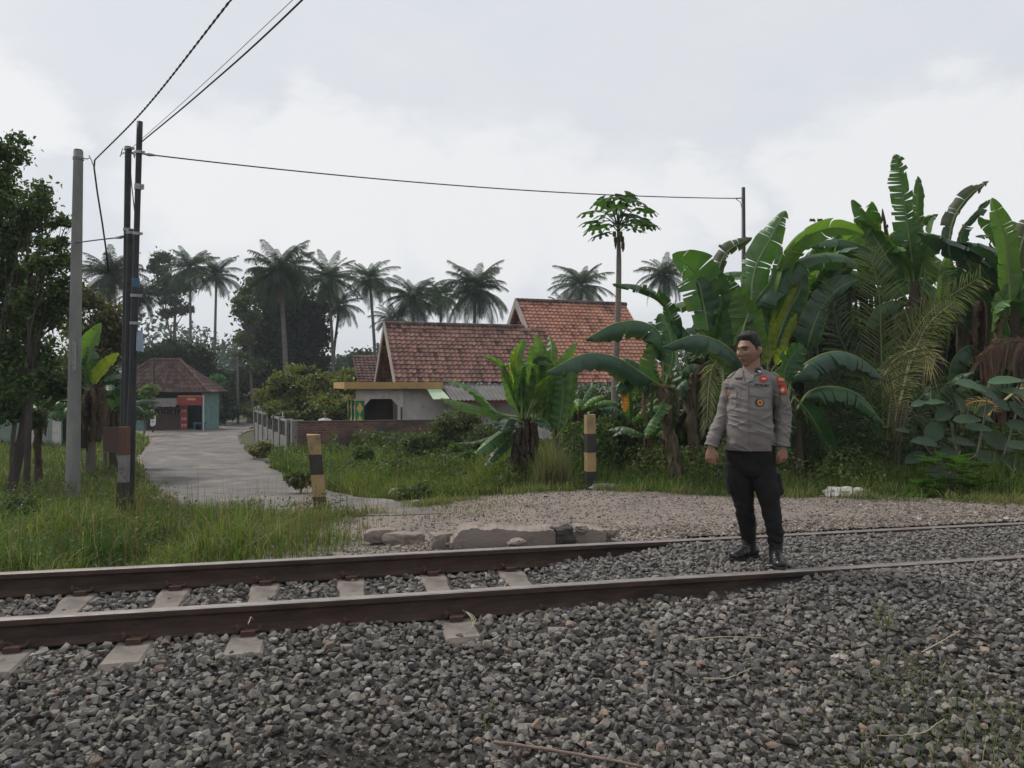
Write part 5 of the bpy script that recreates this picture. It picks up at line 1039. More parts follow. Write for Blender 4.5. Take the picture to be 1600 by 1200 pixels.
def banana_leaf(parent, ctrl, width, m='dark', droop=.5, roll=0, tear=.35, seed=0, petiole=.12, curl=0, shape=1.0, name='leaf', label=None):
    """ctrl base->tip world points; lamina either side of a midrib, split by tears"""
    rng = np.random.RandomState(seed); n = 46; C = spline(ctrl, n); Lt = np.linalg.norm(np.diff(C, axis=0), axis=1).sum()
    T = np.gradient(C, axis=0); T /= np.linalg.norm(T, axis=1)[:, None]; up = np.array([0, 0, 1.])
    ch = C[-1]-C[0]; kk_ = float(ss(.62, .86, abs(ch[2])/np.linalg.norm(ch))); ref = up*(1-kk_)+np.array([.35*math.sin(seed*1.7), 1., 0])*kk_; ref /= np.linalg.norm(ref); S = np.cross(T, ref)
    bad = np.linalg.norm(S, axis=1) < .15; S[bad] = np.array([1., 0, 0]); S /= np.linalg.norm(S, axis=1)[:, None]
    for i in range(1, n):
        if np.dot(S[i], S[i-1]) < 0: S[i] = -S[i]
    for _ in range(3): S[1:-1] = (S[:-2]+S[1:-1]+S[2:])/3
    S -= T*np.sum(S*T, 1)[:, None]; S /= np.linalg.norm(S, axis=1)[:, None]; Nn = np.cross(S, T); 
    if Nn[:, 2].mean() < 0: Nn = -Nn
    cr, sr_ = cos(roll), sin(roll); S, Nn = S*cr+Nn*sr_, Nn*cr-S*sr_
    b = MB(); b.add(*tube(C, np.linspace(.020, .004, n)*max(.5, min(1, Lt/1.6)), 6), 1, smooth=True)
    t = np.linspace(0, 1, n)
    def wid(q):
        s = (q-petiole)/(1-petiole); s = np.clip(s, 0, 1); return width*np.minimum(1, (s/.16)**.6)*np.clip((1-s)/.30, 0, 1)**.55*(1-.12*s)
    nc = 5
    for sg in (-1, 1):
        q = petiole
        while q < .995:
            torn = rng.rand() < tear+.12; q2 = min(.998, q+(rng.uniform(.015, .05) if torn else rng.uniform(.08, .22))); k = max(2, int((q2-q)*n*1.3)+2)
            gap = rng.uniform(.0, .010) if tear > .02 else 0; a = rng.normal(0, .10+.25*tear); twist = rng.normal(0, .15*tear); shrink = rng.uniform(.86, 1.02) if tear > .05 else 1
            qs = np.linspace(q, q2, k); V = []; Cc = []; edge_ = rng.rand() < .35 and m in ('dark', 'mid', 'blue', 'torn')
            for j, qq in enumerate(qs):
                c = np.array([np.interp(qq, t, C[:, i]) for i in range(3)]); s_ = np.array([np.interp(qq, t, S[:, i]) for i in range(3)]); n_ = np.array([np.interp(qq, t, Nn[:, i]) for i in range(3)]); tg = np.array([np.interp(qq, t, T[:, i]) for i in range(3)])
                W_ = wid(qq)*shrink; 
                e0 = (j/(k-1)-.5)*2
                for m_ in range(nc):
                    r_ = m_/(nc-1); ang = droop*(.35+.9*r_)+a*r_+curl*r_*r_; out_ = s_*sg*cos(ang)-n_*sin(ang)
                    bow = .16*r_*W_; pull = -e0*gap*r_*6*W_
                    V.append(c+out_*W_*r_+tg*(bow+pull+twist*W_*r_*.3)+n_*(.012*sin(qq*60+sg)*r_)); kk = (1.0-.10*r_)*(1+.06*((j*7+m_*3) % 5-2)/2); Cc.append((kk*2.6, kk*1.25, kk*.8) if (edge_ and m_ == nc-1) else (kk,)*3)
            ii = np.arange(k*nc).reshape(k, nc); b.add(V, np.stack([ii[:-1,:-1], ii[:-1,1:], ii[1:,1:], ii[1:,:-1]], -1).reshape(-1, 4), 0, np.array(Cc)*rng.uniform(.88, 1.12), smooth=True)
            q = q2
    o = b.build(name, [m_b[m], m_rib if m not in ('brown','red','orange') else m_dead], parent)
    if label: o['label'] = label
    return o
def stem(parent, ctrl, r0, r1, m=m_stem, rag=0):
    n = 24; pts = spline(ctrl, n); b = MB(); rr_ = np.linspace(r0, r1, n); 
    V, Fc = tube(pts, rr_, 12); V = V.reshape(n, 12, 3); cen = pts[:, None]; V = cen+(V-cen)*(1+.10*np.sin(np.arange(12)*2.1+1)[None, :, None]+.08*R.randn(n, 12, 1)*rag); b.add(V.reshape(-1, 3), Fc, smooth=True)
    for i in range(int(14*rag)):   # peeling sheaths
        k = R.randint(3, n-3); a = R.uniform(0, 6.3); d = np.array([cos(a), sin(a), 0]); sd_ = np.array([-sin(a), cos(a), 0]); p = pts[k]+d*rr_[k]*1.02; l_ = R.uniform(.12, .4); w_ = R.uniform(.02, .05)
        b.add([p-sd_*w_, p+sd_*w_, p+sd_*w_*.6-(0,0,l_*.6)+d*.04, p-sd_*w_*.6-(0,0,l_*.6)+d*.04, p-(0,0,l_)+d*R.uniform(.0,.08)], [(0,1,2,3),(3,2,4)])
    return b.build('pseudostem', m, parent)
def skirt(parent, top, n, seed, s=1.0):
    rng = np.random.RandomState(seed); top = np.array(top, float)
    for i in range(n):
        a = i*2.4+rng.uniform(-.4,.4); dr = np.array([cos(a), sin(a), 0]); L_ = rng.uniform(.45, 1.1)*s; o_ = rng.uniform(.10, .22)*s
        banana_leaf(parent, [top, top+dr*o_+(0,0,.05*s), top+dr*(o_*1.35)-(0,0,L_*.5), top+dr*(o_*rng.uniform(.9,1.4))-(0,0,L_)], rng.uniform(.07,.13)*s, 'brown' if rng.rand() < .75 else 'torn', 1.2, rng.uniform(-.4,.4), .7, seed*7+i, .1, name='dead_leaf')
def PX(lst, d):   # [(px,py[,dd])] -> world points
    return [P(a[0], a[1], d+(a[2] if len(a) > 2 else 0)) for a in lst]
GB = 'banana plants'
def plant(label, px, d): return empty('banana_plant', tuple(G(px, d)), label, 'banana plant', GB)
# --- clump in front of the brown house
p1 = plant('pale green bushy banana clump standing alone in front of the lean-to roof', 820, 12.4); d = 12.4
stem(p1, PX([(812,760),(815,700),(822,650)], d), .10, .075, m_stem_d, 2); stem(p1, PX([(838,760),(834,700),(832,655)], d+.2), .08, .06, m_stem_d, 2); stem(p1, PX([(800,764),(804,715),(812,668)], d-.1), .07, .05, m_stem_d, 2)
L1 = [([(818,650),(812,610),(804,570,-.2),(806,543,-.3)], .10,'yellow',.3,.6,.1),([(814,655),(800,615),(792,585),(785,570)], .12,'mid',.5,.3,.1),([(820,655),(825,610),(833,560),(830,540)], .15,'light',.35,0,.08),
 ([(822,655),(836,610),(845,560),(838,522)], .14,'mid',.3,.2,.1),([(824,655),(850,600),(862,550),(858,525,.2)], .13,'light',.4,.2,.12),([(826,650),(855,610),(880,570),(902,535)], .15,'mid',.5,.3,.12),([(826,655),(840,610),(850,570),(846,548)], .16,'light',.3,.4,.05),
 ([(815,655),(815,610),(808,560),(820,530)],.13,'mid',.4,.2,.1),([(826,655),(842,615),(866,590),(850,565)],.14,'light',.5,.5,.05),([(828,658),(850,640),(856,600),(850,580)],.14,'mid',.3,.3,.1),
 ([(812,652),(782,645),(735,605,-.3),(697,593,-.4)],.20,'mid',.35,.25,.05),([(810,652),(785,648),(735,632,-.5),(689,622,-.6)],.17,'mid',.6,.3,.08),
 ([(815,662),(795,670),(765,690,-.6),(741,709,-.8)],.17,'mid',.5,.4,.1),([(815,665),(795,685),(772,710,-.5),(757,728,-.6)],.13,'dark',.4,.2,.1),([(818,660),(800,655),(790,662,-.5),(784,674,-.6)],.20,'blue',.5,.5,.05),
 ([(828,660),(842,656),(856,662,-.4),(862,672,-.5)],.17,'blue',.5,.4,.05),([(826,662),(815,650),(830,640),(836,632)],.1,'light',.4,.5,.05),
 ([(866,680),(864,645),(868,600),(872,575)],.15,'light',.3,.2,.05),([(870,685),(876,650),(880,610),(876,580)],.17,'mid',.3,.1,.05),([(868,685),(885,660),(893,610),(895,560)],.13,'light',.5,.5,.1),([(866,680),(858,650),(850,620),(856,600)],.13,'light',.4,.3,.05),([(812,668),(790,675),(740,690),(712,692)],.08,'torn',.6,0,.4)]
for i, (c, w_, m_, dr, ro, te) in enumerate(L1): banana_leaf(p1, PX(c, d-.05*(i % 4)), w_, 'light' if (m_ == 'mid' and i % 2) else m_, dr, ro, te, 100+i)
stem(p1, PX([(868,760),(868,700),(868,670)], d+.1), .06, .05, m_stem_g, .3)
# --- plant with the peeling brown stem right of the papaya
d = 11.8; p2 = plant('banana plant with peeling tan stem and two long arching leaves reaching left', 1052, d)
stem(p2, PX([(1058,760),(1050,700),(1040,640),(1034,600)], d), .105, .075, m_stem, 2.4)
L2 = [([(1036,606),(1002,583,-.4),(960,558,-.8),(915,553,-1.1),(853,581,-1.4)],.29,'blue',.95,.15,.12),([(1036,600),(1029,520,-.2),(1002,503,-.3),(960,506,-.5),(915,530,-.7)],.30,'dark',1.0,.2,.15),
 ([(1040,610),(1020,600),(995,590,-.3),(970,597,-.5),(962,612,-.6)],.26,'dark',.95,.2,.4),([(1040,600),(1050,560),(1046,520),(1030,490)],.25,'dark',.6,.2,.2),([(1038,610),(1018,575),(1022,545),(1012,535)],.2,'mid',.5,.5,.1),([(1042,600),(1000,570,.3),(975,560,.4),(960,570,.5)],.24,'dark',.9,.3,.2),
 ([(1045,610),(1030,640,-.3),(1015,660,-.4),(1008,680,-.5)],.18,'mid',.5,.3,.3)]
for i, (c, w_, m_, dr, ro, te) in enumerate(L2): banana_leaf(p2, PX(c, d), w_, m_, dr, ro, te, 200+i)
banana_leaf(p2, PX([(970,608),(974,622),(976,645)], d-.4), .10, 'orange', .2, 1.2, 0, 230, .02, name='dead_leaf', label='hanging bright orange dead leaf piece')
d = 12.6; p3 = plant('banana plant with a very broad upright leaf and dark double stem', 1095, d)
stem(p3, PX([(1088,765),(1085,700),(1080,620),(1090,570)], d), .105, .08, m_stem, 2.4); stem(p3, PX([(1120,765),(1112,700),(1104,600)], d+.3), .11, .08, m_stem_d, 1.2)
L3 = [([(1125,560),(1122,515),(1108,465),(1085,425),(1050,398,-.3)],.44,'mid',.35,0,.25),([(1119,500),(1119,440),(1135,395),(1175,371)],.20,'torn',.7,.2,.45),([(1060,580),(1050,500),(1033,469),(993,448),(957,444)],.22,'dark',.9,.2,.3),
 ([(1165,600),(1150,555,-1.2),(1120,532,-1.5),(1085,524,-1.7),(1035,542,-1.9)],.29,'blue',.95,.25,.12),([(1110,540),(1100,480),(1090,440),(1065,420,.4)],.33,'dark',.6,-.3,.3),([(1100,560),(1075,520),(1050,500),(1040,520)],.28,'dark',.9,.3,.3),([(1110,560),(1130,520),(1140,470),(1130,430)],.30,'mid',.5,.3,.2),
 ([(1105,590),(1090,570),(1070,575),(1062,610)],.26,'dark',.9,.3,.3),([(1105,580),(1125,570),(1140,590),(1145,630)],.24,'dark',.9,.3,.3),([(1110,600),(1118,620),(1112,660),(1105,690)],.16,'mid',.5,.3,.2),([(1090,600),(1075,590),(1055,610),(1048,640)],.22,'dark',.8,.3,.3)]
for i, (c, w_, m_, dr, ro, te) in enumerate(L3): banana_leaf(p3, PX(c, d), w_, m_, dr, ro, te, 300+i)
# --- cluster behind the man
d = 12.2; p4 = plant('banana plant with glowing yellow green leaves directly behind the man', 1195, d)
stem(p4, PX([(1190,765),(1192,700),(1195,620),(1200,560)], d+.3), .14, .10, m_stem_d, 1.2)
L4 = [([(1195,560),(1175,480),(1180,420),(1205,370),(1227,329)],.30,'mid',.4,.1,.2),([(1207,560),(1215,520),(1232,480),(1250,440)],.20,'yellow',.3,.3,.05),([(1200,580),(1196,540),(1200,500),(1215,478)],.17,'yellow',.3,.3,.05),([(1205,580),(1222,555),(1232,530),(1245,490)],.13,'yellow',.5,.5,.05),([(1190,580),(1175,530),(1165,480),(1150,450)],.30,'light',.5,.2,.2),
 ([(1155,535,-.3),(1170,490),(1192,455),(1235,413),(1277,397),(1320,400),(1346,420)],.34,'dark',.75,.1,.15),([(1200,560),(1215,440),(1238,387),(1272,364),(1309,356),(1350,366)],.28,'light',.8,.3,.15),([(1262,560),(1265,530,-.3),(1286,478,-.4),(1312,450,-.4),(1346,434,-.5)],.25,'blue',.45,.6,.08),([(1200,570),(1230,490),(1250,450),(1240,400)],.3,'dark',.5,.2,.2),
 ([(1195,570),(1180,520),(1160,510),(1145,540)],.28,'mid',.8,.3,.3),([(1200,590),(1235,560),(1270,520),(1290,500)],.22,'dark',.6,.3,.2),([(1190,570),(1190,510),(1210,450),(1250,420)],.28,'mid',.6,.3,.2),([(1200,600),(1180,570),(1160,580),(1155,620)],.22,'dark',.8,.3,.3),([(1200,560),(1205,500),(1225,440),(1222,385,.3)],.26,'mid',.4,.3,.15)]
for i, (c, w_, m_, dr, ro, te) in enumerate(L4): banana_leaf(p4, PX(c, d), w_, m_, dr, ro, te, 400+i)
banana_leaf(p4, PX([(1225,430),(1245,395),(1262,372),(1270,368)], d), .10, 'yellow', .3, .3, .1, 440)
# --- right of the man: arching glossy leaves
d = 11.2; p5 = plant('banana plant with a glossy leaf arching right of the shoulder of the man', 1245, d)
stem(p5, PX([(1250,768),(1245,700),(1238,640),(1232,610)], d+.3), .11, .08, m_stem_d, 1)
L5 = [([(1232,620),(1238,590),(1268,562),(1308,549),(1347,562),(1380,592)],.30,'blue',.9,.2,.12),([(1245,640),(1265,612),(1300,604),(1342,617),(1381,662)],.28,'dark',.95,.2,.15),([(1240,610),(1225,590),(1235,560),(1255,540)],.25,'dark',.6,.3,.2),([(1240,620),(1260,640),(1285,680),(1300,710)],.24,'dark',.8,.2,.4),([(1240,620),(1228,650),(1222,690),(1226,720)],.2,'dark',.6,.3,.4)]
for i, (c, w_, m_, dr, ro, te) in enumerate(L5): banana_leaf(p5, PX(c, d), w_, m_, dr, ro, te, 500+i)
# --- tall group on the right
d = 13.6; p6 = plant('tallest banana plant with a ragged upright leaf on top', 1430, d)
stem(p6, PX([(1440,770),(1438,650),(1430,540),(1428,440)], d), .11, .09, m_stem_d, 2)
L6 = [([(1430,470),(1424,400),(1412,310),(1406,270),(1399,241)],.26,'mid',.45,.5,.85),([(1430,400),(1432,362),(1434,320),(1434,275)],.13,'mid',.5,.5,.2),([(1425,450),(1413,418),(1372,372),(1334,342)],.22,'light',.5,.4,.25),([(1425,455),(1392,412),(1360,360),(1331,312)],.20,'mid',.4,.3,.2),([(1428,455),(1419,441),(1391,411),(1348,384),(1306,374),(1260,383)],.30,'dark',.9,.2,.25),
 ([(1430,470),(1440,420),(1452,370),(1461,337,.5)],.13,'light',.4,.3,.1),([(1425,480),(1400,440),(1385,400),(1370,375)],.28,'dark',.5,.2,.2),([(1435,480),(1445,430),(1440,390),(1425,360)],.3,'mid',.4,.2,.3),([(1430,480),(1400,470),(1370,480),(1350,520)],.3,'dark',.8,.2,.3),([(1430,470),(1415,440),(1418,400),(1425,380)],.28,'mid',.3,0,.2)]
for i, (c, w_, m_, dr, ro, te) in enumerate(L6): banana_leaf(p6, PX(c, d), w_, m_, dr, ro, te, 600+i)
for j, cc in enumerate([[(1400,470),(1392,420),(1386,370),(1379,326)],[(1395,470),(1385,430),(1380,400),(1374,380)],[(1440,470),(1452,430),(1458,400)]]): banana_leaf(p6, PX(cc, d+.3), .11, 'brown', 1.0, .3, .7, 640+j, name='dead_leaf')
d = 13.2; p7 = plant('banana plant with a brown torn leaf tip, right of the tallest one', 1530, d)
stem(p7, PX([(1545,775),(1545,650),(1540,560),(1530,450)], d), .11, .09, m_stem_d, 2)
L7 = [([(1490,420),(1483,390),(1490,342),(1515,305),(1545,283)],.19,'torn',.75,.2,.6),([(1520,430),(1500,370),(1520,340),(1547,312)],.14,'dark',.7,.2,.3),([(1555,500),(1547,441),(1513,396),(1467,373),(1433,363)],.35,'blue',.85,.25,.12),([(1600,510),(1575,420),(1532,386),(1490,379)],.33,'blue',.9,.3,.12),
 ([(1530,520),(1520,470),(1490,440),(1470,420)],.35,'dark',.6,.2,.1),([(1535,540),(1500,480),(1470,470),(1440,490)],.3,'dark',.8,.2,.2),([(1545,560),(1530,500),(1510,460),(1500,430)],.32,'mid',.5,.2,.1),([(1540,560),(1515,540),(1490,560),(1480,600)],.3,'dark',.8,.2,.2),([(1540,580),(1555,540),(1580,520),(1600,530)],.3,'dark',.7,.2,.2)]
for i, (c, w_, m_, dr, ro, te) in enumerate(L7): banana_leaf(p7, PX(c, d), w_, m_, dr, ro, te, 700+i)
for j, cc in enumerate([[(1500,440),(1503,420),(1500,390),(1505,350)],[(1560,440),(1552,400),(1545,380)],[(1480,400),(1476,370),(1482,335)]]): banana_leaf(p7, PX(cc, d+.2), .10, 'brown', 1.0, .3, .8, 740+j, name='dead_leaf')
d = 12.0; p8 = plant('banana plant with a bright upright leaf at the right edge', 1585, d)
stem(p8, PX([(1600,780),(1598,650),(1592,560),(1585,480)], d), .11, .09, m_stem_d, 2)
L8 = [([(1578,500),(1576,430),(1570,370),(1550,309)],.20,'light',.45,.4,.05),([(1590,520),(1600,440),(1640,400),(1660,420)],.3,'dark',.8,.2,.2),([(1585,560),(1578,520),(1570,480),(1580,440)],.2,'mid',.4,.3,.05),([(1590,480),(1592,400),(1604,360),(1625,330)],.2,'torn',.6,.2,.4),([(1600,600),(1570,590),(1545,600),(1530,640)],.3,'dark',.8,.2,.2),([(1590,560),(1570,470),(1556,480),(1550,520)],.28,'mid',.5,.2,.1)]
for i, (c, w_, m_, dr, ro, te) in enumerate(L8): banana_leaf(p8, PX(c, d), w_, m_, dr, ro, te, 800+i)

for k_, (pl_, px_, py_, dd_, n_, sc_) in enumerate([(p1,820,660,12.4,4,.6),(p2,1036,614,11.8,6,.9),(p3,1090,590,12.6,6,1),(p3,1106,615,12.9,5,.9),(p4,1198,580,12.5,6,1),(p5,1234,622,11.5,5,.8),(p6,1430,475,13.6,7,1.2),(p7,1532,478,13.2,7,1.2),(p8,1588,505,12,7,1.1),(p6,1436,560,13.6,5,1.2),(p7,1540,570,13.2,5,1.2),(p8,1594,600,12,4,1.1)]): skirt(pl_, P(px_, py_, dd_), n_, 60+k_, sc_)
# background bananas filling the thicket
def auto_banana(px, d, py_top, label, seed, n=9, s=1.0, ms=('dark','mid','dark','blue'), stem_m=m_stem_d):
    rng = np.random.RandomState(seed); g = G(px, d); c = P(px, py_top, d); o = plant(label, px, d); stem(o, [g-(0,0,.1), (g+c)/2+rng.normal(0,.04,3), c], .10*s, .075*s, stem_m, 1.6); skirt(o, c-(0,0,.05), 5, seed, s)
    for i in range(n):
        az = i*2.4+rng.uniform(-.3,.3); el = rng.uniform(.5, 1.35); L_ = rng.uniform(1.3, 2.1)*s; dr = rng.uniform(.8, 2.0); pts = [c-(0,0,.1)]
        for k in range(4): a = el-dr*(k/4)**1.2; pts.append(pts[-1]+np.array([cos(az)*cos(a), sin(az)*cos(a), sin(a)])*L_/4)
        banana_leaf(o, pts, rng.uniform(.2,.3)*s, ms[i % len(ms)], rng.uniform(.3, .9), rng.uniform(-.3,.3), rng.uniform(.05,.35), seed*50+i)
    return o
auto_banana(1300, 15.5, 480, 'banana plant deep in the thicket behind the broad dark arching leaves', 31)
auto_banana(1375, 16, 450, 'banana plant in the thicket behind the feathery palm', 32)
auto_banana(1150, 15.5, 530, 'banana plant hidden behind the double stemmed one', 33)
auto_banana(1500, 16, 470, 'banana plant at the back of the thicket near the brown torn leaf', 34, ms=('dark','torn','mid','dark'))
auto_banana(1600, 16, 430, 'banana plant at the back on the right edge of the thicket', 35, ms=('dark','torn','dark','blue'))
auto_banana(1230, 16, 450, 'banana plant at the back with leaves above the head of the man', 36)
auto_banana(1265, 14.2, 470, 'lighter green banana plant between the yellow green leaves and the feathery palm', 51, ms=('mid','light','dark','mid'))
auto_banana(1350, 14.8, 450, 'lighter green banana plant directly behind the tall upright palm frond', 52, ms=('mid','dark','light','mid'))
auto_banana(1175, 14.2, 500, 'lighter green banana plant between the broad upright leaf and the yellow green leaves', 53, ms=('mid','light','mid','dark'))
auto_banana(1470, 14.6, 480, 'lighter green banana plant between the two tallest ones', 54, ms=('mid','dark','mid','light'))
for i in range(12):
    a_ = i*2.4; r_ = np.random.RandomState(i+70); t0 = P(822+r_.uniform(-14,30), 662, 12.4); e_ = t0+np.array([cos(a_)*r_.uniform(.1,.5), sin(a_)*.4, r_.uniform(.5,1.05)]); m__ = (t0+e_)/2+(0,0,.15)
    banana_leaf(p1, [t0, m__, e_, e_+np.array([cos(a_)*.25, sin(a_)*.2, -.05 if i % 2 else .12])], r_.uniform(.06,.12), ('mid','light','dark')[i % 3], .5, r_.uniform(-.6,.6), .3, 1700+i)
auto_banana(1700, 13, 470, 'banana plant just cut off by the right edge', 37)
auto_banana(1455, 12.0, 640, 'small banana plant low in the shade behind the broad leaved shrub', 38, 7, .7)
auto_banana(985, 13.6, 660, 'small low banana plant beneath the papaya trunk', 39, 7, .55, ('mid','dark','mid'))
auto_banana(905, 13.8, 640, 'small low banana plant behind the upright striped post', 40, 7, .5, ('mid','dark','light'))
auto_banana(1015, 12.8, 680, 'small banana sucker left of the peeling tan stem', 41, 6, .5, ('mid','dark','mid'))
# two leaf stalk far above
o = empty('bare_twig', tuple(G(1276, 15)), 'bare thin stalk with two drooping leaf tips poking above the thicket', 'plant'); b = MB(); b.add(*tube(spline([G(1276,15), P(1278,480,15), P(1276,355,15)], 8), .012, 5)); q = P(1276,356,15)
for sg in (-1, 1): b.add(*tube(spline([q, q+(sg*.04,0,.12), q+(sg*.07,0,.14)], 5), .006, 4))
b.build('stalk', m_bark, o); b = MB()
for sg in (-1, 1): c = P(1276+sg*6, 344.5, 15); b.add([c+(-.07,0,-.02), c+(.07,0,-.02), c+(.04,.05,.04), c+(-.04,.05,.05), c+(0,-.06,.03)], [(0,1,2,3),(0,4,1)])
b.build('leaf_tip', m_dead, o)
# left banana behind the concrete pole
d = 18; p9 = plant('banana plant with two upright yellow leaves behind the concrete and black poles', 145, d)
stem(p9, PX([(150,690),(150,640),(148,600)], d), .13, .09, m_stem_d, 1.5); stem(p9, PX([(128,700),(132,650),(138,610)], d), .11, .08, m_stem_d, 1.5)
for i, (c, w_, m_, dr, ro, te) in enumerate([([(145,610),(152,590),(162,578),(186,552)],.16,'yellow',.4,.4,.02),([(128,600),(128,580),(140,545),(158,505)],.20,'light',.4,.4,.05),([(140,610),(120,580),(95,575),(70,590)],.32,'blue',.8,.2,.1),([(140,610),(110,600),(85,605),(100,640)],.36,'mid',.7,.3,.1),([(150,610),(165,590),(180,585),(200,592)],.2,'dark',.6,.2,.1),([(150,612),(175,610),(190,600),(205,610)],.2,'dark',.6,.2,.1),([(142,612),(135,580),(120,560),(108,550)],.2,'dark',.6,.2,.1),([(145,612),(120,630),(95,640),(75,650)],.26,'mid',.7,.2,.1),([(150,612),(140,580),(142,560),(138,540)],.22,'dark',.5,.2,.1)]): banana_leaf(p9, PX(c, d), w_*1.3, m_, dr, ro, te, 900+i)
skirt(p9, P(148,612,18), 7, 91, 1.3); skirt(p9, P(138,622,18), 6, 92, 1.2)
auto_banana(175, 20, 640, 'dark banana plant low behind the brown sign plate', 42, 8, .8, ('dark','blue'))
auto_banana(60, 17, 640, 'dark banana plant in the shade left of the concrete pole', 43, 8, .8, ('dark','mid'))
# ------------------------------------------------ feathery palm in the thicket
d = 11.6; fp = empty('young_coconut_palm', tuple(G(1385, d)), 'stemless young coconut palm with tall feathery fronds and straw coloured dry ones', 'palm')
m_frond = leafmat('palm_frond', (1,1,1), None, .5, .3)
def featherp(name, ctrl, ll, col, seed, hang=.3, n=60, lw=.016, mi=0, side=None, label=None, spread=.9):
    rng = np.random.RandomState(seed); C = spline(PX(ctrl, d), 40); t = np.linspace(0, 1, 40); T = np.gradient(C, axis=0); T /= np.linalg.norm(T, axis=1)[:, None]
    b = MB(); b.add(*tube(C, np.linspace(.018, .004, 40), 6), 0, np.array(col)*1.6, smooth=True); V = []; Fc = []; Cc = []
    for q in np.linspace(.12, .995, n):
        c = np.array([np.interp(q, t, C[:, i]) for i in range(3)]); tg = np.array([np.interp(q, t, T[:, i]) for i in range(3)]); sd_ = np.cross(tg, (0, 1, 0.)) if side is None else np.array(side, float); sd_ = sd_-tg*np.dot(sd_, tg); sd_ /= np.linalg.norm(sd_)+1e-9; fr = np.cross(tg, sd_)
        l_ = ll*(.35+.65*min(1, q*2.2))*(1-.45*max(0, q-.6)/.4)*rng.uniform(.85, 1.12)
        for sg in (-1, 1):
            dr = tg*(.75+.3*rng.randn()*.3)+sd_*sg*spread+fr*rng.normal(0, .25); dr /= np.linalg.norm(dr); m1 = c+dr*l_*.5-np.array([0,0,.10])*hang*l_*2; tp = c+dr*l_*.95-np.array([0,0,.5])*hang*l_*1.6*rng.uniform(.5,1.4)
            ww = np.cross(dr, fr); ww = ww/np.linalg.norm(ww)*lw/2+fr*rng.normal(0, .003); k = len(V); V += [c-ww*.5, c+ww*.5, m1+ww, m1-ww, tp+ww*.1, tp-ww*.1]; Fc += [(k,k+1,k+2,k+3),(k+3,k+2,k+4,k+5)]; cc = np.array(col)*rng.uniform(.65, 1.35); Cc += [cc]*6
    b.add(np.array(V), Fc, 0, np.array(Cc)); o = b.build(name, m_frond, fp)
    if label: o['label'] = label
    return o
GF = (.085,.12,.035); DF = (.05,.075,.035)
featherp('frond', [(1380,690),(1377,560),(1372,450),(1358,398)], .62, GF, 1, .15, 80, .017)
featherp('frond', [(1385,690),(1400,580),(1450,490),(1533,432)], .5, (.14,.155,.05), 2, .25, 70)
featherp('frond', [(1380,690),(1350,600),(1310,520),(1300,440)], .5, DF, 3, .2, 70)
featherp('frond', [(1385,690),(1420,560),(1460,470),(1470,410)], .5, GF, 4, .25, 70)
featherp('frond', [(1380,700),(1340,640),(1290,590),(1262,600)], .5, DF, 5, .5, 60)
featherp('frond', [(1385,710),(1340,690),(1300,655),(1262,650),(1245,690)], .5, DF, 6, 1.0, 70)
featherp('frond', [(1380,700),(1330,660),(1300,650),(1240,730)], .55, DF, 7, 1.2, 60)
featherp('frond', [(1390,700),(1440,620),(1480,600),(1520,640)], .5, DF, 8, .9, 60)
featherp('frond', [(1385,700),(1360,640),(1345,580),(1320,560)], .45, GF, 9, .4, 60)
featherp('frond', [(1390,710),(1430,650),(1470,690),(1490,740)], .5, DF, 12, .9, 60)
SC_ = (.38,.34,.19)
featherp('dry_frond', [(1392,690),(1412,600),(1427,545),(1440,540),(1462,560)], .5, SC_, 10, 1.0, 46, .013, label='pale straw coloured drooping frond', spread=1.2)
featherp('dry_frond', [(1395,680),(1425,560),(1452,505),(1492,470)], .42, (.27,.26,.12), 11, .5, 50, .012, spread=1.0)
featherp('dry_frond', [(1430,545),(1400,560),(1385,580),(1375,600)], .35, SC_, 13, .9, 26, .012)
featherp('dry_frond', [(1545,650),(1550,630),(1520,628),(1500,640)], .28, (.40,.28,.13), 14, 1.0, 30, .014, label='small tan dry frond among the broad leaves')
featherp('dry_frond', [(1640,560),(1600,533),(1560,540),(1530,570)], .34, (.115,.062,.046), 16, 1.2, 90, .016, label='arched rusty brown dry frond')
featherp('dry_frond', [(1570,625),(1590,610),(1610,605),(1640,620)], .3, (.36,.33,.22), 15, 1.0, 26, .012)
stem(fp, PX([(1382,768),(1385,720),(1388,680)], d), .13, .09, m_stem_d, 1.5)
for j in range(5): b = MB(); b.add(*tube(spline(PX([(1378+j*6,765),(1385+j*5,700),(1392+j*7,640-j*4)], d-.05*j), 8), np.linspace(.03,.015,8), 6), smooth=True); b.build('leaf_stalk', m_stem, fp)
d = 11.3; fp2 = empty('palm_seedling', tuple(G(1112, d)), 'small palm with one pale drooping frond beside the left arm of the man', 'palm'); fp_, fp = fp, fp2
featherp('frond', [(1125,640),(1128,575),(1117,568),(1108,600),(1104,668)], .22, (.20,.22,.11), 21, .6, 46, .014)
featherp('frond', [(1120,745),(1122,700),(1125,640)], .2, DF, 22, .4, 20); fp = fp_
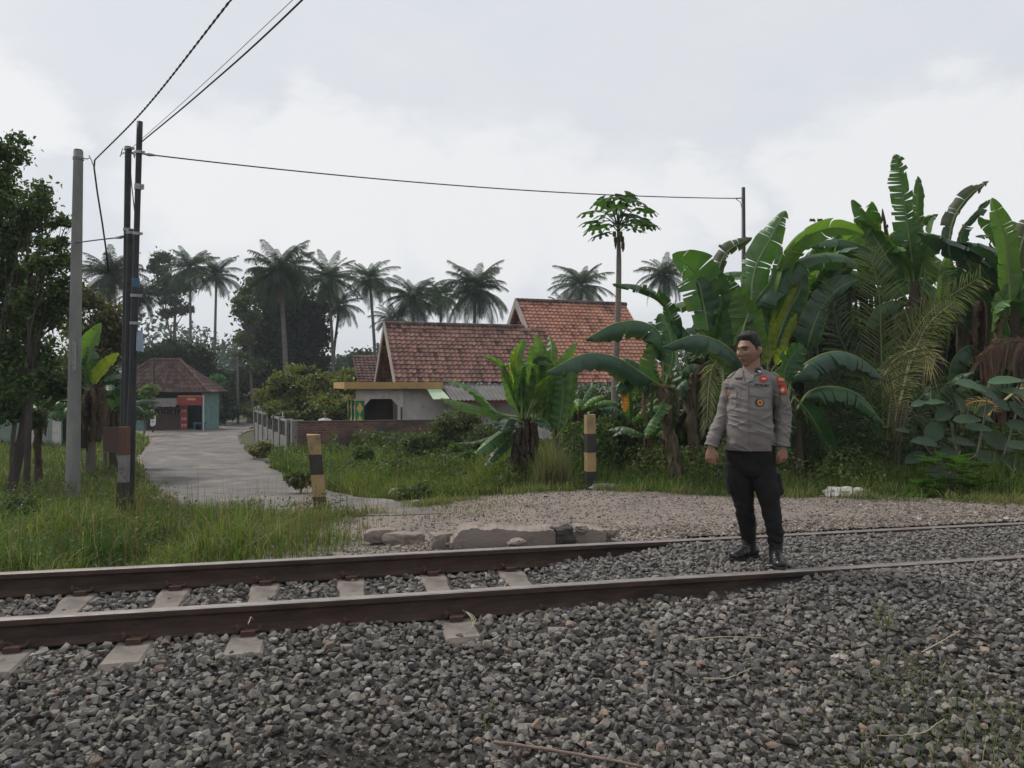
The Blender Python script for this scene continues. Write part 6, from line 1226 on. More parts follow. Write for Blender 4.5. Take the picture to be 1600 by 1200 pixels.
# ------------------------------------------------ broad leaved shrub at right
d = 10.3; bs = empty('broad_leaved_shrub', tuple(G(1500, d)), 'shrub with very large dull green leaves in the shade at the lower right', 'shrub')
m_bl = leafmat('broad_leaf', (.035,.07,.035), (.045,.085,.042), .5, .25); rb = np.random.RandomState(17)
def ell_leaf(cx, cy, L_, ang, W_=.5, pitch=.3, dd=0, col=1.0, cup=.15):
    """broad ovate leaf; ang = direction of the tip in the picture plane"""
    c = P(cx, cy, d+dd); ax = np.array([cos(ang), -.25*cos(pitch), sin(ang)]); ax /= np.linalg.norm(ax); nrm = np.array([0, -sin(pitch+.5), cos(pitch+.5)]); nrm = nrm-ax*np.dot(nrm, ax); nrm /= np.linalg.norm(nrm); sd_ = np.cross(ax, nrm); V = []; n = 11; Fc = []
    for i in range(n):
        t = i/(n-1); w_ = W_*L_*.5*(sin(pi*min(1, t**.8)))**.75 if 0 < t < 1 else .001; cen = c+ax*L_*(t-.5)-nrm*cup*L_*(t-.4)**2*1.6
        for s_ in (-1, -.5, 0, .5, 1): V.append(cen+sd_*w_*s_+nrm*(cup*w_*abs(s_)*.8+.004*sin(i*2.2)))
    ii = np.arange(n*5).reshape(n, 5); return np.array(V), np.stack([ii[:-1,:-1], ii[:-1,1:], ii[1:,1:], ii[1:,:-1]], -1).reshape(-1, 4), col
BL = [(1518,602,.50,2.9,.55,.1,1.5),(1540,612,.40,-.5,.5,.2,1.1),(1572,594,.45,.1,.42,.1,1.7),(1590,612,.40,-.1,.4,.1,1.5),(1436,630,.22,.3,.5,.3,1.3),(1462,628,.26,.1,.4,.2,1.5),(1478,645,.32,.6,.6,.6,.9),(1458,676,.34,-2.4,.75,.8,.9),(1512,655,.36,.05,.45,.3,.9),(1530,668,.36,-.1,.4,.3,.8),(1567,633,.24,-.6,.6,.6,1.1),(1445,690,.42,3.0,.4,.3,.8),(1505,690,.38,-.2,.4,.3,.8),(1560,690,.44,-.5,.6,.6,.9),(1593,696,.34,-.1,.45,.4,1.0),(1410,672,.24,3.0,.4,.3,.7),(1480,710,.40,3.3,.5,.4,.6),(1545,715,.42,-.2,.5,.4,.6),(1590,730,.5,-.6,.5,.5,.6),(1430,715,.34,-2.8,.5,.5,.6),(1500,630,.3,2.2,.6,.4,.7),(1590,640,.3,-.9,.5,.5,.8),(1595,665,.36,-.2,.5,.4,.7),(1540,640,.26,.7,.5,.4,.8),(1470,740,.4,-.2,.5,.4,.5),(1580,760,.45,-.3,.5,.5,.45),(1620,700,.45,-.3,.5,.5,.6),(1625,630,.45,.2,.5,.4,.8),(1620,760,.45,-.4,.5,.5,.5)]
for i, (cx, cy, L_, a, w_, pi_, cl) in enumerate(BL): V, Fc, c_ = ell_leaf(cx, cy, L_, a, w_, pi_, rb.uniform(-.25,.25), cl); b = MB(); b.add(V, Fc, 0, (cl*1.0, cl, cl*.95), smooth=True); b.build('leaf', m_bl, bs)
b = MB()
for k, (a, e) in enumerate([((1500,770),(1480,640)),((1510,770),(1545,600)),((1540,775),(1590,640)),((1490,770),(1440,690))]): b.add(*tube(spline(PX([a, ((a[0]+e[0])/2+5, (a[1]+e[1])/2), e], d+.1), 9), np.linspace(.022,.008,9), 6), smooth=True)
b.build('branches', m_bark, bs)
# bright fern-like bush
d = 9.75; fb = empty('feathery_bush', tuple(G(1487, d)), 'bright green feathery bush at the grass edge under the broad leaved shrub', 'bush'); b = MB(); rb = np.random.RandomState(6); V = []
for i in range(150):
    c = P(rb.uniform(1428,1545), rb.uniform(710,780), d+rb.uniform(-.25,.2)); 
    if abs(c[0]-P(1487,0,d)[0]) > .45*(1-(c[2]+.2)/.7)+.1: continue
    a = rb.choice([0, pi])+rb.normal(0,.35); L_ = rb.uniform(.16,.3); dr = np.array([cos(a), rb.uniform(-.5,.2), rb.uniform(0,.35)]); dr /= np.linalg.norm(dr)
    for q in np.linspace(.1, 1, 13):
        for sg in (-1, 1):
            p0 = c+dr*L_*q; s_ = np.cross(dr, (0,.3,1)); s_ /= np.linalg.norm(s_); e = p0+(s_*sg*.8+dr*.4)*.075*(1.1-q*.7); w_ = dr*.011; cc = np.array([.05,.115,.026])*rb.uniform(.7,1.4); b.add([p0-w_, p0+w_, e+w_*.6, e-w_*.6], [(0,1,2,3)], 0, cc)
b.build('foliage', m_leaf, fb); b = MB(); g_ = G(1487, d)
for i in range(6): b.add(*tube(spline([g_, g_+(rb.uniform(-.1,.1),0,.25), g_+(rb.uniform(-.4,.4),rb.uniform(-.1,.1),rb.uniform(.35,.6))], 6), .008, 5))
b.build('stems', m_bark, fb)
# ------------------------------------------------ thicket fillers and bushes in the meadow
def bush(label, px, py, d, rx, ry, n, leaf, c1, c2, name='bush', cat='bush', clump=.2, sub_n=14, m=m_leaf, group=None, extra=()):
    bls = [bl(px, py, d, rx*.7, ry*.7), bl(px-rx*.4, py+ry*.2, d, rx*.55, ry*.6), bl(px+rx*.4, py+ry*.15, d+.1, rx*.55, ry*.6), bl(px, py+ry*.5, d, rx*.7, ry*.5)]+[bl(*e) for e in extra]
    return tree(name, label, cat, G(px, d), bls, n, leaf, c1, c2, (.03,.015), np.random.RandomState(int(px)), m, group, clump, True, sub_n)
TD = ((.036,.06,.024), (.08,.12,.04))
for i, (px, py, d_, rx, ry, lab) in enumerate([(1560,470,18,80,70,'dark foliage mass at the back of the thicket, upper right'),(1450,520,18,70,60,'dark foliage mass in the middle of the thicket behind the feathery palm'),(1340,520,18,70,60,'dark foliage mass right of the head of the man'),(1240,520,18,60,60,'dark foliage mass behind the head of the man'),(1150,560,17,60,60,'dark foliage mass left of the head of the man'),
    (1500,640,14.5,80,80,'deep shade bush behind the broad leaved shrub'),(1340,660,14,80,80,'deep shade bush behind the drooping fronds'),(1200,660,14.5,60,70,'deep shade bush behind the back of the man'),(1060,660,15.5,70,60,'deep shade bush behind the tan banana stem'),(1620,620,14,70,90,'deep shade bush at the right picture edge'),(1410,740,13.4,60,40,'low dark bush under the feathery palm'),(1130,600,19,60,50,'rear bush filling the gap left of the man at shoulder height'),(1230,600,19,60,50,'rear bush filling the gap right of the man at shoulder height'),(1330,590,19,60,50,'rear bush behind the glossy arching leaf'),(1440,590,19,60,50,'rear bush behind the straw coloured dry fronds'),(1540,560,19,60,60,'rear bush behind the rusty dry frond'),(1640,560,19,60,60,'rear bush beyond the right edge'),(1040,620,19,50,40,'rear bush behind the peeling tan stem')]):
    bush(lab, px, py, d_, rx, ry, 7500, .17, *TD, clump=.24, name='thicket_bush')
for i, (px, py, d_, rx, ry, lab, c) in enumerate([(965,672,14.5,50,36,'green bush at the foot of the papaya tree',((.045,.08,.025),(.09,.13,.04))),(900,690,15,40,30,'low green bush left of the upright striped post',((.05,.09,.03),(.10,.14,.04))),(1010,720,14,50,26,'low shaded bush between the striped post and the tan stem',((.035,.06,.02),(.07,.10,.03))),
    (935,630,18,60,34,'leafy bush hiding the wall of the long house behind the papaya trunk',((.045,.08,.025),(.09,.13,.04))),(875,640,17.5,34,30,'leafy bush behind the pale banana clump on its right side',((.045,.08,.025),(.09,.13,.04))),
    (715,660,20,44,26,'tangled climbing bush over the right end of the brick wall',((.05,.075,.03),(.11,.13,.05))),(660,690,19.5,34,18,'low tangled bush in front of the brick wall',((.05,.08,.03),(.11,.13,.05))),(765,680,17,40,26,'shaded bush left behind the pale banana clump',((.04,.06,.025),(.09,.10,.04))),
    (568,708,18,16,16,'small round bush by the brick wall, nearest the leaning post',((.05,.09,.03),(.09,.13,.04))),(630,728,15.2,15,28,'narrow dark upright bush in the meadow',((.03,.05,.02),(.06,.09,.03))),(690,730,15,26,28,'larger dark bush in the meadow right of the narrow one',((.03,.055,.02),(.065,.10,.03))),(718,712,16,22,16,'leafy shrub top behind the larger dark bush',((.05,.09,.03),(.09,.13,.04))),
    (650,772,12.1,34,10,'low weed bush over the old kerb stones',((.06,.09,.035),(.12,.13,.06))),(470,745,14.2,24,12,'low weed bush behind the leaning post',((.06,.09,.035),(.11,.13,.05))),(410,702,24,20,9,'dry grassy bush at the foot of the grey fence',((.12,.13,.05),(.18,.16,.07))),(20,805,9.2,50,30,'dark leafy weeds at the lower left edge',((.03,.055,.025),(.06,.09,.035)))]):
    bush(lab, px, py, d_, rx, ry, 2600, .085 if d_ < 21 else .14, *c, clump=.24)
# airy weed clump right of the pale banana clump
mb = MB(); rw = np.random.RandomState(12); g_ = G(862, 10.9); n = 900; q = np.c_[g_[0]+rw.normal(0,.16,n), g_[1]+rw.normal(0,.12,n)]; p = np.c_[q, gz(q[:,0], q[:,1])]
blades(mb, p, rw.uniform(.3,1.0,n)*np.exp(-((q[:,0]-g_[0])/.35)**2), rw.uniform(.004,.007,n), np.abs(rw.normal(.22,.2,n)), gcol(p, rw, (.07,.09,.04), (.12,.12,.07), .3, 5), rw)
tag(mb.build('weed_clump', m_grass, loc=g_), 'tall wispy grey green weed clump right of the pale banana clump', 'weed')
# ================================================ the man in uniform
from mathutils import Vector
from mathutils.bvhtree import BVHTree
DM = 5.58
def J(px, py, dy=0): return P(px, py, DM+dy)
def etube(mb, pts, ra, rb=None, wdir=(1,0,0), n=24, m=20, closed=True):
    """smooth limb with elliptic sections (ra along wdir, rb across) and rounded ends"""
    pts = np.asarray(pts, float); k = len(pts); ra = np.asarray(ra, float); rb = ra if rb is None else np.asarray(rb, float)
    C = spline(pts, m) if k > 2 else pts[0]+(pts[-1]-pts[0])*np.linspace(0,1,m)[:, None]
    tt = np.concatenate([[0], np.cumsum(np.linalg.norm(np.diff(pts, axis=0), axis=1)**.5)]); tt /= tt[-1]; s = np.linspace(0, 1, m); A_ = np.interp(s, tt, ra); B_ = np.interp(s, tt, rb)
    T = np.gradient(C, axis=0); T /= np.linalg.norm(T, axis=1)[:, None]; w_ = np.asarray(wdir, float); Wd = w_-T*(T@w_)[:, None]; Wd /= np.linalg.norm(Wd, axis=1)[:, None]; D = np.cross(T, Wd)
    # rounded caps
    e = []; 
    for a in (80, 55, 28): e.append((0, -sin(radians(a)), cos(radians(a))))
    rings = [(0, -sin(radians(a))*.6, cos(radians(a))) for a in (80, 55, 28)]+[(i, 0, 1) for i in range(m)]+[(m-1, sin(radians(a))*.6, cos(radians(a))) for a in (28, 55, 80)]
    th = np.arange(n)/n*2*pi; V = []
    for i, o_, sc in rings: V.append(C[i]+T[i]*o_*min(A_[i], B_[i])+Wd[i]*np.cos(th)[:, None]*A_[i]*sc+D[i]*np.sin(th)[:, None]*B_[i]*sc)
    V = np.concatenate(V); q = len(rings); Fc = [(i*n+j, i*n+(j+1)%n, (i+1)*n+(j+1)%n, (i+1)*n+j) for i in range(q-1) for j in range(n)]+[tuple(range(n-1,-1,-1)), tuple((q-1)*n+j for j in range(n))]
    mb.add(V, Fc)
def remesh(mb, vox, smooth_it=2):
    o = mb.build('tmp', []); md = o.modifiers.new('r', 'REMESH'); md.mode = 'VOXEL'; md.voxel_size = vox; sm_ = o.modifiers.new('s', 'SMOOTH'); sm_.iterations = smooth_it; sm_.factor = .5
    dg = bpy.context.evaluated_depsgraph_get(); ev = o.evaluated_get(dg); me = ev.to_mesh(); V = np.zeros(len(me.vertices)*3); me.vertices.foreach_get('co', V); Nn = np.zeros(len(V)); me.vertices.foreach_get('normal', Nn)
    Fc = [tuple(p.vertices) for p in me.polygons]; ev.to_mesh_clear(); bpy.data.objects.remove(o); return V.reshape(-1, 3), Nn.reshape(-1, 3), Fc
def rz(v, a): c, s = cos(a), sin(a); v = np.asarray(v, float); return np.stack([v[..., 0]*c-v[..., 1]*s, v[..., 0]*s+v[..., 1]*c, v[..., 2]], -1)
m_skin = mat('skin', (.25,.135,.092), (.30,.165,.115), 30, .5, .08, 200, tint=True, spec=.35)
m_shirt = mat('uniform_shirt', (.205,.182,.172), (.175,.157,.15), 9, .85, .12, 260)
m_shirt2 = mat('uniform_trim', (.215,.192,.181), (.19,.17,.162), 9, .85, .12, 260)
m_trous = mat('uniform_trousers', (.007,.0068,.007), (.011,.0105,.011), 14, .85, .15, 240)
m_boot = mat('boot_leather', (.012,.012,.013), (.02,.02,.02), 20, .28, .06, 120, spec=.5)
m_hair = mat('hair_black', (.012,.011,.011), (.02,.018,.017), 60, .5, .5, 160, stretch=(1,1,.3))
foot0 = J(1190, 882); man = empty('person', (foot0[0], DM, gz(foot0[0], DM)+.02), 'man in grey uniform shirt and black trousers standing between the rails', 'person')
AT = radians(-20); TC = J(1172, 600)     # torso axis
def tl(x, y, z): v = rz(np.array([x, y, 0]), AT); return np.array([TC[0]+v[0], DM+v[1], z])
def zpx(py): return J(0, py)[2]
# arms: shoulder, elbow, wrist
armL = [J(1141, 604, .05), J(1129, 650, .06), J(1112, 697, -.02)]     # his right arm (left in the picture)
armR = [J(1213, 604, -.03), J(1223, 650, -.02), J(1222, 697, -.07)]
# ---- body
HC = J(1170.5, 549, .0); HA_ = radians(-56)
def head_pt(u, v):
    """u azimuth (0=face front), v elevation; returns local coordinates, face towards -y"""
    x = np.sin(u)*np.cos(v); y = -np.cos(u)*np.cos(v); z = np.sin(v)
    w_ = .076*np.ones_like(x); X_ = x*w_; Y_ = y*np.where(y < 0, .093, .100); Z_ = z*np.where(z > 0, .118, .118)
    low = np.clip(-z, 0, 1); X_ = X_*(1-.30*low**1.6); Y_ = np.where(y > 0, Y_*(1-.38*low), Y_*(1-.10*low**2)-.0); 
    X_ = X_*(1+.04*np.exp(-((z+.05)/.25)**2)); 
    def bump(cx, cz, sx, sz): return np.exp(-((X_-cx)/sx)**2-((Z_-cz)/sz)**2)*(y < 0)
    fr = np.zeros_like(x)
    fr = fr+.010*bump(0, .028, .05, .012)           # brow
    for s_ in (-1, 1): fr = fr-.012*bump(s_*.030, .008, .016, .012)+.008*bump(s_*.042, -.022, .022, .02)+.0045*bump(s_*.030, .006, .010, .006)
    fr = fr+.016*bump(0, -.008, .009, .026)+.017*bump(0, -.028, .014, .011)+.005*bump(.011, -.033, .008, .007)+.005*bump(-.011, -.033, .008, .007)
    fr = fr+.009*bump(0, -.058, .024, .007)+.008*bump(0, -.070, .019, .006)-.004*bump(0, -.064, .026, .003)-.005*bump(0, -.082, .025, .006)+.010*bump(0, -.100, .022, .014)
    Y_ = Y_-fr*1.3; return np.stack([X_, Y_, Z_], -1)
def head_world(L_): return rz(L_, HA_)+HC
nu, nv = 110, 90
U_, Vv = np.meshgrid(np.linspace(-pi, pi, nu, endpoint=False), np.linspace(-pi/2+.02, pi/2-.02, nv)); hp = head_pt(U_, Vv); ii = np.arange(nu*nv).reshape(nv, nu)
hf = [(ii[i, j], ii[i, (j+1) % nu], ii[i+1, (j+1) % nu], ii[i+1, j]) for i in range(nv-1) for j in range(nu)]+[tuple(ii[0, ::-1]), tuple(ii[-1])]
body = MB(); body.add(head_world(hp).reshape(-1, 3), hf)
for s_ in (-1, 1):   # ears
    e = [head_world(np.array(q)) for q in [(s_*.074,.012,.022),(s_*.083,.022,.014),(s_*.082,.020,-.008),(s_*.073,.008,-.028)]]; etube(body, e, [.008,.011,.010,.007], [.014,.017,.014,.008], rz((1,0,0), HA_), 12, 10)
neckb = tl(0, .015, zpx(590)); etube(body, [head_world(np.array([0,.028,-.055])), head_world(np.array([0,.022,-.10])), neckb, neckb-(0,0,.06)], [.058,.058,.064,.09], [.06,.058,.06,.07], rz((1,0,0), AT))
etube(body, [tl(0,0,zpx(600)), tl(0,0,zpx(640)), tl(0,-.01,zpx(690)), tl(0,0,zpx(730))], [.13,.14,.145,.14], [.085,.10,.11,.10], rz((1,0,0), AT))
for arm in (armL, armR): etube(body, [arm[0], arm[1], arm[2]], [.045,.038,.027]); etube(body, [tl(0,0,zpx(602)), arm[0]], [.05,.05])
legL = [J(1154, 722, .03), J(1162, 785, .03), J(1169, 852, .10)]; legR = [J(1192, 722, -.02), J(1203, 783, -.06), J(1212.5, 858, -.10)]
for leg in (legL, legR): etube(body, leg, [.072,.045,.026])
def hand(mb, wr, d, n, w_, L_=.175, curl=1.0, seed=0):
    """d down the hand, n palm normal (fingers curl towards it), w_ towards the thumb"""
    d, n, w_ = (np.array(a, float)/np.linalg.norm(a) for a in (d, n, w_)); kn = wr+d*L_*.52
    etube(mb, [wr-d*.03, wr+d*.02, wr+d*L_*.34, kn], [.024,.030,.040,.039], [.020,.018,.016,.013], w_, 16, 10)
    for i, (o_, ln, c0) in enumerate([(.028,.072,.35),(.0095,.080,.45),(-.0095,.075,.55),(-.028,.058,.65)]):
        p = kn+w_*o_-d*.004; a = c0*curl; pts = [p-d*.012]; pts.append(p)
        for sgm, fr in ((.45, 0), (.30, .75), (.25, .6)): a += fr*curl; pts.append(pts[-1]+(d*cos(a)+n*sin(a)+w_*o_*1.2)*ln*sgm)
        etube(mb, pts, [.0095,.0098,.0090,.0083,.0070], None, w_, 10, 14)
    p = wr+d*.035+w_*.026+n*.004; etube(mb, [p-w_*.008, p+(d*.75+w_*.55)*.034, p+(d*.95+w_*.3+n*.25)*.062, p+(d*.98+w_*.05+n*.5)*.088], [.013,.0125,.0105,.0082], None, w_, 10, 12)
hand(body, J(1111.5, 697, -.03), (-.10,-.12,-1), (.55,.83,0), (.83,-.55,0), curl=.8)
hand(body, J(1223, 696, -.08), (.04,-.05,-1), (-.45,.89,0), (-.89,-.45,0), curl=1.0)
V, Nn, Fc = remesh(body, .0034, 1)
# tone: eyes, brows, lips, a little shadow of beard as real colour of the skin
loc = rz(V-HC, -HA_); C = np.ones((len(V), 3))
on = (np.abs(loc[:, 2]) < .13) & (np.abs(loc[:, 0]) < .1) & (loc[:, 1] < -.03)
def dab(cx, cz, sx, sz, col, k=1.0):
    w_ = np.clip(1.6-np.sqrt(((loc[:, 0]-cx)/sx)**2+((loc[:, 2]-cz)/sz)**2)*1.2, 0, 1)*on*k; C[:] = C*(1-w_[:, None])+np.array(col)*w_[:, None]
for s_ in (-1, 1): dab(s_*.031, .0075, .0135, .0060, (.02,.02,.025)); dab(s_*.033, .0285, .023, .0065, (.05,.045,.045)); 
dab(0, -.064, .022, .0065, (.6,.42,.42)); dab(0, -.052, .022, .004, (.75,.72,.72), .5); dab(0,-.095,.03,.018,(.82,.8,.8),.5)
ob = MB(); ob.add(V, Fc, 0, C, smooth=True); ob.build('body', m_skin, man)
# hair
hair_mask = lambda L_: None
U2, V2_ = np.meshgrid(np.linspace(-pi, pi, 140, endpoint=False), np.linspace(-.62, pi/2-.01, 70)); hp = head_pt(U2, V2_); rr = np.linalg.norm(hp, axis=-1); au = np.abs(U2)
line = np.interp(au, [0, .5, .85, 1.0, 1.25, 1.45, 1.7, 2.1, 2.6, pi], [.074,.074,.070,.056,.036,-.004,.035,-.040,-.062,-.068])
ins = np.clip((hp[..., 2]-line)/.010, -1, 1); nz = vnoise(hp.reshape(-1, 3), 90, 2).reshape(rr.shape); nz2 = vnoise(hp.reshape(-1, 3)*(1,1,.4), 240, 3).reshape(rr.shape)
th_ = .004+.018*np.clip((hp[..., 2]-.035)/.06, 0, 1)+.010*np.clip((.07-np.abs(hp[..., 2]-.09))/.07, 0, 1)*(hp[..., 1] < .02); off = np.where(ins > 0, th_*np.clip(ins, 0, 1)+(nz-.5)*.006+(nz2-.5)*.004, -.012)
hpo = hp*(1+off/rr)[..., None]; hpo[..., 2] += np.where(ins > 0, .004, 0)*(hp[..., 2] > .06); ii = np.arange(hp.shape[0]*hp.shape[1]).reshape(hp.shape[:2]); nv_, nu_ = hp.shape[:2]
hfc = [(ii[i, j], ii[i, (j+1) % nu_], ii[i+1, (j+1) % nu_], ii[i+1, j]) for i in range(nv_-1) for j in range(nu_) if max(ins[i, j], ins[i+1, j], ins[i, (j+1) % nu_]) > -.99]+[tuple(ii[-1])]
hb2 = MB(); hb2.add(head_world(hpo).reshape(-1, 3), hfc, smooth=True); hb2.build('hair', m_hair, man)
# ---- shirt
sh = MB()
zs = [716,702,690,670,650,630,612,600,590,583,578]; hw = [.168,.169,.169,.165,.157,.153,.156,.158,.145,.103,.070]; hd = [.128,.132,.142,.148,.142,.132,.122,.112,.095,.075,.064]; cy = [-.01,-.012,-.02,-.022,-.018,-.012,-.005,0,.008,.014,.016]
n = 48; th = np.arange(n)/n*2*pi; V = []
for py, a, b_, c in zip(zs, hw, hd, cy):
    ex = .86; cx_ = np.sign(np.cos(th))*np.abs(np.cos(th))**ex*a; cy_ = np.sign(np.sin(th))*np.abs(np.sin(th))**ex*b_+c
    for x_, y_ in zip(cx_, cy_): V.append(tl(x_, y_, zpx(py)))
q = len(zs); sh.add(V, [(i*n+j, (i+1)*n+j, (i+1)*n+(j+1)%n, i*n+(j+1)%n)[::-1] for i in range(q-1) for j in range(n)]+[tuple(range(n))[::-1], tuple((q-1)*n+j for j in range(n))])
etube(sh, [tl(-.10,.01,zpx(592)), J(1143, 600, .045), J(1137.5, 622, .06), J(1130.5, 648, .06), J(1120, 672, .03), J(1112, 694, -.015), J(1109, 704, -.025)], [.045,.056,.058,.054,.049,.045,.045], [.05,.060,.062,.055,.048,.044,.044], (1,0,0), 24, 30)
etube(sh, [tl(.09,.0,zpx(592)), J(1212, 601, -.03), J(1219.5, 622, -.025), J(1224, 648, -.02), J(1223.5, 672, -.045), J(1221, 694, -.07), J(1220.5, 704, -.075)], [.048,.058,.060,.057,.054,.052,.052], [.05,.060,.066,.058,.050,.048,.048], (1,0,0), 24, 30)
for a_, b_ in ((tl(-.05,.012,zpx(586)), J(1143, 600, .045)), (tl(.05,.012,zpx(586)), J(1212, 600, -.03))): etube(sh, [a_, (a_+b_)/2+(0,0,.006), b_], [.05,.052,.056], [.05,.055,.058])
V, Nn, Fc = remesh(sh, .0048, 3)
def cut(V, Nn, Fc, c, d_, rad):
    d_ = np.array(d_, float); d_ /= np.linalg.norm(d_); s_ = (V-c)@d_; near = np.linalg.norm(V-c, axis=1) < rad; bad = near & (s_ > 0)
    Fc = [f for f in Fc if not all(bad[i] for i in f)]; mv = bad & (s_ < .02); V = V.copy(); V[mv] -= d_*s_[mv][:, None]; return V, Nn, Fc
V, Nn, Fc = cut(V, Nn, Fc, J(1110.8, 698, -.02), J(1109, 704, -.025)-J(1112, 694, -.015), .11)
V, Nn, Fc = cut(V, Nn, Fc, J(1221, 697.5, -.072), J(1220.5, 704, -.075)-J(1221, 694, -.07), .11)
V, Nn, Fc = cut(V, Nn, Fc, np.array([TC[0], DM, zpx(702.5)]), (0, 0, -1), .34)
# wrinkles
Q = V-TC; lx = rz(np.c_[V[:, 0]-TC[0], V[:, 1]-DM, V[:, 2]*0], -AT)[:, 0]; zz = V[:, 2]
n1_ = vnoise(np.c_[V[:, 0]*7, V[:, 1]*7, zz*17+V[:, 0]*4], 1, 3)-.5; n2_ = vnoise(np.c_[V[:, 0]*16, V[:, 1]*16, zz*34-V[:, 0]*9], 1, 5)-.5
ridge_ = 1-2*np.abs(vnoise(np.c_[V[:, 0]*8+3, V[:, 1]*8, zz*24+V[:, 0]*10], 1, 9)-.5); ridge_ = ridge_**3
wr_ = .006*n1_+.005*n2_+.008*(ridge_-.3)*(.4+.8*ss(zpx(640), zpx(680), zz)+.3)
fold = np.zeros(len(V))
for (px0, py0, px1, py1, s_, amp) in [(1133,637,1165,645,.010,.010),(1140,665,1160,655,.009,.008),(1175,655,1205,642,.010,.008),(1180,668,1210,664,.010,.007),(1136,648,1150,650,.007,.008),(1218,640,1232,634,.008,.008),(1214,662,1230,657,.008,.008),(1108,672,1122,668,.008,.007),(1150,610,1144,640,.008,.005),(1212,605,1209,650,.009,-.012),(1140,610,1134,640,.008,-.006),(1118,655,1134,648,.008,.008),(1215,676,1232,672,.007,.006),(1165,668,1168,700,.006,.004)]:
    a_, b_ = J(px0, py0), J(px1, py1); ab = (b_-a_)[[0, 2]]; ap = V[:, [0, 2]]-a_[[0, 2]]; t_ = np.clip(ap@ab/(ab@ab), 0, 1); dd_ = np.linalg.norm(ap-t_[:, None]*ab, axis=1); fold += amp*np.exp(-(dd_/s_)**2)*(Nn[:, 1] < .3)*np.sin(pi*np.clip(t_, .12, .88))
V = V+Nn*(wr_+fold)[:, None]
# open sleeve cuffs and hem stay plain
ob = MB(); ob.add(V, Fc, smooth=True); shirt = ob.build('shirt', m_shirt, man)
bvh = BVHTree.FromPolygons([Vector(v) for v in V], Fc); EYE = Vector((0, 0, CAMZ))
def hit(px, py, off):
    d_ = Vector(P(px, py, 1.0))-EYE; d_.normalize(); r_ = bvh.ray_cast(EYE, d_)
    if r_[0] is None: return None
    return np.array(r_[0])+np.array(r_[1])*off
def fill_none(g):
    for _ in range(12):
        for i in range(len(g)):
            for j in range(len(g[0])):
                if g[i][j] is None:
                    nb_ = [g[a][b_] for a, b_ in ((i-1,j),(i+1,j),(i,j-1),(i,j+1)) if 0 <= a < len(g) and 0 <= b_ < len(g[0]) and g[a][b_] is not None]
                    if nb_: g[i][j] = np.mean(nb_, axis=0)
    return g
def patch(name, quad, mat_, off=.004, nx_=8, ny_=8, mask=None, label=None, parent=None, tintf=None):
    """quad: px corners TL, TR, BR, BL, laid on the cloth with a rim that goes back to it"""
    q_ = np.array(quad, float); top, bot = [], []
    for i in range(ny_+1):
        a_, b_ = [], []
        for j in range(nx_+1):
            s_, t_ = j/nx_, i/ny_
            if mask == 'oval': 
                x_, y_ = 2*s_-1, 2*t_-1; x2, y2 = x_*math.sqrt(1-y_*y_/2), y_*math.sqrt(1-x_*x_/2); s_, t_ = (x2+1)/2, (y2+1)/2
            p_ = (q_[0]*(1-s_)+q_[1]*s_)*(1-t_)+(q_[3]*(1-s_)+q_[2]*s_)*t_; a_.append(hit(p_[0], p_[1], off)); b_.append(hit(p_[0], p_[1], -.003))
        top.append(a_); bot.append(b_)
    top = np.array(fill_none(top)); bot = np.array(fill_none(bot)); mb_ = MB(); w_ = nx_+1; ii = np.arange(w_*(ny_+1)).reshape(ny_+1, w_); N_ = w_*(ny_+1)
    Fq_ = [(ii[i,j], ii[i+1,j], ii[i+1,j+1], ii[i,j+1]) for i in range(ny_) for j in range(nx_)]; rim = [ii[0,j] for j in range(w_)]+[ii[i,-1] for i in range(1,ny_+1)]+[ii[-1,j] for j in range(w_-2,-1,-1)]+[ii[i,0] for i in range(ny_-1,0,-1)]
    Fq_ += [(rim[k], rim[(k+1)%len(rim)], rim[(k+1)%len(rim)]+N_, rim[k]+N_) for k in range(len(rim))]
    mb_.add(np.concatenate([top.reshape(-1,3), bot.reshape(-1,3)]), Fq_); o_ = mb_.build(name, mat_, parent or shirt)
    if label: o_['label'] = label
    return o_
def Z6(x, y): return (1090+x/6.32, 510+y/6.32)     # helper: positions measured on an enlarged view of the uniform
patch('chest_pocket', [Z6(528,640), Z6(706,652), Z6(702,832), Z6(530,815)], m_shirt2, .0035)
patch('pocket_flap', [Z6(522,612), Z6(708,622), Z6(706,706), Z6(512,686)], m_shirt2, .009)
patch('pocket_flap', [Z6(282,628), Z6(396,640), Z6(384,704), Z6(268,726)], m_shirt2, .009)
patch('chest_pocket', [Z6(276,640), Z6(390,650), Z6(380,800), Z6(290,850)], m_shirt2, .0035)
patch('placket', [Z6(455,565), Z6(500,560), Z6(500,1185), Z6(390,1185)], m_shirt2, .0055, 6, 40)
patch('placket_edge', [Z6(496,560), Z6(506,558), Z6(400,1185), Z6(388,1185)], mat('seam_dark', (.13,.12,.118), None), .0028, 2, 20)
m_ink = mat('embroidery_black', (.02,.02,.022), None); m_redp = mat('patch_red', (.42,.045,.035), (.35,.035,.03), 40, .7); m_redd = mat('patch_dark_red', (.26,.03,.03), None); m_gold = mat('patch_gold', (.50,.26,.08), (.4,.18,.06), 60, .6); m_white = mat('patch_white', (.6,.55,.52), None); m_dk = mat('patch_black', (.03,.028,.035), None)
patch('round_badge', [Z6(608,490), Z6(690,490), Z6(690,552), Z6(608,552)], m_redp, .006, mask='oval')
patch('round_badge_core', [Z6(626,512), Z6(674,512), Z6(672,530), Z6(626,530)], mat('badge_pale', (.62,.35,.3), None), .0085, 4, 4, mask='oval')
patch('collar_badge', [Z6(566,420), Z6(628,422), Z6(626,474), Z6(564,472)], m_dk, .013, mask='oval'); patch('collar_badge_bar', [Z6(588,446), Z6(622,452), Z6(618,468), Z6(592,458)], m_white, .016, 3, 3)
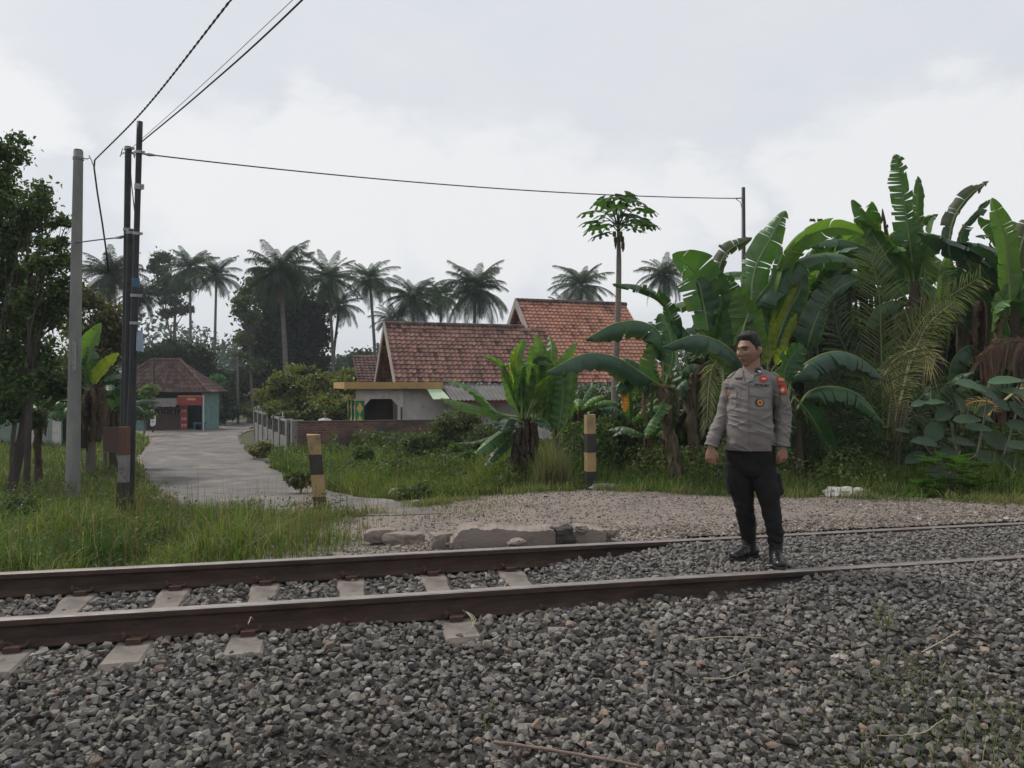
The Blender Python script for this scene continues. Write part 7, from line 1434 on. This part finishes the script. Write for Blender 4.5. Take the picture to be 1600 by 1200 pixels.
patch('pocket_badge', [Z6(565,712), Z6(655,716), Z6(652,796), Z6(566,790)], mat('badge_dark_green', (.05,.05,.045), None), .007, mask='oval'); patch('pocket_badge_emblem', [Z6(586,722), Z6(642,724), Z6(640,788), Z6(588,786)], m_gold, .0095, mask='oval'); patch('pocket_badge_core', [Z6(604,742), Z6(624,742), Z6(624,766), Z6(604,766)], m_redd, .011, 4, 4)
patch('name_side_badge', [Z6(288,645), Z6(330,645), Z6(330,688), Z6(288,692)], m_redp, .012, 6, 6, mask='oval'); patch('name_side_badge_core', [Z6(298,655), Z6(320,655), Z6(320,678), Z6(298,680)], m_gold, .014, 4, 4)
patch('sleeve_patch_arc', [Z6(780,505), Z6(852,503), Z6(858,552), Z6(786,556)], m_redp, .006, 8, 6); patch('sleeve_patch_arc_print', [Z6(792,518), Z6(846,516), Z6(848,538), Z6(796,542)], m_gold, .0085, 6, 4)
patch('sleeve_patch', [Z6(796,566), Z6(868,564), Z6(874,664), Z6(812,670)], m_redp, .006, 8, 8); patch('sleeve_patch_emblem', [Z6(812,600), Z6(858,600), Z6(856,654), Z6(816,654)], m_gold, .0085, mask='oval'); patch('sleeve_patch_core', [Z6(828,616), Z6(846,616), Z6(845,640), Z6(829,640)], m_white, .0105, 4, 4)
patch('epaulette', [Z6(655,412), Z6(745,430), Z6(835,490), Z6(790,496)], mat('epaulette_light', (.27,.255,.24), None, rough=.8), .010, 10, 4)
patch('epaulette', [Z6(330,450), Z6(395,428), Z6(330,500), Z6(290,520)], m_shirt2, .007, 6, 4)
# collar: two leaves and the band round the neck
patch('collar', [Z6(392,462), Z6(436,430), Z6(452,510), Z6(372,516)], m_shirt2, .013, 8, 8); patch('collar', [Z6(556,470), Z6(640,395), Z6(640,470), Z6(560,494)], m_shirt2, .012, 8, 8)
patch('lapel', [Z6(436,440), Z6(448,432), Z6(468,570), Z6(452,566)], m_shirt2, .009, 4, 8); patch('lapel', [Z6(548,455), Z6(566,470), Z6(545,540), Z6(458,575)], m_shirt2, .010, 8, 8)
patch('undershirt', [Z6(448,470), Z6(540,468), Z6(520,520), Z6(470,545)], m_shirt2, .003, 6, 6)
b = MB(); nB = 40; V = []
for k in range(nB+1):
    a = radians(-62)+radians(304)*k/nB+AT; rx_, ry_ = .070, .066; f_ = sin(pi*k/nB)
    for r_, z_ in ((1.0, -.03), (1.02, .010+.012*f_), (1.10, .014+.012*f_), (1.30, -.022+.004*f_), (1.26, -.030)): V.append(np.array([TC[0]+.002+sin(a+pi*0)*0+cos(a-pi/2+radians(90))*rx_*r_, DM+.014+sin(a-pi/2+radians(90))*ry_*r_, zpx(579)+z_]))
# sweep starts and ends at the throat
V = []
for k in range(nB+1):
    a = -pi/2+radians(38)+radians(284)*k/nB+AT; f_ = sin(pi*k/nB)
    for r_, z_ in ((1.0, -.035), (1.0, .004+.020*f_), (1.08, .008+.020*f_), (1.32, -.024+.006*f_), (1.26, -.034)): V.append(np.array([TC[0]+cos(a)*.068*r_, DM+.014+sin(a)*.066*r_, zpx(580)+z_]))
b.add(V, [(k*5+j, k*5+j+1, (k+1)*5+j+1, (k+1)*5+j) for k in range(nB) for j in range(4)], smooth=True); b.build('collar_band', m_shirt2, shirt)
def cloth_text(name, txt, quad, mat_, off):
    cu = bpy.data.curves.new('t', 'FONT'); cu.body = txt; cu.size = 1; cu.offset = .03; to = bpy.data.objects.new('t', cu); COL.objects.link(to); dg = bpy.context.evaluated_depsgraph_get(); dg.update(); me = to.evaluated_get(dg).to_mesh(); V_ = np.array([v.co[:] for v in me.vertices]); F_ = [tuple(p.vertices) for p in me.polygons]; bpy.data.objects.remove(to)
    lo, hi = V_.min(0), V_.max(0); s_ = (V_[:, 0]-lo[0])/(hi[0]-lo[0]); t_ = 1-(V_[:, 1]-lo[1])/(hi[1]-lo[1]); q_ = np.array(quad, float); W2 = []
    for a_, c_ in zip(s_, t_):
        p_ = (q_[0]*(1-a_)+q_[1]*a_)*(1-c_)+(q_[3]*(1-a_)+q_[2]*a_)*c_; h_ = hit(p_[0], p_[1], off); W2.append(h_ if h_ is not None else W2[-1])
    b_ = MB(); b_.add(np.array(W2), F_); return b_.build(name, mat_, shirt)
cloth_text('chest_lettering', 'POLRI', [Z6(566,566), Z6(696,574), Z6(694,600), Z6(566,594)], m_ink, .005)
cloth_text('name_lettering', 'KURNIADY', [Z6(278,600), Z6(374,594), Z6(374,618), Z6(278,624)], m_ink, .005)
# ---- trousers
tr = MB(); etube(tr, [tl(0,.0,zpx(696)), tl(0,.0,zpx(712)), tl(0,.0,zpx(734))], [.170,.176,.165], [.118,.125,.115], rz((1,0,0), AT), 36, 10)
etube(tr, [J(1153, 724, .03), J(1155, 745, .03), J(1160, 772, .03), J(1163, 792, .04), J(1166.5, 815, .07), J(1169, 836, .09), J(1169.5, 843, .10)], [.093,.093,.080,.067,.061,.051,.046], [.10,.098,.084,.070,.062,.052,.048], (1,0,0), 28, 40)
etube(tr, [J(1190.5, 724, -.01), J(1194, 745, -.03), J(1200, 772, -.06), J(1204, 792, -.07), J(1208.5, 815, -.09), J(1211.5, 842, -.10), J(1212, 850, -.10)], [.090,.090,.080,.069,.063,.052,.046], [.10,.098,.086,.072,.064,.053,.048], (1,0,0), 28, 40)
etube(tr, [J(1138, 742, .04), J(1143, 768, .04)], [.028,.030], [.055,.055], (1,0,0)); etube(tr, [J(1212, 742, -.03), J(1217, 770, -.05)], [.028,.030], [.055,.055], (1,0,0))
V, Nn, Fc = remesh(tr, .006, 2); zz = V[:, 2]; low = ss(zpx(770), zpx(800), -zz*0+zz) if False else ss(zpx(775)*-1, zpx(805)*-1, -zz)
wv = np.sin(zz*120+14*vnoise(V, 9, 1)+V[:, 0]*30)*(.007*low*np.clip(vnoise(V, 11, 8)*1.8-.5, 0, 1))+(vnoise(np.c_[V[:, 0]*8, V[:, 1]*8, zz*16+V[:, 0]*12], 1, 3)-.5)*.014+(vnoise(V, 30, 4)-.5)*.006
ob = MB(); ob.add(V+Nn*wv[:, None], Fc, smooth=True); trs = ob.build('trousers', m_trous, man)
# ---- boots
def boot(ank, toe_dir, sole_z, L_):
    td = np.array([toe_dir[0], toe_dir[1], 0]); td /= np.linalg.norm(td); sd_ = np.array([-td[1], td[0], 0]); b_ = MB(); A2 = ank.copy()
    def Q_(f, z_, s_=0): return np.array([A2[0], A2[1], sole_z])+td*f+sd_*s_+np.array([0,0,z_])
    etube(b_, [Q_(-.012,.27), Q_(-.008,.20), Q_(-.005,.15), Q_(-.01,.10), Q_(0,.06)], [.050,.050,.048,.046,.044], [.053,.053,.053,.054,.058], sd_, 24, 14)
    etube(b_, [Q_(-.075,.045), Q_(-.03,.055), Q_(.05,.052), Q_(.11,.042), Q_(L_-.105,.036)], [.034,.038,.043,.048,.040], [.040,.045,.044,.034,.028], sd_, 24, 20)
    V, Nn, Fc = remesh(b_, .005, 3); V[:, 2] = np.maximum(V[:, 2], sole_z+.014); crease = .003*np.sin(((V-A2)@td)*160)*np.exp(-(((V-A2)@td-.07)/.03)**2); o_ = MB(); o_.add(V+Nn*crease[:, None], Fc, smooth=True); bo = o_.build('boot', m_boot, man)
    s_ = MB(); ring = [(-.095,0),(-.085,-.03),(-.04,-.038),(.02,-.036),(.08,-.045),(.13,-.042),(L_-.105+.035,-.02),(L_-.105+.045,0),(L_-.105+.035,.02),(.13,.042),(.08,.045),(.02,.036),(-.04,.038),(-.085,.03)]; k = len(ring)
    Vs = [Q_(f*.97, .0, s2*.97) for f, s2 in ring]+[Q_(f, .012, s2) for f, s2 in ring]+[Q_(f*.98, .022, s2*.97) for f, s2 in ring]; s_.add(Vs, [(r_*k+j, r_*k+(j+1)%k, (r_+1)*k+(j+1)%k, (r_+1)*k+j) for r_ in (0, 1) for j in range(k)]+[tuple(range(k-1,-1,-1)), tuple(2*k+j for j in range(k))]); s_.build('sole', mat('rubber_sole', (.02,.02,.02), None, rough=.8) if 'rubber_sole' not in bpy.data.materials else bpy.data.materials['rubber_sole'], bo)
    l_ = MB()
    for i in range(9):
        z_ = .075+i*.017; f_ = .062-i*.006 if i else .075; l_.add(*tube([Q_(f_*.9,z_,-.022), Q_(f_+.006,z_+.004,0), Q_(f_*.9,z_+.006,.022)], .0032, 5))
    l_.build('laces', mat('boot_laces', (.05,.05,.05), None, rough=.7) if 'boot_laces' not in bpy.data.materials else bpy.data.materials['boot_laces'], bo)
a_ = J(1169.5, 852, .10); boot(a_, (-.85,-.5), float(gz(a_[0], a_[1]))+.022, .265)
a_ = J(1212.5, 860, -.10); boot(a_, (-.12,-1), float(gz(a_[0], a_[1]))+.022, .265)

# ---- tiny figure in white far behind the brick wall
D2 = 25.5; q0 = P(508, 646, D2); zf = float(gz(q0[0], D2)); pz = CAMZ+(600-642)/F*D2; Hh = pz-zf
fig = empty('person', (q0[0], D2, zf), 'tiny distant person in a white shirt behind the brick wall', 'person')
def K(x_, f_, y_=0): return np.array([q0[0]+x_, D2+y_, zf+Hh*f_])
bd_ = MB(); etube(bd_, [K(0,.885), K(0,.93), K(0,.985)], [.055,.078,.05], [.06,.09,.06]); etube(bd_, [K(0,.80), K(0,.88)], [.05,.05]); etube(bd_, [K(0,.48), K(0,.65), K(0,.80)], [.15,.14,.16], [.10,.10,.10])
for s_ in (-1, 1): etube(bd_, [K(s_*.09,.50), K(s_*.10,.27), K(s_*.11,.03)], [.08,.055,.04]); etube(bd_, [K(s_*.19,.79), K(s_*.24,.62), K(s_*.24,.47)], [.05,.04,.03]); etube(bd_, [K(s_*.11,.02), K(s_*.12,.02,-.14)], [.04,.035]); etube(bd_, [K(s_*.24,.47), K(s_*.235,.40)], [.035,.02])
V, Nn, Fc = remesh(bd_, .014, 2); ob = MB(); ob.add(V, Fc, smooth=True); ob.build('body', m_skin, fig)
sh_ = MB(); etube(sh_, [K(0,.46), K(0,.65), K(0,.80)], [.18,.17,.18], [.13,.13,.11])
for s_ in (-1, 1): etube(sh_, [K(s_*.15,.79), K(s_*.22,.70), K(s_*.24,.62)], [.07,.065,.06])
V, Nn, Fc = remesh(sh_, .014, 2); ob = MB(); ob.add(V, Fc, smooth=True); ob.build('shirt', mat('white_shirt_cloth', (.6,.6,.62), None), fig)
tr_ = MB()
for s_ in (-1, 1): etube(tr_, [K(s_*.08,.50), K(s_*.10,.27), K(s_*.11,.05)], [.10,.08,.06])
V, Nn, Fc = remesh(tr_, .014, 2); ob = MB(); ob.add(V, Fc, smooth=True); ob.build('trousers', m_trous, fig)
hr = MB(); etube(hr, [K(0,.95,.02), K(0,.995,.01)], [.085,.06], [.095,.07]); V, Nn, Fc = remesh(hr, .014, 2); ob = MB(); ob.add(V, Fc, smooth=True); ob.build('hair', m_hair, fig)
# ================================================ haze
hz_m = bpy.data.materials.new('haze_air'); hz_m.use_nodes = True; t = hz_m.node_tree; t.nodes.clear(); o_ = t.nodes.new('ShaderNodeOutputMaterial'); pv = t.nodes.new('ShaderNodeVolumePrincipled')
pv.inputs['Color'].default_value = (.86,.92,1,1); pv.inputs['Density'].default_value = .0007; pv.inputs['Anisotropy'].default_value = .2; t.links.new(pv.outputs[0], o_.inputs['Volume'])
b = MB(); b.add(*box((0, 250, 9.5), (2100, 2700, 28))); hz_o = tag(b.build('haze', hz_m), kind='stuff')
